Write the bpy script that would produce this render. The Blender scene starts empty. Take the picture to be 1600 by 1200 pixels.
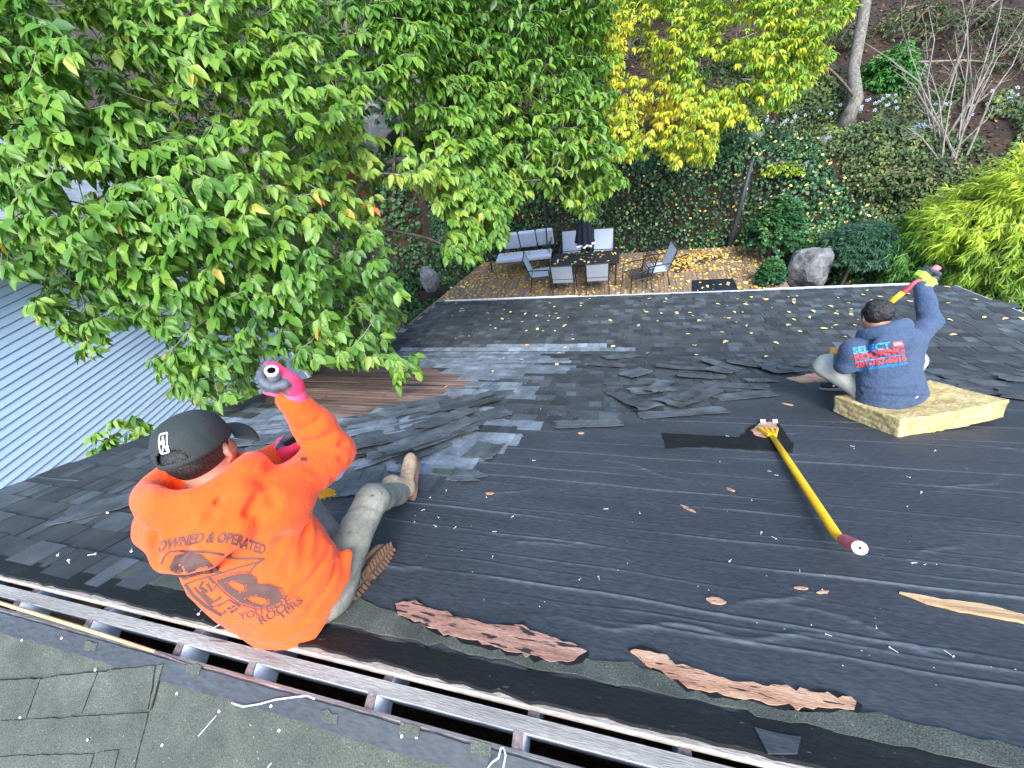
import bpy, bmesh, math, random
import numpy as np
from mathutils import Vector, Matrix
from mathutils.bvhtree import BVHTree

SC = bpy.context.scene
COL = SC.collection
rad = math.radians
RNG = np.random.default_rng(11)
random.seed(5)

# ------------------------------------------------------------------ camera, world, sun, exposure
# world: +X to the right along the ridge, +Y down the far slope, Z up; z = 0 is the sheathing edge at the ridge
EYE = np.array([0.0, 0.0, 1.5])
RM = np.array([[0.96611638, 0.02224892, -0.25714612],
               [0.20222123, -0.68435335, 0.70054769],
               [-0.16039238, -0.728811, -0.66566419]])
FPX = 601.0
cam_d = bpy.data.cameras.new('camera')
cam = bpy.data.objects.new('camera', cam_d)
COL.objects.link(cam)
cam_d.sensor_width = 36.0
cam_d.lens = 36.0 * FPX / 1600.0
cam_d.clip_start = 0.05
cam_d.clip_end = 600.0
mw = Matrix.Identity(4)
for i in range(3):
    mw[i][0] = RM[i, 0]; mw[i][1] = -RM[i, 1]; mw[i][2] = -RM[i, 2]; mw[i][3] = EYE[i]
cam.matrix_world = mw
SC.camera = cam

SUN_EL = 50.0
W = bpy.data.worlds.new('World'); SC.world = W; W.use_nodes = True
wn = W.node_tree.nodes; wl = W.node_tree.links
bgn = wn['Background']
sky = wn.new('ShaderNodeTexSky'); sky.sky_type = 'NISHITA'; sky.sun_disc = False
sky.sun_elevation = rad(SUN_EL); sky.sun_rotation = math.atan2(0.36, -0.933)
sky.air_density = 1.0; sky.dust_density = 1.6; sky.ozone_density = 1.0
wl.new(sky.outputs[0], bgn.inputs[0]); bgn.inputs[1].default_value = 0.15
sd = bpy.data.lights.new('sun', 'SUN'); sd.energy = 1.5; sd.angle = rad(35.0); sd.color = (1.0, 0.985, 0.96)
so = bpy.data.objects.new('sun', sd); COL.objects.link(so)
# light comes from behind the camera and a little from the right
_sunv = Vector((0.36 * math.cos(rad(SUN_EL)), -0.933 * math.cos(rad(SUN_EL)), math.sin(rad(SUN_EL))))
so.rotation_euler = _sunv.to_track_quat('Z', 'Y').to_euler()
so.location = (4, -9, 14)
SC.view_settings.view_transform = 'Standard'; SC.view_settings.look = 'None'
SC.view_settings.exposure = 2.0; SC.view_settings.gamma = 1.0
SC.view_settings.use_curve_mapping = False
SC.render.engine = 'CYCLES'
try:
    SC.cycles.max_bounces = 6; SC.cycles.diffuse_bounces = 4; SC.cycles.transparent_max_bounces = 4
    SC.cycles.use_denoising = True
except Exception:
    pass

# ------------------------------------------------------------------ survey helpers (points of the place from sight lines)
def ray(px, py): return RM @ np.array([px - 800.0, py - 600.0, FPX])
def at(px, py, dep): return RM @ np.array([px - 800.0, py - 600.0, FPX]) * (dep / FPX) + EYE
def proj(P):
    c = (np.asarray(P) - EYE) @ RM
    return np.stack([800 + FPX * c[..., 0] / c[..., 2], 600 + FPX * c[..., 1] / c[..., 2], c[..., 2]], -1)
C1, S1 = 0.894427, 0.447214                    # far slope: 6 in 12
Y0 = 0.165
YB, ZB = 4.752, -2.2935                        # where the pitch gets lower
A2 = math.atan(0.23); C2, S2 = math.cos(A2), math.sin(A2)
YE = 7.36
LEN1 = (YB - Y0) / C1; LEN2 = (YE - YB) / C2
XL, XR = -4.08, 5.62
N1 = np.array([0, S1, C1]); N2 = np.array([0, S2, C2]); N0 = np.array([0, -S1, C1])
def P1(x, s, n=0.0):
    x, s, n = np.broadcast_arrays(np.asarray(x, float), np.asarray(s, float), np.asarray(n, float))
    return np.stack([x, Y0 + C1 * s + S1 * n, -S1 * s + C1 * n], -1)
def P2(x, s, n=0.0):
    x, s, n = np.broadcast_arrays(np.asarray(x, float), np.asarray(s, float), np.asarray(n, float))
    return np.stack([x, YB + C2 * s + S2 * n, ZB - S2 * s + C2 * n], -1)
YN = 0.05
def P0(x, s, n=0.0):                            # near slope, down towards -Y
    x, s, n = np.broadcast_arrays(np.asarray(x, float), np.asarray(s, float), np.asarray(n, float))
    return np.stack([x, YN - C1 * s - S1 * n, -S1 * s + C1 * n], -1)
def hit_plane(p, n, d0, off=0.0):
    d = ray(*p); n = np.asarray(n); t = (d0 + off - n @ EYE) / (n @ d); return EYE + d * t
def on1(p, n=0.0):
    q = hit_plane(p, N1, N1 @ np.array([0, Y0, 0]), n); return q[0], (q[1] - Y0 - S1 * n) / C1
def on2(p, n=0.0):
    q = hit_plane(p, N2, N2 @ np.array([0, YB, ZB]), n); return q[0], (q[1] - YB - S2 * n) / C2
def on0(p, n=0.0):
    q = hit_plane(p, N0, N0 @ np.array([0, YN, 0]), n); return q[0], (YN - q[1] - S1 * n) / C1
def on_z(p, z): return hit_plane(p, (0, 0, 1), z)
def roof_z(x, y):
    z = np.where(y < YB, -0.5 * (y - Y0), ZB - 0.23 * (y - YB))
    return np.where((x > XL - .2) & (x < XR + .2) & (y < YE + .2) & (y > 0.1), z, -99.0)
def in_poly(poly, P):
    P = np.asarray(P, float); poly = np.asarray(poly, float)
    x, y = P[..., 0], P[..., 1]; r = np.zeros(x.shape, bool); j = len(poly) - 1
    for i in range(len(poly)):
        xi, yi = poly[i]; xj, yj = poly[j]
        c = ((yi > y) != (yj > y)) & (x < (xj - xi) * (y - yi) / (yj - yi + 1e-12) + xi)
        r ^= c; j = i
    return r

# ------------------------------------------------------------------ mesh helpers
def nrm(v):
    v = np.asarray(v, float); return v / (np.linalg.norm(v, axis=-1, keepdims=True) + 1e-12)
def mk(name, V, F, mats, mi=None, smooth=False, attr=None):
    me = bpy.data.meshes.new(name)
    V = np.asarray(V, np.float32).reshape(-1, 3)
    if isinstance(F, np.ndarray): F = [F]
    if len(F) and not (isinstance(F[0], np.ndarray) and F[0].ndim == 2):
        by = {}
        order = []
        for f in F: order.append(np.asarray(f, np.int32))
        tot = np.array([len(f) for f in order], np.int32); idx = np.concatenate(order)
    else:
        tot = np.concatenate([np.full(len(f), f.shape[1], np.int32) for f in F]); idx = np.concatenate([f.reshape(-1) for f in F]).astype(np.int32)
    start = np.concatenate([[0], np.cumsum(tot)[:-1]]).astype(np.int32)
    me.vertices.add(len(V)); me.vertices.foreach_set('co', V.reshape(-1))
    me.loops.add(len(idx)); me.loops.foreach_set('vertex_index', idx)
    me.polygons.add(len(tot)); me.polygons.foreach_set('loop_start', start); me.polygons.foreach_set('loop_total', tot)
    if not isinstance(mats, (list, tuple)): mats = [mats]
    for m in mats: me.materials.append(m)
    if mi is not None: me.polygons.foreach_set('material_index', np.asarray(mi, np.int32))
    me.polygons.foreach_set('use_smooth', np.full(len(tot), bool(smooth)))
    if attr is not None:
        a = me.attributes.new('rnd', 'FLOAT', 'POINT'); a.data.foreach_set('value', np.asarray(attr, np.float32))
    me.update(calc_edges=True)
    return me
WL = {}
def link(name, me, parent=None, loc=(0, 0, 0)):
    o = bpy.data.objects.new(name, me); COL.objects.link(o); o.location = loc
    if parent is not None: o.parent = parent
    return o
def obj(name, V, F, mats, parent=None, org=None, **kw):
    """a mesh object whose vertices are given in the place's coordinates (or in the parent's own when it stands at the origin)"""
    V = np.asarray(V, float).reshape(-1, 3)
    if org is None: org = V.mean(0) if len(V) else np.zeros(3)
    org = np.asarray(org, float)
    me = mk(name, V - org, F, mats, **kw)
    pw = WL.get(parent.name, np.zeros(3)) if parent is not None else np.zeros(3)
    o = link(name, me, parent, tuple(org - pw)); WL[o.name] = org
    return o
def tag(o, label=None, cat=None, group=None, kind=None):
    if label: o['label'] = label
    if cat: o['category'] = cat
    if group: o['group'] = group
    if kind: o['kind'] = kind
    return o
def thing(name, label, cat, loc=(0, 0, 0), group=None):
    o = bpy.data.objects.new(name, None); COL.objects.link(o); o.location = tuple(loc); o.empty_display_size = .1
    WL[o.name] = np.asarray(loc, float)
    return tag(o, label, cat, group)
def dup(root, loc=None, rotz=None, label=None, parent=None):
    r = root.copy(); COL.objects.link(r)
    if parent is not None: r.parent = parent
    if loc is not None: r.location = loc
    if rotz is not None: r.rotation_euler = (0, 0, rotz)
    if label: r['label'] = label
    for ch in list(root.children): dup(ch, parent=r)
    return r
class MB:
    def __init__(s): s.V = []; s.F = []; s.mi = []; s.n = 0
    def add(s, VF, mi=0):
        V, F = VF; V = np.asarray(V, float).reshape(-1, 3); s.V.append(V)
        for f in F: s.F.append(np.asarray(f, int) + s.n); s.mi.append(mi)
        s.n += len(V); return s
    def build(s, name, mats, parent=None, **kw):
        return obj(name, np.concatenate(s.V), s.F, mats, parent, mi=s.mi, **kw)
def fr(d, up=(0, 0, 1)):
    d = nrm(d); up = np.asarray(up, float)
    if abs(d @ nrm(up)) > .97: up = np.array([1.0, 0, 0])
    r = nrm(np.cross(d, up)); u = np.cross(r, d); return r, d, u
def box(c, sx, sy, sz, M=None):
    v = np.array([[x, y, z] for x in (-.5, .5) for y in (-.5, .5) for z in (-.5, .5)]) * [sx, sy, sz]
    if M is not None: v = v @ np.asarray(M)          # rows of M are the axes
    return v + np.asarray(c), [(0, 1, 3, 2), (4, 6, 7, 5), (0, 4, 5, 1), (2, 3, 7, 6), (0, 2, 6, 4), (1, 5, 7, 3)]
def bar(a, b, w, t, up=(0, 0, 1)):
    a = np.asarray(a, float); b = np.asarray(b, float); r, d, u = fr(b - a, up)
    return box((a + b) / 2, w, np.linalg.norm(b - a), t, np.array([r, d, u]))
def tube(pts, rs, n=8, cap=True, flat=1.0, up=(0, 0, 1)):
    pts = np.asarray(pts, float); k = len(pts); rs = np.broadcast_to(np.asarray(rs, float), (k,))
    V = []; F = []; T = nrm(np.gradient(pts, axis=0)); r0, _, _ = fr(T[0], up)
    for i in range(k):
        r = nrm(r0 - T[i] * (r0 @ T[i])); u = np.cross(r, T[i]); r0 = r
        a = np.linspace(0, 2 * math.pi, n, endpoint=False)
        V.append(pts[i] + rs[i] * (np.outer(np.cos(a), r) + flat * np.outer(np.sin(a), u)))
    V = np.concatenate(V)
    for i in range(k - 1):
        for j in range(n):
            F.append((i * n + j, i * n + (j + 1) % n, (i + 1) * n + (j + 1) % n, (i + 1) * n + j))
    if cap: F.append(tuple(range(n))[::-1]); F.append(tuple((k - 1) * n + j for j in range(n)))
    return V, F
def lathe(prof, n=24, c=(0, 0, 0), M=None, cap=True):
    prof = np.asarray(prof, float); k = len(prof); a = np.linspace(0, 2 * math.pi, n, endpoint=False)
    V = np.stack([np.outer(prof[:, 0], np.cos(a)), np.outer(prof[:, 0], np.sin(a)), np.repeat(prof[:, 1:2], n, 1)], -1).reshape(-1, 3)
    F = [(i * n + j, i * n + (j + 1) % n, (i + 1) * n + (j + 1) % n, (i + 1) * n + j) for i in range(k - 1) for j in range(n)]
    if cap: F.append(tuple(range(n))[::-1]); F.append(tuple((k - 1) * n + j for j in range(n)))
    if M is not None: V = V @ np.asarray(M)
    return V + np.asarray(c), F
def prism(top, bot):
    """closed solid between two rings of the same length"""
    n = len(top); V = np.concatenate([top, bot])
    F = [tuple(range(n)), tuple(range(2 * n - 1, n - 1, -1))] + [(i, i + n, (i + 1) % n + n, (i + 1) % n) for i in range(n)]
    return V, F
def poly_slab(pts_xs, surf, n0, n1):
    p = np.asarray(pts_xs, float); return prism(surf(p[:, 0], p[:, 1], n1), surf(p[:, 0], p[:, 1], n0))
def grid(fn, nu, nv):
    u, v = np.meshgrid(np.linspace(0, 1, nu), np.linspace(0, 1, nv), indexing='ij')
    V = fn(u, v).reshape(-1, 3); i = np.arange(nu * nv).reshape(nu, nv)
    F = np.stack([i[:-1, :-1], i[1:, :-1], i[1:, 1:], i[:-1, 1:]], -1).reshape(-1, 4)
    return V, F
def vnoise(P, seed=0):
    """cheap smooth noise in [-1, 1] from rotated sines"""
    P = np.asarray(P, float); r = np.random.default_rng(seed); o = 0
    for k in range(5):
        w = r.normal(size=P.shape[-1]); w *= (0.7 + .5 * k) / np.linalg.norm(w); o = o + np.sin(P @ w * 2.2 + r.uniform(0, 6.28)) / (1 + .35 * k)
    return o / 2.6
def ragged(poly, step, amp, rng):
    """a polygon's outline cut into short uneven steps"""
    poly = np.asarray(poly, float); out = []
    for i in range(len(poly)):
        a, b = poly[i], poly[(i + 1) % len(poly)]; L = np.linalg.norm(b - a); k = max(1, int(L / step))
        nn = np.array([-(b - a)[1], (b - a)[0]]) / (L + 1e-9)
        for j in range(k): out.append(a + (b - a) * ((j + (rng.uniform(-.3, .3) if j else 0)) / k) + nn * rng.normal() * amp)
    return np.array(out)

# ------------------------------------------------------------------ materials
def M(name, cols, scale=4.0, rough=.7, bump=.15, bscale=40.0, stretch=(1, 1, 1), orand=0.0, hrand=0.0, attr=False, metal=0.0, spec=.5, trans=0.0, fine=0.0, detail=6.0, world=False, speck=None, sheen=0.0, bdist=.02, crest=None):
    m = bpy.data.materials.new(name); m.use_nodes = True; nt = m.node_tree; N = nt.nodes; L = nt.links
    b = N['Principled BSDF']; out = N['Material Output']
    tc = N.new('ShaderNodeTexCoord'); mp = N.new('ShaderNodeMapping'); mp.inputs['Scale'].default_value = stretch
    if world:
        g = N.new('ShaderNodeNewGeometry'); L.new(g.outputs['Position'], mp.inputs[0])
    else: L.new(tc.outputs['Object'], mp.inputs[0])
    vec = mp.outputs[0]
    oi = None
    if orand or hrand or not world:
        oi = N.new('ShaderNodeObjectInfo')
    if not world:
        ad = N.new('ShaderNodeVectorMath'); ad.operation = 'MULTIPLY_ADD'
        cx = N.new('ShaderNodeCombineXYZ'); L.new(oi.outputs['Random'], cx.inputs[0]); L.new(oi.outputs['Random'], cx.inputs[1]); L.new(oi.outputs['Random'], cx.inputs[2])
        ad.inputs[1].default_value = (37, 53, 71); L.new(cx.outputs[0], ad.inputs[0]); L.new(vec, ad.inputs[2]); vec = ad.outputs[0]
    ns = N.new('ShaderNodeTexNoise'); ns.inputs['Scale'].default_value = scale; ns.inputs['Detail'].default_value = detail; ns.inputs['Roughness'].default_value = .6
    L.new(vec, ns.inputs['Vector'])
    rp = N.new('ShaderNodeValToRGB'); el = rp.color_ramp.elements
    while len(el) > 1: el.remove(el[-1])
    for i, (p, c) in enumerate(cols):
        e = el[0] if i == 0 else el.new(p)
        e.position = p; e.color = (*c, 1)
    if attr:
        at_ = N.new('ShaderNodeAttribute'); at_.attribute_name = 'rnd'; L.new(at_.outputs['Fac'], rp.inputs[0])
    else: L.new(ns.outputs['Fac'], rp.inputs[0])
    col = rp.outputs[0]
    n2 = N.new('ShaderNodeTexNoise'); n2.inputs['Scale'].default_value = bscale; n2.inputs['Detail'].default_value = 4.0; L.new(vec, n2.inputs['Vector'])
    if fine:
        mr = N.new('ShaderNodeMapRange'); mr.inputs[1].default_value = .3; mr.inputs[2].default_value = .7; mr.inputs[3].default_value = 1 - fine; mr.inputs[4].default_value = 1 + fine
        L.new(n2.outputs['Fac'], mr.inputs[0]); mx = N.new('ShaderNodeVectorMath'); mx.operation = 'SCALE'; L.new(col, mx.inputs[0]); L.new(mr.outputs[0], mx.inputs['Scale']); col = mx.outputs[0]
    if speck:
        sc_, amt, c_ = speck; n3 = N.new('ShaderNodeTexNoise'); n3.inputs['Scale'].default_value = sc_; n3.inputs['Detail'].default_value = 2.0; L.new(vec, n3.inputs['Vector'])
        m3 = N.new('ShaderNodeMapRange'); m3.inputs[1].default_value = 1 - amt; m3.inputs[2].default_value = 1 - amt + .06; L.new(n3.outputs['Fac'], m3.inputs[0])
        mm = N.new('ShaderNodeMix'); mm.data_type = 'RGBA'; L.new(m3.outputs[0], mm.inputs[0]); L.new(col, mm.inputs[6]); mm.inputs[7].default_value = (*c_, 1); col = mm.outputs[2]
    if orand or hrand:
        hs = N.new('ShaderNodeHueSaturation'); L.new(col, hs.inputs['Color'])
        a = N.new('ShaderNodeMapRange'); a.inputs[3].default_value = 1 - orand; a.inputs[4].default_value = 1 + orand; L.new(oi.outputs['Random'], a.inputs[0]); L.new(a.outputs[0], hs.inputs['Value'])
        if hrand:
            w = N.new('ShaderNodeTexWhiteNoise'); w.noise_dimensions = '1D'; L.new(oi.outputs['Random'], w.inputs['W'])
            h = N.new('ShaderNodeMapRange'); h.inputs[3].default_value = .5 - hrand; h.inputs[4].default_value = .5 + hrand; L.new(w.outputs['Value'], h.inputs[0]); L.new(h.outputs[0], hs.inputs['Hue'])
        col = hs.outputs[0]
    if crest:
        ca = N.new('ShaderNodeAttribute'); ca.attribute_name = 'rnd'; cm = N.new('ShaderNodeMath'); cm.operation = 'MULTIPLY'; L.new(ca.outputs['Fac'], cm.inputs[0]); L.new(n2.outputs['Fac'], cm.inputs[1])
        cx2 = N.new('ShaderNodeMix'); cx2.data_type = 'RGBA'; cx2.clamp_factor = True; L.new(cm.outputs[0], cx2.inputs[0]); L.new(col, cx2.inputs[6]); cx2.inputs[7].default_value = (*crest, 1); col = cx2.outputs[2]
    L.new(col, b.inputs['Base Color'])
    b.inputs['Roughness'].default_value = rough; b.inputs['Metallic'].default_value = metal; b.inputs['Specular IOR Level'].default_value = spec
    if sheen: b.inputs['Sheen Weight'].default_value = sheen
    if bump:
        bp = N.new('ShaderNodeBump'); bp.inputs['Strength'].default_value = bump; bp.inputs['Distance'].default_value = bdist
        L.new(n2.outputs['Fac'], bp.inputs['Height']); L.new(bp.outputs[0], b.inputs['Normal'])
    if trans:
        t = N.new('ShaderNodeBsdfTranslucent'); L.new(col, t.inputs[0]); x = N.new('ShaderNodeMixShader'); x.inputs[0].default_value = trans
        L.new(b.outputs[0], x.inputs[1]); L.new(t.outputs[0], x.inputs[2]); L.new(x.outputs[0], out.inputs['Surface'])
    return m
def flat(name, c, rough=.6, metal=0.0, **kw):
    c = np.array(c); return M(name, [(.3, tuple(c * .88)), (.7, tuple(np.minimum(c * 1.1, 1)))], rough=rough, metal=metal, **kw)
MT = {}
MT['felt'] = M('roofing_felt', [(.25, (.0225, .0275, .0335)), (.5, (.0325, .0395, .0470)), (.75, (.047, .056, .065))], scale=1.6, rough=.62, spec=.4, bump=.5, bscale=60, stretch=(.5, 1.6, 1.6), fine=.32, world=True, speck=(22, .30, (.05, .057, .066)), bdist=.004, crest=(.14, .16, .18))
MT['shingle'] = M('asphalt_shingle', [(.3, (.018, .024, .028)), (.55, (.031, .039, .044)), (.75, (.047, .057, .062))], scale=5, rough=.85, bump=.5, bscale=260, orand=.28, fine=.45, bdist=.003)
for _n, _k in (('_light', 1.7), ('_dark', .62)):
    MT['shingle' + _n] = M('asphalt_shingle' + _n, [(.3, tuple(np.array((.018, .024, .028)) * _k)), (.55, tuple(np.array((.031, .039, .044)) * _k)), (.75, tuple(np.array((.047, .057, .062)) * _k))], scale=5, rough=.85, bump=.5, bscale=260, orand=.28, fine=.45, bdist=.003)
    MT['shingle_grey' + _n] = M('worn_shingle' + _n, [(.3, tuple(np.array((.072, .088, .102)) * (.6 + .4 * _k))), (.5, tuple(np.array((.12, .148, .174)) * (.6 + .4 * _k))), (.7, tuple(np.array((.17, .205, .24)) * (.6 + .4 * _k)))], scale=7, rough=.8, bump=.4, bscale=160, orand=.22, fine=.35, bdist=.003)
MT['shingle_grey'] = M('worn_shingle', [(.3, (.072, .088, .102)), (.5, (.12, .148, .174)), (.7, (.17, .205, .24))], scale=7, rough=.8, bump=.4, bscale=160, orand=.22, fine=.35, bdist=.003)
MT['shingle_torn'] = M('torn_shingle', [(.3, (.026, .034, .038)), (.5, (.053, .065, .072)), (.72, (.095, .112, .122))], scale=6, rough=.8, bump=.4, bscale=150, orand=.3, fine=.35, bdist=.003)
MT['granule'] = M('green_granules', [(.3, (.032, .039, .031)), (.55, (.056, .066, .051)), (.75, (.086, .097, .077))], scale=6, rough=.8, bump=.8, bscale=230, fine=.6, world=True, speck=(150, .30, (.24, .27, .23)), bdist=.003)
MT['tar'] = M('black_tar', [(.3, (.003, .004, .004)), (.6, (.006, .0075, .0075)), (.8, (.018, .021, .019))], scale=5, rough=.62, spec=.3, bump=.5, bscale=40, world=True, stretch=(1, 2.5, 2.5), speck=(30, .29, (.07, .08, .075)), bdist=.004)
MT['plank_old'] = M('weathered_plank', [(.28, (.042, .026, .020)), (.5, (.135, .085, .065)), (.72, (.27, .18, .145))], scale=2.2, rough=.85, bump=.6, bscale=26, stretch=(.6, 9, 9), orand=.35, hrand=.01, fine=.4, bdist=.006)
MT['bare_wood'] = M('torn_bare_wood', [(.2, (.10, .045, .028)), (.42, (.36, .19, .112)), (.7, (.52, .34, .22))], scale=5, rough=.85, bump=.4, bscale=60, stretch=(.8, 6, 6), fine=.3, world=True, speck=(20, .40, (.02, .018, .018)), bdist=.005)
MT['bare_wood_dark'] = M('torn_dark_wood', [(.25, (.07, .036, .027)), (.42, (.25, .128, .09)), (.7, (.40, .235, .175))], scale=6, rough=.85, bump=.4, bscale=60, stretch=(.8, 5, 5), fine=.35, world=True, speck=(16, .44, (.014, .013, .013)), bdist=.005)
MT['pale_wood'] = M('fresh_wood', [(.3, (.36, .22, .11)), (.6, (.52, .35, .19)), (.8, (.6, .45, .28))], scale=6, rough=.75, bump=.3, bscale=40, stretch=(.4, 6, 6), fine=.2)
MT['edge_wood'] = M('sheathing_edge', [(.3, (.24, .20, .16)), (.55, (.38, .345, .30)), (.8, (.50, .48, .45))], scale=4, rough=.8, bump=.3, bscale=40, stretch=(.8, 5, 5), fine=.3, world=True)
MT['ridge_wood'] = M('ridge_wood', [(.25, (.095, .094, .088)), (.5, (.185, .182, .170)), (.75, (.29, .285, .27))], scale=3, rough=.85, bump=.35, bscale=50, stretch=(.5, 6, 6), fine=.3, world=True, speck=(9, .33, (.09, .05, .04)))
MT['rafter'] = M('rafter_paint_skylit', [(.3, (.62, .71, .80)), (.6, (.74, .81, .88)), (.8, (.80, .86, .91))], scale=6, rough=.6, bump=.15, bscale=40, fine=.1, world=True)  # pale paint, with the blue of reflected sky put into the colour
MT['rafter_end'] = M('rafter_top', [(.3, (.07, .05, .05)), (.6, (.16, .13, .13)), (.8, (.24, .2, .2))], scale=14, rough=.85, bump=.4, bscale=60, fine=.4, world=True)
MT['gutter'] = flat('white_gutter', (.72, .74, .76), .5)
MT['siding'] = M('vinyl_siding', [(.3, (.37, .51, .67)), (.7, (.42, .56, .72))], scale=.7, rough=.55, bump=.12, bscale=14, stretch=(8, .6, 8), orand=.03)
MT['trim'] = flat('house_trim', (.45, .5, .55), .6)
MT['wallpaint'] = flat('house_wall', (.4, .38, .34), .8)
MT['deck'] = M('deck_plank', [(.3, (.12, .085, .058)), (.55, (.21, .155, .11)), (.75, (.30, .23, .17))], scale=3, rough=.8, bump=.3, bscale=30, stretch=(7, .6, 7), orand=.18, fine=.3)
MT['soil'] = M('soil', [(.25, (.006, .004, .0025)), (.5, (.020, .011, .0055)), (.62, (.032, .018, .008)), (.8, (.026, .024, .009))], scale=1.6, rough=.95, bump=.8, bscale=9, fine=.5, world=True, bdist=.06)
MT['rock'] = M('grey_rock', [(.3, (.07, .076, .078)), (.55, (.155, .163, .165)), (.75, (.27, .275, .265))], scale=3, rough=.85, bump=.7, bscale=14, fine=.3, bdist=.03)
MT['bark'] = M('grey_bark', [(.3, (.06, .055, .045)), (.55, (.15, .14, .12)), (.75, (.24, .23, .20))], scale=6, rough=.9, bump=.6, bscale=24, stretch=(3, 3, .5), fine=.3)
MT['twig'] = M('pale_twig', [(.3, (.10, .09, .07)), (.6, (.22, .20, .17)), (.8, (.32, .30, .26))], scale=9, rough=.85, bump=.2, bscale=40)
MT['twig_dark'] = M('brown_twig', [(.3, (.06, .045, .03)), (.6, (.13, .10, .075)), (.8, (.2, .16, .12))], scale=9, rough=.85, bump=.2, bscale=40)
MT['cherry_leaf'] = M('cherry_leaf', [(0, (.030, .100, .014)), (.35, (.082, .212, .022)), (.62, (.165, .31, .034)), (.86, (.29, .40, .055)), (.955, (.32, .36, .05)), (.98, (.55, .30, .05)), (1, (.60, .10, .04))], attr=True, rough=.42, bump=.12, bscale=60, trans=.38)
MT['yellow_leaf'] = M('turning_leaf', [(0, (.06, .19, .02)), (.35, (.17, .33, .025)), (.62, (.36, .46, .03)), (.87, (.58, .54, .03)), (1, (.70, .50, .03))], attr=True, rough=.5, bump=0, trans=.35)
MT['ivy_leaf'] = M('ivy_leaf', [(0, (.008, .042, .014)), (.45, (.020, .085, .026)), (.8, (.050, .15, .038)), (.93, (.13, .23, .06)), (1, (.30, .34, .14))], attr=True, rough=.38, bump=0, trans=.1)
MT['dark_leaf'] = M('dark_leaf', [(0, (.010, .045, .012)), (.6, (.025, .09, .02)), (1, (.06, .15, .035))], attr=True, rough=.5, bump=0, trans=.2)
MT['conifer_leaf'] = M('golden_threadleaf', [(0, (.08, .20, .02)), (.35, (.20, .36, .025)), (.7, (.42, .56, .03)), (1, (.62, .70, .05))], attr=True, rough=.5, bump=0, trans=.25)
MT['green_thread'] = M('green_threadleaf', [(0, (.03, .12, .02)), (.5, (.09, .25, .03)), (1, (.22, .42, .05))], attr=True, rough=.5, bump=0, trans=.25)
MT['juniper_leaf'] = M('juniper_needle', [(0, (.006, .032, .016)), (.5, (.018, .070, .032)), (1, (.05, .135, .06))], attr=True, rough=.5, bump=0, trans=.1)
MT['bush_leaf'] = M('round_bush_leaf', [(0, (.02, .10, .02)), (.5, (.05, .20, .03)), (1, (.12, .33, .05))], attr=True, rough=.5, bump=0, trans=.25)
MT['lime_leaf'] = M('lime_leaf', [(0, (.16, .28, .02)), (1, (.40, .52, .04))], attr=True, rough=.5, bump=0, trans=.3)
MT['olive_leaf'] = M('olive_leaf', [(0, (.02, .045, .012)), (.6, (.06, .11, .025)), (1, (.20, .24, .05))], attr=True, rough=.6, bump=0, trans=.2)
MT['petal'] = flat('pale_petal', (.26, .34, .46), .6, bump=0)
MT['litter'] = M('leaf_litter', [(0, (.018, .009, .005)), (.5, (.048, .022, .010)), (.85, (.11, .055, .022)), (1, (.28, .18, .06))], attr=True, rough=.8, bump=0)
MT['fall_leaf'] = M('fallen_leaf', [(0, (.30, .15, .03)), (.4, (.55, .33, .06)), (.75, (.70, .52, .10)), (1, (.78, .68, .36))], attr=True, rough=.6, bump=0, trans=.1)
MT['roof_leaf'] = M('roof_leaf', [(.2, (.60, .46, .10)), (.5, (.70, .60, .22)), (.8, (.78, .74, .52))], scale=8, rough=.6, bump=.2, orand=.2, hrand=.03, trans=.1)
MT['hoodie_o'] = M('orange_fleece', [(.3, (.86, .070, .009)), (.7, (.94, .094, .012))], scale=9, rough=.95, bump=.28, bscale=90, fine=.06, sheen=.15, spec=.2, world=True)
MT['print_o'] = flat('grey_print', (.085, .042, .038), .7, bump=0)
MT['hoodie_b'] = M('blue_fleece', [(.3, (.038, .062, .112)), (.7, (.055, .086, .148))], scale=6, rough=.9, bump=.4, bscale=60, fine=.12, sheen=.1, spec=.2, world=True)
MT['print_red'] = flat('red_print', (.80, .06, .06), .6, bump=0)
MT['print_cyan'] = flat('blue_print', (.02, .26, .62), .6, bump=0)
MT['print_white'] = flat('white_print', (.82, .84, .86), .6, bump=0)
MT['khaki'] = M('olive_work_trousers', [(.25, (.11, .11, .088)), (.5, (.185, .185, .152)), (.75, (.25, .248, .21))], scale=7, rough=.9, bump=.2, bscale=90, fine=.15, world=True, speck=(13, .31, (.05, .045, .04)))
MT['pale_trouser'] = M('pale_trousers', [(.3, (.36, .37, .31)), (.7, (.45, .46, .39))], scale=8, rough=.9, bump=.15, bscale=90, world=True)
MT['skin'] = M('skin', [(.3, (.42, .19, .125)), (.7, (.50, .235, .16))], scale=12, rough=.55, bump=.08, bscale=120, world=True)
MT['hair'] = M('black_hair', [(.3, (.006, .005, .005)), (.7, (.018, .015, .016))], scale=20, rough=.5, bump=.6, bscale=120, world=True, stretch=(1, 1, .3))
MT['cap'] = M('black_cap_cloth', [(.3, (.013, .019, .019)), (.7, (.024, .032, .031))], scale=6, rough=.85, bump=.15, bscale=180, world=True)
MT['glove_pink'] = M('pink_knit', [(.3, (.78, .022, .085)), (.7, (.90, .045, .13))], scale=20, rough=.8, bump=.2, bscale=200, world=True)
MT['glove_cuff'] = M('pink_cuff', [(.3, (.85, .07, .19)), (.7, (.92, .12, .26))], scale=20, rough=.8, bump=.2, bscale=200, world=True)
MT['glove_grey'] = M('grey_rubber', [(.3, (.05, .06, .075)), (.7, (.085, .10, .12))], scale=20, rough=.6, bump=.2, bscale=150, world=True)
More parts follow.
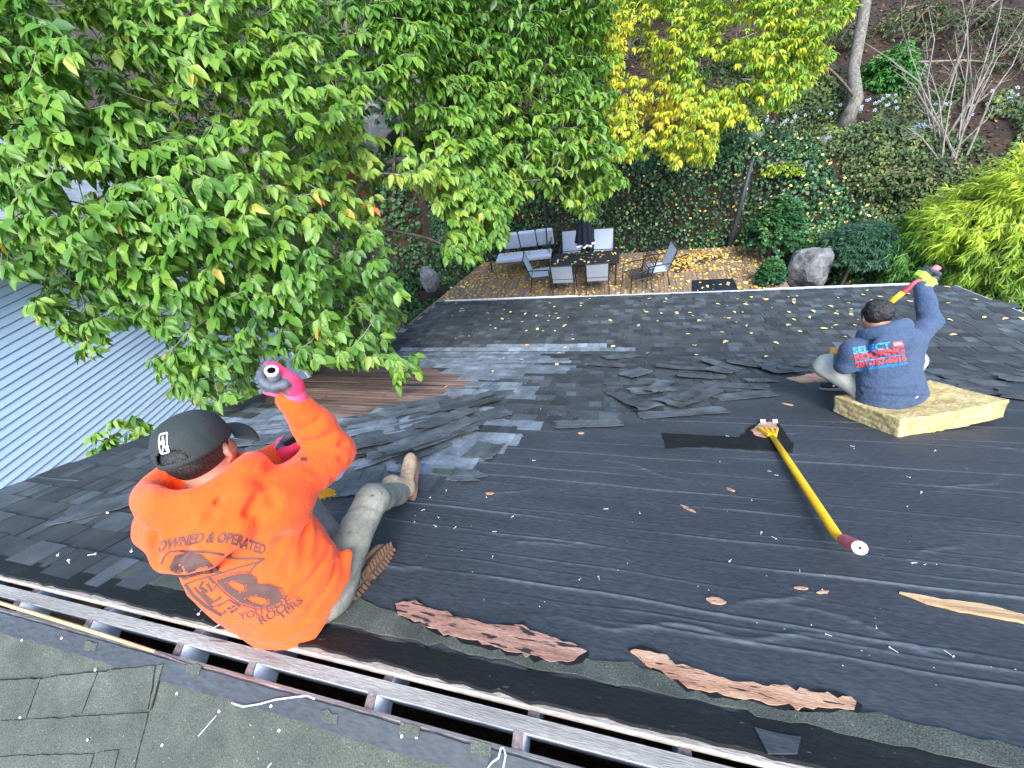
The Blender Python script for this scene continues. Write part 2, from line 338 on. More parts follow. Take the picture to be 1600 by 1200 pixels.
MT['glove_dark'] = M('dark_rubber', [(.3, (.02, .025, .032)), (.7, (.05, .06, .07))], scale=20, rough=.6, bump=.2, bscale=150, world=True)
MT['lime'] = flat('lime_knit', (.36, .85, .05), .8)
MT['orange_knit'] = flat('orange_knit', (.80, .33, .06), .8)
MT['boot'] = M('tan_suede', [(.3, (.17, .095, .052)), (.6, (.34, .22, .13)), (.8, (.46, .33, .20))], scale=9, rough=.9, bump=.25, bscale=90, fine=.2)
MT['boot_pale'] = M('dusty_suede', [(.3, (.26, .17, .10)), (.6, (.43, .32, .20)), (.8, (.52, .41, .27))], scale=9, rough=.9, bump=.25, bscale=90, fine=.2)
MT['sole'] = M('boot_sole', [(.3, (.11, .055, .03)), (.7, (.21, .115, .065))], scale=9, rough=.8, bump=.2, bscale=60)
MT['sneaker'] = flat('black_canvas', (.012, .012, .014), .7)
MT['white_rubber'] = flat('pale_rubber', (.30, .27, .25), .7)
MT['tool_yellow'] = M('yellow_paint', [(.25, (.86, .40, .008)), (.6, (.95, .52, .015)), (.85, (.95, .56, .04))], scale=7, rough=.4, bump=.08, bscale=60, fine=.08, world=True, speck=(40, .27, (.30, .17, .05)))
MT['tool_red'] = M('red_grip', [(.3, (.62, .085, .10)), (.7, (.78, .19, .21))], scale=14, rough=.6, bump=.15, bscale=60, fine=.15, world=True)
MT['pink_end'] = flat('pale_grip_end', (.80, .50, .53), .6)
MT['steel'] = M('worn_steel', [(.3, (.30, .29, .27)), (.7, (.48, .47, .45))], scale=20, rough=.45, bump=.1, metal=.7, world=True)
MT['hole_shade'] = flat('grip_hole_shade', (.004, .004, .004), .9, bump=0, spec=0.0)  # black stands in for the shade inside hollow grip ends
MT['wool'] = M('mineral_wool', [(.25, (.28, .20, .08)), (.5, (.45, .355, .155)), (.75, (.56, .47, .25))], scale=8, rough=.95, bump=.8, bscale=38, fine=.25, world=True, speck=(22, .31, (.20, .13, .05)), bdist=.012)
MT['patio_metal'] = flat('dark_patio_metal', (.018, .018, .020), .45)
MT['sling'] = M('grey_sling', [(.3, (.34, .395, .48)), (.7, (.40, .46, .55))], scale=30, rough=.8, bump=.15, bscale=200)
MT['cushion'] = M('pale_cushion', [(.3, (.44, .49, .60)), (.7, (.51, .56, .68))], scale=8, rough=.9, bump=.15, bscale=60)
MT['navy_cloth'] = flat('navy_canvas', (.012, .015, .030), .85)
MT['white_cloth'] = flat('white_trim', (.75, .76, .78), .8)
MT['rug'] = M('dark_rug', [(.3, (.02, .012, .012)), (.7, (.045, .025, .022))], scale=12, rough=.95, bump=.3)
MT['mat'] = M('black_mat', [(.3, (.008, .010, .016)), (.7, (.016, .02, .032))], scale=3, rough=.25, bump=.05)
MT['post'] = flat('dark_post', (.030, .038, .048), .6)
MT['nail'] = flat('galvanised_nail', (.70, .72, .74), .4, bump=0)
MT['cable'] = flat('pale_cord', (.50, .56, .60), .6, bump=0)
# ================================================================== terrain
def hill_z(x, y):
    x = np.asarray(x, float); y = np.asarray(y, float)
    foot = 11.95 - .35 * np.clip((-x - 4.6) / 2, 0, 1) - 2.6 * np.clip((x - 4.0) / 2.2, 0, 1)
    width = 1.15 + 1.5 * np.clip((-x - 4.6) / 2, 0, 1) + 2.9 * np.clip((x - 4.0) / 2.2, 0, 1)
    t = np.clip((y - foot) / width, 0, 1); bank = t * t * (3 - 2 * t) * 2.85
    up = np.maximum(y - foot - width, 0); slope = .45 * np.minimum(up, 34) + .05 * np.maximum(up - 34, 0)
    z = -4.75 + bank + slope
    z = z - .5 * np.clip((6 - y) / 6, 0, 1) + .10 * vnoise(np.stack([x * .9, y * .9], -1), 3) * np.clip((y - 8) / 4, .2, 1)
    return z
gx = np.concatenate([np.linspace(-90, -16, 20), np.linspace(-15, 16, 125), np.linspace(17, 90, 20)])
gy = np.concatenate([np.linspace(-90, 0, 20), np.linspace(1, 26, 110), np.linspace(27, 110, 30)])
GX, GY = np.meshgrid(gx, gy, indexing='ij')
V = np.stack([GX, GY, hill_z(GX, GY)], -1).reshape(-1, 3); ii = np.arange(GX.size).reshape(GX.shape)
F = np.stack([ii[:-1, :-1], ii[1:, :-1], ii[1:, 1:], ii[:-1, 1:]], -1).reshape(-1, 4)
tag(obj('ground', V, F, MT['soil'], org=(0, 0, 0), smooth=True), 'dark soil ground rising behind the deck into a wooded hillside', kind='structure')

# ================================================================== the house that is being stripped
house = thing('house', 'house with half stripped roof, black felt and an open ridge slot', 'house', (0, 3.7, -4.8))
mb = MB()
for (a, b) in (((-3.9, .2), (-3.9, 7.0)), ((5.44, .2), (5.44, 7.0)), ((-3.9, 7.0), (5.44, 7.0))):
    L = math.hypot(b[0] - a[0], b[1] - a[1]); c = ((a[0] + b[0]) / 2, (a[1] + b[1]) / 2)
    mb.add(box((c[0], c[1], -4.0), .15 if a[0] == b[0] else L - .16, L if a[0] == b[0] else .15, 2.05))
mb.build('wall', [MT['wallpaint']], house)
# sheathing under everything on the far slope
V, F = prism(P1([XL, XL, XR, XR], [.0, LEN1, LEN1, .0], 0), P1([XL, XL, XR, XR], [.0, LEN1, LEN1, .0], -.02))
obj('sheathing', V, F, MT['edge_wood'], house)
V, F = prism(P2([XL, XL, XR, XR], [0.001, LEN2, LEN2, 0.001], 0), P2([XL, XL, XR, XR], [0.001, LEN2, LEN2, 0.001], -.02))
lower = obj('shingle_roof', V, F, MT['felt'], house)
tag(lower, 'low pitched lower roof still fully shingled')
for x in (XL - .012, XR + .012):                        # rake boards
    V, F = prism(P1([x - .01, x + .01, x + .01, x - .01], [0, 0, LEN1, LEN1], -.005), P1([x - .01, x + .01, x + .01, x - .01], [0, 0, LEN1, LEN1], -.15)); obj('rake_board', V, F, MT['trim'], house)
    V, F = prism(P2([x - .01, x + .01, x + .01, x - .01], [.002, .002, LEN2, LEN2], -.005), P2([x - .01, x + .01, x + .01, x - .01], [.002, .002, LEN2, LEN2], -.15)); obj('rake_board', V, F, MT['trim'], house)
ze = ZB - S2 * LEN2
mb = MB(); gl = XR - XL - .3
mb.add(box(((XL + XR) / 2, YE + .012, ze - .09), gl, .012, .13)); mb.add(box(((XL + XR) / 2, YE + .065, ze - .15), gl, .092, .010))
mb.add(box(((XL + XR) / 2, YE + .117, ze - .085), gl, .012, .125)); gt = mb.build('gutter', [MT['trim']], house)
for xa, xb in ((XL + .12, -.82), (2.75, 5.05)):
    obj('gutter_lip', *box(((xa + xb) / 2, YE + .113, ze - .012), xb - xa, .024, .016), MT['gutter'], gt)

BROWN = [(405, 627), (470, 588), (590, 560), (700, 583), (742, 586), (748, 600), (715, 622), (650, 645), (520, 655), (425, 640)]
brown_xs = np.array([on1(p) for p in BROWN])
# ---- the felt: a wrinkled sheet, torn away over the bare planks
def felt_h(x, s):
    q = np.stack([x * .6, s * 2.0], -1)
    h = .0035 * (vnoise(q * 1.6, 5) + 1)
    for k, (s0, amp, wd, sl, ph) in enumerate([(.33, .006, .010, .012, 0), (.44, .007, .012, -.006, 1), (.52, .003, .008, .01, 2), (.62, .004, .007, .0, 3), (.735, .009, .012, .004, 4), (.90, .007, .012, -.008, 5), (1.02, .004, .008, .006, 6), (1.13, .007, .011, .004, 7), (1.27, .006, .010, -.004, 8), (1.42, .005, .010, .006, 9), (1.56, .007, .012, .0, 10), (1.75, .006, .012, .004, 11), (1.86, .004, .009, -.003, 12), (2.02, .006, .012, .003, 13), (2.25, .005, .012, 0, 14), (2.5, .006, .013, .004, 15), (2.8, .006, .014, -.002, 16), (3.1, .006, .016, .003, 17), (3.4, .006, .016, 0, 18), (.385, .004, .008, .01, 19), (.58, .004, .008, -.006, 20), (.68, .004, .007, .004, 21), (.82, .005, .008, .0, 22), (.96, .004, .008, .005, 23), (1.20, .004, .008, -.003, 24), (1.34, .004, .008, .006, 25), (1.49, .004, .009, .002, 26), (1.66, .005, .009, -.003, 27), (1.95, .004, .009, .0, 28), (2.13, .005, .010, .004, 29), (2.38, .005, .010, -.002, 30), (2.65, .005, .011, .003, 31), (2.95, .005, .012, 0, 32), (3.25, .005, .012, .002, 33)]):
        c = s0 + sl * x + .010 * np.sin(1.1 * x + ph) + .005 * np.sin(4.1 * x + 2 * ph) + .003 * np.sin(11 * x + ph)
        env = np.clip(.40 + .7 * np.sin(.9 * x + 1.7 * ph) + .5 * np.sin(2.3 * x + ph) + .3 * np.sin(5.7 * x + 2.3 * ph), .0, 1.2); A = .85 * amp * env
        h = h + A * np.exp(-((s - c) / (.62 * wd)) ** 2) - .4 * A * np.exp(-((s - c - 1.1 * wd) / (.9 * wd)) ** 2)
    # short slack creases across the sheet
    for x0, s0, a_, L_, k_ in ((.6, .55, .5, .22, .006), (.9, .47, -.3, .3, .006), (-.3, .7, .3, .2, .005), (1.4, 1.0, .6, .2, .005), (.2, 1.5, -.4, .25, .006), (1.9, 1.6, .5, .3, .006), (1.2, 2.2, .4, .2, .005), (2.5, 2.1, -.3, .3, .006), (-.6, 1.1, .5, .2, .005), (3.0, 2.9, .3, .3, .006), (-1.0, .42, .2, .25, .006), (.35, .36, .12, .5, .007)):
        ca, sa = math.cos(a_), math.sin(a_); t = (x - x0) * ca + (s - s0) * sa; w = -(x - x0) * sa + (s - s0) * ca + .02 * np.sin(t * 14)
        h = h + k_ * np.exp(-(t / L_) ** 2) * np.exp(-(w / .010) ** 2)
    return .008 + h
nx, ns_ = 330, 700
u, v = np.meshgrid(np.linspace(XL, XR, nx), np.concatenate([np.linspace(.1, 2.6, 570), np.linspace(2.61, LEN1, ns_ - 570)]), indexing='ij')
V = P1(u, v, felt_h(u, v)).reshape(-1, 3); ii = np.arange(u.size).reshape(u.shape)
F = np.stack([ii[:-1, :-1], ii[1:, :-1], ii[1:, 1:], ii[:-1, 1:]], -1).reshape(-1, 4)
cen = np.stack([u[:-1, :-1], v[:-1, :-1]], -1).reshape(-1, 2) + vnoise(np.stack([u[:-1, :-1] * 9, v[:-1, :-1] * 9], -1).reshape(-1, 2), 2)[:, None] * .03
F = F[~in_poly(brown_xs, cen)]
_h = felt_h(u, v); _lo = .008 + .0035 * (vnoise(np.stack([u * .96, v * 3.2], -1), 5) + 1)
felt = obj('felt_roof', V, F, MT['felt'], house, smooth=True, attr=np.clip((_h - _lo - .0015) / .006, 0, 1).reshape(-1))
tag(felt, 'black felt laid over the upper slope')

# ---- bare weathered planks where the felt is gone
bx0, bx1 = brown_xs[:, 0].min() - .05, brown_xs[:, 0].max() + .1
s = brown_xs[:, 1].min() - .05
while s < brown_xs[:, 1].max() + .05:
    h = RNG.uniform(.085, .115); x = max(bx0, XL + .01)
    while x < bx1:
        L = RNG.uniform(.7, 1.7); xe = min(x + L, bx1 + .1); dz = RNG.uniform(.002, .007)
        a = [(x + .002, s + .003), (xe - .002, s + .003), (xe - .002, s + h - .003), (x + .002, s + h - .003)]
        V, F = poly_slab(a, P1, .0005, .002 + dz); obj('plank', V, F, MT['plank_old'], felt)
        x = xe
    s += h

# ---- ridge: far strip with black tar, rafters, ridge board, near slope
def strip(name, poly, surf, n0, n1, mat, parent, step=.05, amp=.003, seed=1):
    p = ragged(poly, step, amp, np.random.default_rng(seed)); V, F = poly_slab(p, surf, n0, n1); return obj(name, V, F, mat, parent)
xs = np.arange(-3.6, 2.6, .35)
top = [(x, .095 + .008 * math.sin(3 * x)) for x in xs]; bot = [(x, .006 + .004 * math.sin(5 * x)) for x in xs][::-1]
tarp = []; strip('tar_strip', top + bot, P1, .001, .016, MT['tar'], house, .04, .003, 4)
V, F = prism(P1([-4.05, 5.6, 5.6, -4.05], [-.004, -.004, .004, .004], .0), P1([-4.05, 5.6, 5.6, -4.05], [-.004, -.004, .004, .004], -.022)); obj('sheathing_edge', V, F, MT['edge_wood'], house)
gpx = [(250, 884), (330, 900), (470, 935), (560, 935), (620, 960), (690, 985), (760, 1000), (850, 1012), (925, 1030), (985, 1040), (1060, 1062), (1120, 1080), (1230, 1108), (1345, 1112), (1440, 1135), (1600, 1172)]
gr = [on1(p, .012) for p in gpx] + [(1.35, .17)]
gs = strip('granule_strip', gr + [(x, .105) for x in np.arange(1.3, -2.35, -.2)], P1, .004, .0178, MT['granule'], house, .035, .005, 7)
tag(gs, 'band of green grey shingle granules left along the ridge')
tag(strip('tar_patch', [on1(p, .02) for p in [(1180, 1140), (1252, 1152), (1248, 1182), (1205, 1176)]], P1, .017, .022, MT['felt'], house, .03, .003, 3), 'square of grey felt stuck on the tar strip')
bxb0, bxb1 = -4.0, 5.5
mb = MB(); mb.add(box(((bxb0 + bxb1) / 2, .1165, -.095), bxb1 - bxb0, .037, .19)); rb = mb.build('ridge_board', [MT['rafter']], house)
mb = MB(); mb.add(box(((bxb0 + bxb1) / 2, .1165, .0015), bxb1 - bxb0, .0385, .003)); mb.build('board_top', [MT['ridge_wood']], rb)
for x in [-3.55, -3.05, -2.56, -2.085, -1.575, -1.225, -.73, -.235, .19, .66, 1.15, 1.6]:
    tw = .032
    for sgn in (1, -1):
        y0, y1 = (.1365, 1.4) if sgn > 0 else (.0965, -.9)
        zf = lambda y: (-.5 * (y - Y0) - .024) if sgn > 0 else (.5 * (y - YN) - .024)
        xx = x + (.02 if sgn > 0 else -.015)
        V = np.array([[xx + a * tw / 2, y, min(zf(y), -.012) - d] for a in (-1, 1) for y in (y0, y1) for d in (0, .14)])
        r = obj('rafter', V, [(0, 1, 3, 2), (4, 6, 7, 5), (0, 4, 5, 1), (2, 3, 7, 6), (0, 2, 6, 4), (1, 5, 7, 3)], MT['rafter'], house)
        V2 = np.array([[xx + a * tw / 2, y, min(zf(y), -.012) + d] for a in (-1, 1) for y in (y0 + .001, y0 + sgn * .05) for d in (0.0005, .004)])
        obj('rafter_top', V2, [(0, 1, 3, 2), (4, 6, 7, 5), (0, 4, 5, 1), (2, 3, 7, 6), (0, 2, 6, 4), (1, 5, 7, 3)], MT['rafter_end'], r)
for x in (-3.97, 5.50):                                  # gable ends close the attic
    yz = [(-1.9, -3.0), (6.9, -3.0), (6.9, -2.85), (4.75, -2.36), (.18, -.05), (.10, -.06), (.02, -.05), (-1.9, -1.0)]
    obj('gable_wall', *prism(np.array([(x - .05, y, z) for y, z in yz]), np.array([(x + .05, y, z) for y, z in yz])), MT['wallpaint'], house)
# dark attic floor below the slot so that no daylight comes up through it
mb = MB(); mb.add(box((.75, .1, -1.3), 9.2, 3.0, .05)); mb.build('attic_floor', [MT['soil']], house)
# near slope
NL = 2.2
V, F = prism(P0([XL, XR, XR, XL], [0, 0, NL, NL], 0), P0([XL, XR, XR, XL], [0, 0, NL, NL], -.02)); near = obj('near_slope', V, F, MT['edge_wood'], house)
strip('granule_sheet', [(XL + .01, .056), (XR - .01, .056), (XR - .01, NL), (XL + .01, NL)], P0, .001, .008, MT['granule'], near, .08, .002, 9)
fb = [(x, .067 + .004 * math.sin(7 * x)) for x in np.arange(1.6, -3.6, -.2)]
strip('felt_strip', [(-3.6, .0035), (1.6, .0035)] + fb, P0, .0085, .013, MT['felt'], near, .05, .0012, 10)
# sliver of fresh wood lying along the slot edge, left part
V, F = tube(np.array([[-3.3, .079, .012], [-2.65, .073, .014], [-2.1, .064, .012], [-1.66, .054, .008]]), [.006, .007, .007, .005], 6, flat=.8); obj('wood_sliver', V, F, MT['pale_wood'], near)
V, F = tube(np.array([[-1.66, .054, .006], [-1.5, .043, .004], [-1.42, .040, -.002]]), [.004, .005, .002], 6); obj('wood_sliver', V, F, MT['rafter_end'], near)
# overlapping shingle tabs, bottom left
def near_tab(px, n0, n1, amp=.0015, seed=0):
    p = [on0(q, n1) for q in px]; return strip('shingle', p, P0, n0, n1, MT['granule'], near, .03, amp, seed)
near_tab([(-60, 1130), (231, 1114), (214, 1182), (208, 1205), (150, 1420), (-60, 1420)], .0085, .0125, seed=1)
near_tab([(-60, 1066), (62, 1060), (40, 1122), (-60, 1130)], .013, .0175, seed=2)
near_tab([(64, 1060), (152, 1050), (127, 1114), (42, 1122)], .013, .0175, seed=3)
near_tab([(154, 1050), (243, 1040), (230, 1109), (129, 1114)], .013, .0175, seed=4)
near_tab([(246, 1040), (254, 1038), (234, 1111), (232, 1110)], .013, .0175, seed=5)
near_tab([(150, 1178), (185, 1172), (172, 1230), (120, 1260)], .0128, .0165, seed=6)
near_tab([(-60, 1185), (146, 1178), (120, 1260), (-60, 1275)], .0128, .0165, seed=7)

# ---- torn patches of bare wood
patches = [('orange brown', [(618, 945), (630, 940), (655, 940), (668, 950), (720, 962), (770, 975), (815, 976), (828, 984), (880, 1000), (900, 1002), (916, 1016), (905, 1026), (886, 1032), (850, 1028), (780, 1012), (700, 990), (660, 975), (622, 960)]),
           ('orange brown', [(985, 1015), (1005, 1014), (1040, 1024), (1055, 1036), (1090, 1046), (1130, 1058), (1200, 1070), (1262, 1076), (1330, 1088), (1342, 1098), (1335, 1108), (1270, 1105), (1200, 1098), (1130, 1084), (1075, 1072), (1048, 1058), (1010, 1034)])]
for i, (_, pp) in enumerate(patches):
    q = np.array([on1(p, .022) for p in pp])
    c = q.mean(0); rim = c + (q - c) * [1.02, 1.16] + [0, -.002]
    strip('torn_rim', rim, P1, .010, .0185, MT['tar'], felt, .03, .006, 20 + i)
    strip('torn_patch', q, P1, .010, .0212, MT['bare_wood_dark' if i == 0 else 'bare_wood'], felt, .018, .0045, 30 + i)
q = [on1(p, .02) for p in [(1405, 924), (1440, 930), (1472, 936), (1530, 942), (1600, 960), (1640, 975), (1640, 982), (1590, 969), (1500, 953), (1450, 942)]]
strip('torn_patch', q, P1, .01, .022, MT['pale_wood'], felt, .03, .002, 41)
q = [on1(p, .02) for p in [(1173, 672), (1188, 661), (1208, 658), (1216, 668), (1214, 680), (1196, 684), (1180, 680)]]
strip('torn_rim', [on1(p, .02) for p in [(1158, 680), (1175, 664), (1190, 658), (1216, 660), (1236, 690), (1238, 702), (1200, 698), (1160, 688)]], P1, .008, .0185, MT['tar'], felt, .03, .008, 42)
strip('torn_patch', q, P1, .008, .021, MT['bare_wood'], felt, .03, .004, 43)
strip('torn_rim', [on1(p, .02) for p in [(1034, 676), (1180, 683), (1240, 690), (1238, 705), (1180, 702), (1100, 697), (1040, 700)]], P1, .008, .0165, MT['tar'], felt, .04, .005, 44)
strip('torn_patch', [on1(p, .02) for p in [(1228, 591), (1250, 588), (1285, 580), (1290, 596), (1250, 598)]], P1, .008, .024, MT['bare_wood'], felt, .03, .006, 45)

# ================================================================== shingles (architectural strips, one object each, shared meshes)
EXPO = .142
def strip_mesh(k, L, rng):
    mb = MB(); h = EXPO + .05
    # backing sheet: upper edge on the roof, lower edge lifted by the course below
    mb.add(prism(np.array([[-L / 2, 0, .012], [L / 2, 0, .012], [L / 2, h, .004], [-L / 2, h, .004]]), np.array([[-L / 2, 0, .0085], [L / 2, 0, .0085], [L / 2, h, .001], [-L / 2, h, .001]])))
    x = -L / 2 + .003
    while x < L / 2 - .04:                            # laminated tabs of uneven width
        w = min(rng.uniform(.10, .24), L / 2 - .003 - x)
        if rng.random() < .72:
            d = rng.uniform(-.003, .004); tl = .002 + rng.uniform(0, .002); ta = rng.uniform(0, .012)
            t = np.array([[x + .003, d, .0135 + tl], [x + w - .003, d + rng.uniform(-.002, .002), .0135 + tl], [x + w - .003 - ta, h - .03, .0055 + tl], [x + .003 + ta, h - .03, .0055 + tl]])
            mb.add(prism(t, t - [0, 0, .0025 + tl]), int(rng.choice([0, 1, 1, 2])))
        x += w + rng.uniform(.0, .10)
    return np.concatenate(mb.V), mb.F, mb.mi
def surf_matrix(org, sl, nn, lift=0.0):
    """local x along +X, local y UP the slope, local z out of the roof"""
    m = Matrix.Identity(4); X = np.array([1.0, 0, 0])
    # keep it right handed: x, y(up slope), z(normal)
    Y = np.cross(nn, X)
    for i in range(3): m[i][0] = X[i]; m[i][1] = Y[i]; m[i][2] = nn[i]; m[i][3] = org[i]
    return m
# local +Y of a strip must point up the slope; here N x X points down, so strips are modelled with y reversed
def rev(V): V = np.array(V); V[:, 1] *= -1; return V
SH = {}
for kind, mt in (('dark', 'shingle'), ('grey', 'shingle_grey')):
    for L in (1.0, .66, .5):
        SH[kind, L] = []
        for k in range(8):
            V, F, mi_ = strip_mesh(k, L, RNG); F = [tuple(f)[::-1] for f in F]
            SH[kind, L].append(mk('shingle', rev(V), F, [MT[mt], MT[mt + '_light'], MT[mt + '_dark']], mi=mi_))
def place_strip(parent, x, s, surf, nn, kind, L, lift=0.0):
    o = bpy.data.objects.new('shingle', SH[kind, L][RNG.integers(8)]); COL.objects.link(o); o.parent = parent
    org = surf(x, s, lift) - WL[parent.name]
    m = surf_matrix(org, None, nn)
    o.matrix_local = m @ Matrix.Rotation(RNG.normal() * .006, 4, 'Z')
    return o
KEEP = [[(628, 552), (1610, 556), (1610, 600), (1500, 602), (1440, 597), (1300, 582), (1230, 590), (1205, 600), (1140, 622), (1040, 640), (965, 655), (868, 668), (840, 688), (772, 694), (735, 720), (700, 738), (655, 752), (600, 760), (545, 752), (500, 742), (500, 700), (560, 665), (640, 648), (715, 624), (752, 600), (744, 584), (700, 580), (628, 566)],
        [(-400, 900), (-10, 750), (240, 684), (380, 632), (420, 640), (520, 657), (560, 670), (500, 742), (480, 800), (380, 790), (330, 800), (215, 830), (200, 850), (245, 882), (245, 900), (150, 935), (60, 907), (-10, 890), (-400, 800)]]
GREY = [(520, 640), (600, 590), (628, 550), (868, 547), (868, 580), (835, 598), (800, 622), (770, 650), (775, 690), (735, 720), (655, 752), (540, 752), (470, 740), (480, 690), (370, 690), (300, 680), (420, 640)]
GREY_XS = np.array([on1(p) for p in GREY])
KEEP_XS = [np.array([on1(p) for p in K]) for K in KEEP if True]
# (the left polygon reaches past the picture: its far corners are set in roof coordinates)
KEEP_XS[1] = np.array([(-4.08, .02), (-4.08, 2.35), (-3.75, 2.3)] + [on1(p) for p in [(420, 640), (520, 657), (560, 670), (500, 742), (480, 800), (380, 790), (330, 800), (215, 830), (200, 850), (245, 882), (245, 905)]] + [(-1.95, .03)])
todo = []
r = 0
for r in range(int(LEN1 / EXPO) + 1):
    s = .06 + r * EXPO; x = XL + .01 + RNG.uniform(-.5, 0)
    if s > LEN1 - .02: break
    while x < XR:
        L = [1.0, .66, .66][RNG.integers(3)]
        for part in ([L] if True else []):
            xc = x + L / 2
            ins = [in_poly(K, np.array([[xc - L * .3, s - .06], [xc, s - .06], [xc + L * .3, s - .06]])) for K in KEEP_XS]
            ok = max(i.sum() for i in ins)
            if ok >= 2 and xc - L / 2 > XL - .03 and xc + L / 2 < XR + .05: todo.append((xc, s, L))
            elif ok >= 1 or (ok >= 2):
                for xx in (xc - L / 4, xc + L / 4):
                    if max(in_poly(K, np.array([[xx, s - .06]]))[0] for K in KEEP_XS) and XL + .23 < xx < XR - .22: todo.append((xx, s, .5))
        x += L + .004
for xc, s, L in todo:
    kind = 'grey' if in_poly(GREY_XS, np.array([[xc, s - .07]]))[0] and RNG.random() < .97 else 'dark'
    place_strip(felt, xc, s, P1, N1, kind, L, felt_h(np.array(xc), np.array(s - .1)) - .004)
n_p1 = len(todo)
# lower roof
rows = int((LEN2 - .02) / EXPO); lst = []
for r in range(rows + 1):
    s = LEN2 + .012 - (rows - r) * EXPO; x = XL + RNG.uniform(-.9, 0)
    while x < XR:
        L = 1.0; a, b = max(x, XL), min(x + L, XR)
        if b - a > .35:
            Lq = 1.0 if b - a > .9 else (.66 if b - a > .6 else .5); xc = a + Lq / 2 if a > XL else b - Lq / 2
            place_strip(lower, xc, s, P2, N2, 'grey' if (r == 0 and -3.9 < xc < .2) or (r == 1 and -2.6 < xc < .1) else 'dark', Lq, .003)
        x += L + .003
print('shingles', n_p1, rows)

# ================================================================== neighbour's house
nh = thing('neighbour_house', 'pale blue sided neighbouring house behind the leafy tree', 'house', (-10, 1.5, -5.0))
wx = -8.0; wy0, wy1, wz0, wz1 = -5.0, 6.3, -5.2, .30
wall = obj('wall', *box((wx - .08, (wy0 + wy1) / 2, (wz0 + wz1) / 2), .12, wy1 - wy0 - .02, wz1 - wz0), MT['post'], nh)  # dark colour showing between planks stands in for shade under the laps
V = np.array([[0, -.5, -.045], [0, .5, -.045], [.024, .5, -.043], [.024, -.5, -.043], [.006, -.5, .045], [.006, .5, .045], [-.004, -.5, .045], [-.004, .5, .045]]) * [1, wy1 - wy0, 1]
pm = mk('siding_plank', V, [(3, 2, 5, 4), (0, 1, 2, 3), (4, 5, 7, 6), (0, 3, 4, 6), (1, 7, 5, 2), (0, 6, 7, 1)], MT['siding'])
z = wz1 - .05
while z > wz0:
    o = link('siding_plank', pm, wall, tuple(np.array([wx - .015, (wy0 + wy1) / 2, z]) - WL[wall.name])); z -= .1
obj('corner_board', *box((wx, wy1 + .03, (wz0 + wz1) / 2), .08, .08, wz1 - wz0), MT['gutter'], nh)
obj('soffit', *box((wx + .12, (wy0 + wy1) / 2, wz1 + .03), .40, wy1 - wy0 + .4, .05), MT['gutter'], nh)
V, F = prism(np.array([[wx + .36, wy0 - .2, wz1 + .10], [wx + .36, wy1 + .2, wz1 + .10], [wx - 3.5, wy1 + .2, wz1 + 1.9], [wx - 3.5, wy0 - .2, wz1 + 1.9]]), np.array([[wx + .36, wy0 - .2, wz1 + .06], [wx + .36, wy1 + .2, wz1 + .06], [wx - 3.5, wy1 + .2, wz1 + 1.86], [wx - 3.5, wy0 - .2, wz1 + 1.86]]))
obj('roof', V, F, MT['shingle_grey'], nh)

# ================================================================== deck
ZD = -4.1
deck = thing('deck', 'brown wooden deck strewn with yellow leaves behind the lower roof', 'deck', (-.8, 9.6, ZD - .5))
DK = [(-6.0, 7.55), (-4.46, 11.75), (-3.4, 11.95), (3.9, 12.05), (4.1, 7.55)]
pw = .142
x = -6.0; k = 0
while x < 4.0:
    w = pw - .008; ys = []
    # far end follows the deck's edge
    yt = min(11.95, 7.6 + (x + 6.0) * (11.75 - 7.55) / (6.0 - 4.46)) if x < -4.46 else 11.95
    yt2 = min(11.95, 7.6 + (x + w + 6.0) * (11.75 - 7.55) / (6.0 - 4.46)) if x + w < -4.46 else 11.95
    cuts = [7.5, RNG.uniform(8.6, 10.9), 99] if k % 2 else [7.5, 99]
    for a, b in zip(cuts[:-1], cuts[1:]):
        b1, b2 = min(b, yt), min(b, yt2)
        if b2 - a < .1: continue
        b1 = max(b1, a + .02); dz = RNG.uniform(-.002, .002)
        V, F = prism(np.array([[x, a + .003, ZD + dz], [x + w, a + .003, ZD + dz], [x + w, b2 - .003, ZD + dz], [x, b1 - .003, ZD + dz]]), np.array([[x, a + .003, ZD - .03], [x + w, a + .003, ZD - .03], [x + w, b2 - .003, ZD - .03], [x, b1 - .003, ZD - .03]]))
        obj('plank', V, F, MT['deck'], deck)
    x += pw; k += 1
mb = MB()
for y in np.arange(7.7, 11.9, .6):
    xl = max(-5.95, -6.0 + (y - 7.4) * 1.54 / 4.2) + .1; mb.add(box(((xl + 3.95) / 2, y, ZD - .12), 3.95 - xl, .05, .17))
mb.build('joist', [MT['plank_old']], deck)
mb = MB(); a = np.array([-6.03, 7.5, ZD - .11]); b = np.array([-4.49, 11.78, ZD - .11]); mb.add(bar(a, b, .04, .20)); mb.build('edge_board', [MT['deck']], deck)
for p in ((-5.8, 8.0), (-4.6, 11.3), (3.8, 8.2), (3.8, 11.7), (-1, 8.0), (-1, 11.6)):
    obj('support_post', *box((p[0] + .1, p[1], (ZD - .21 - 5.3) / 2), .1, .1, 5.3 - .21 + ZD), MT['deck'], deck)
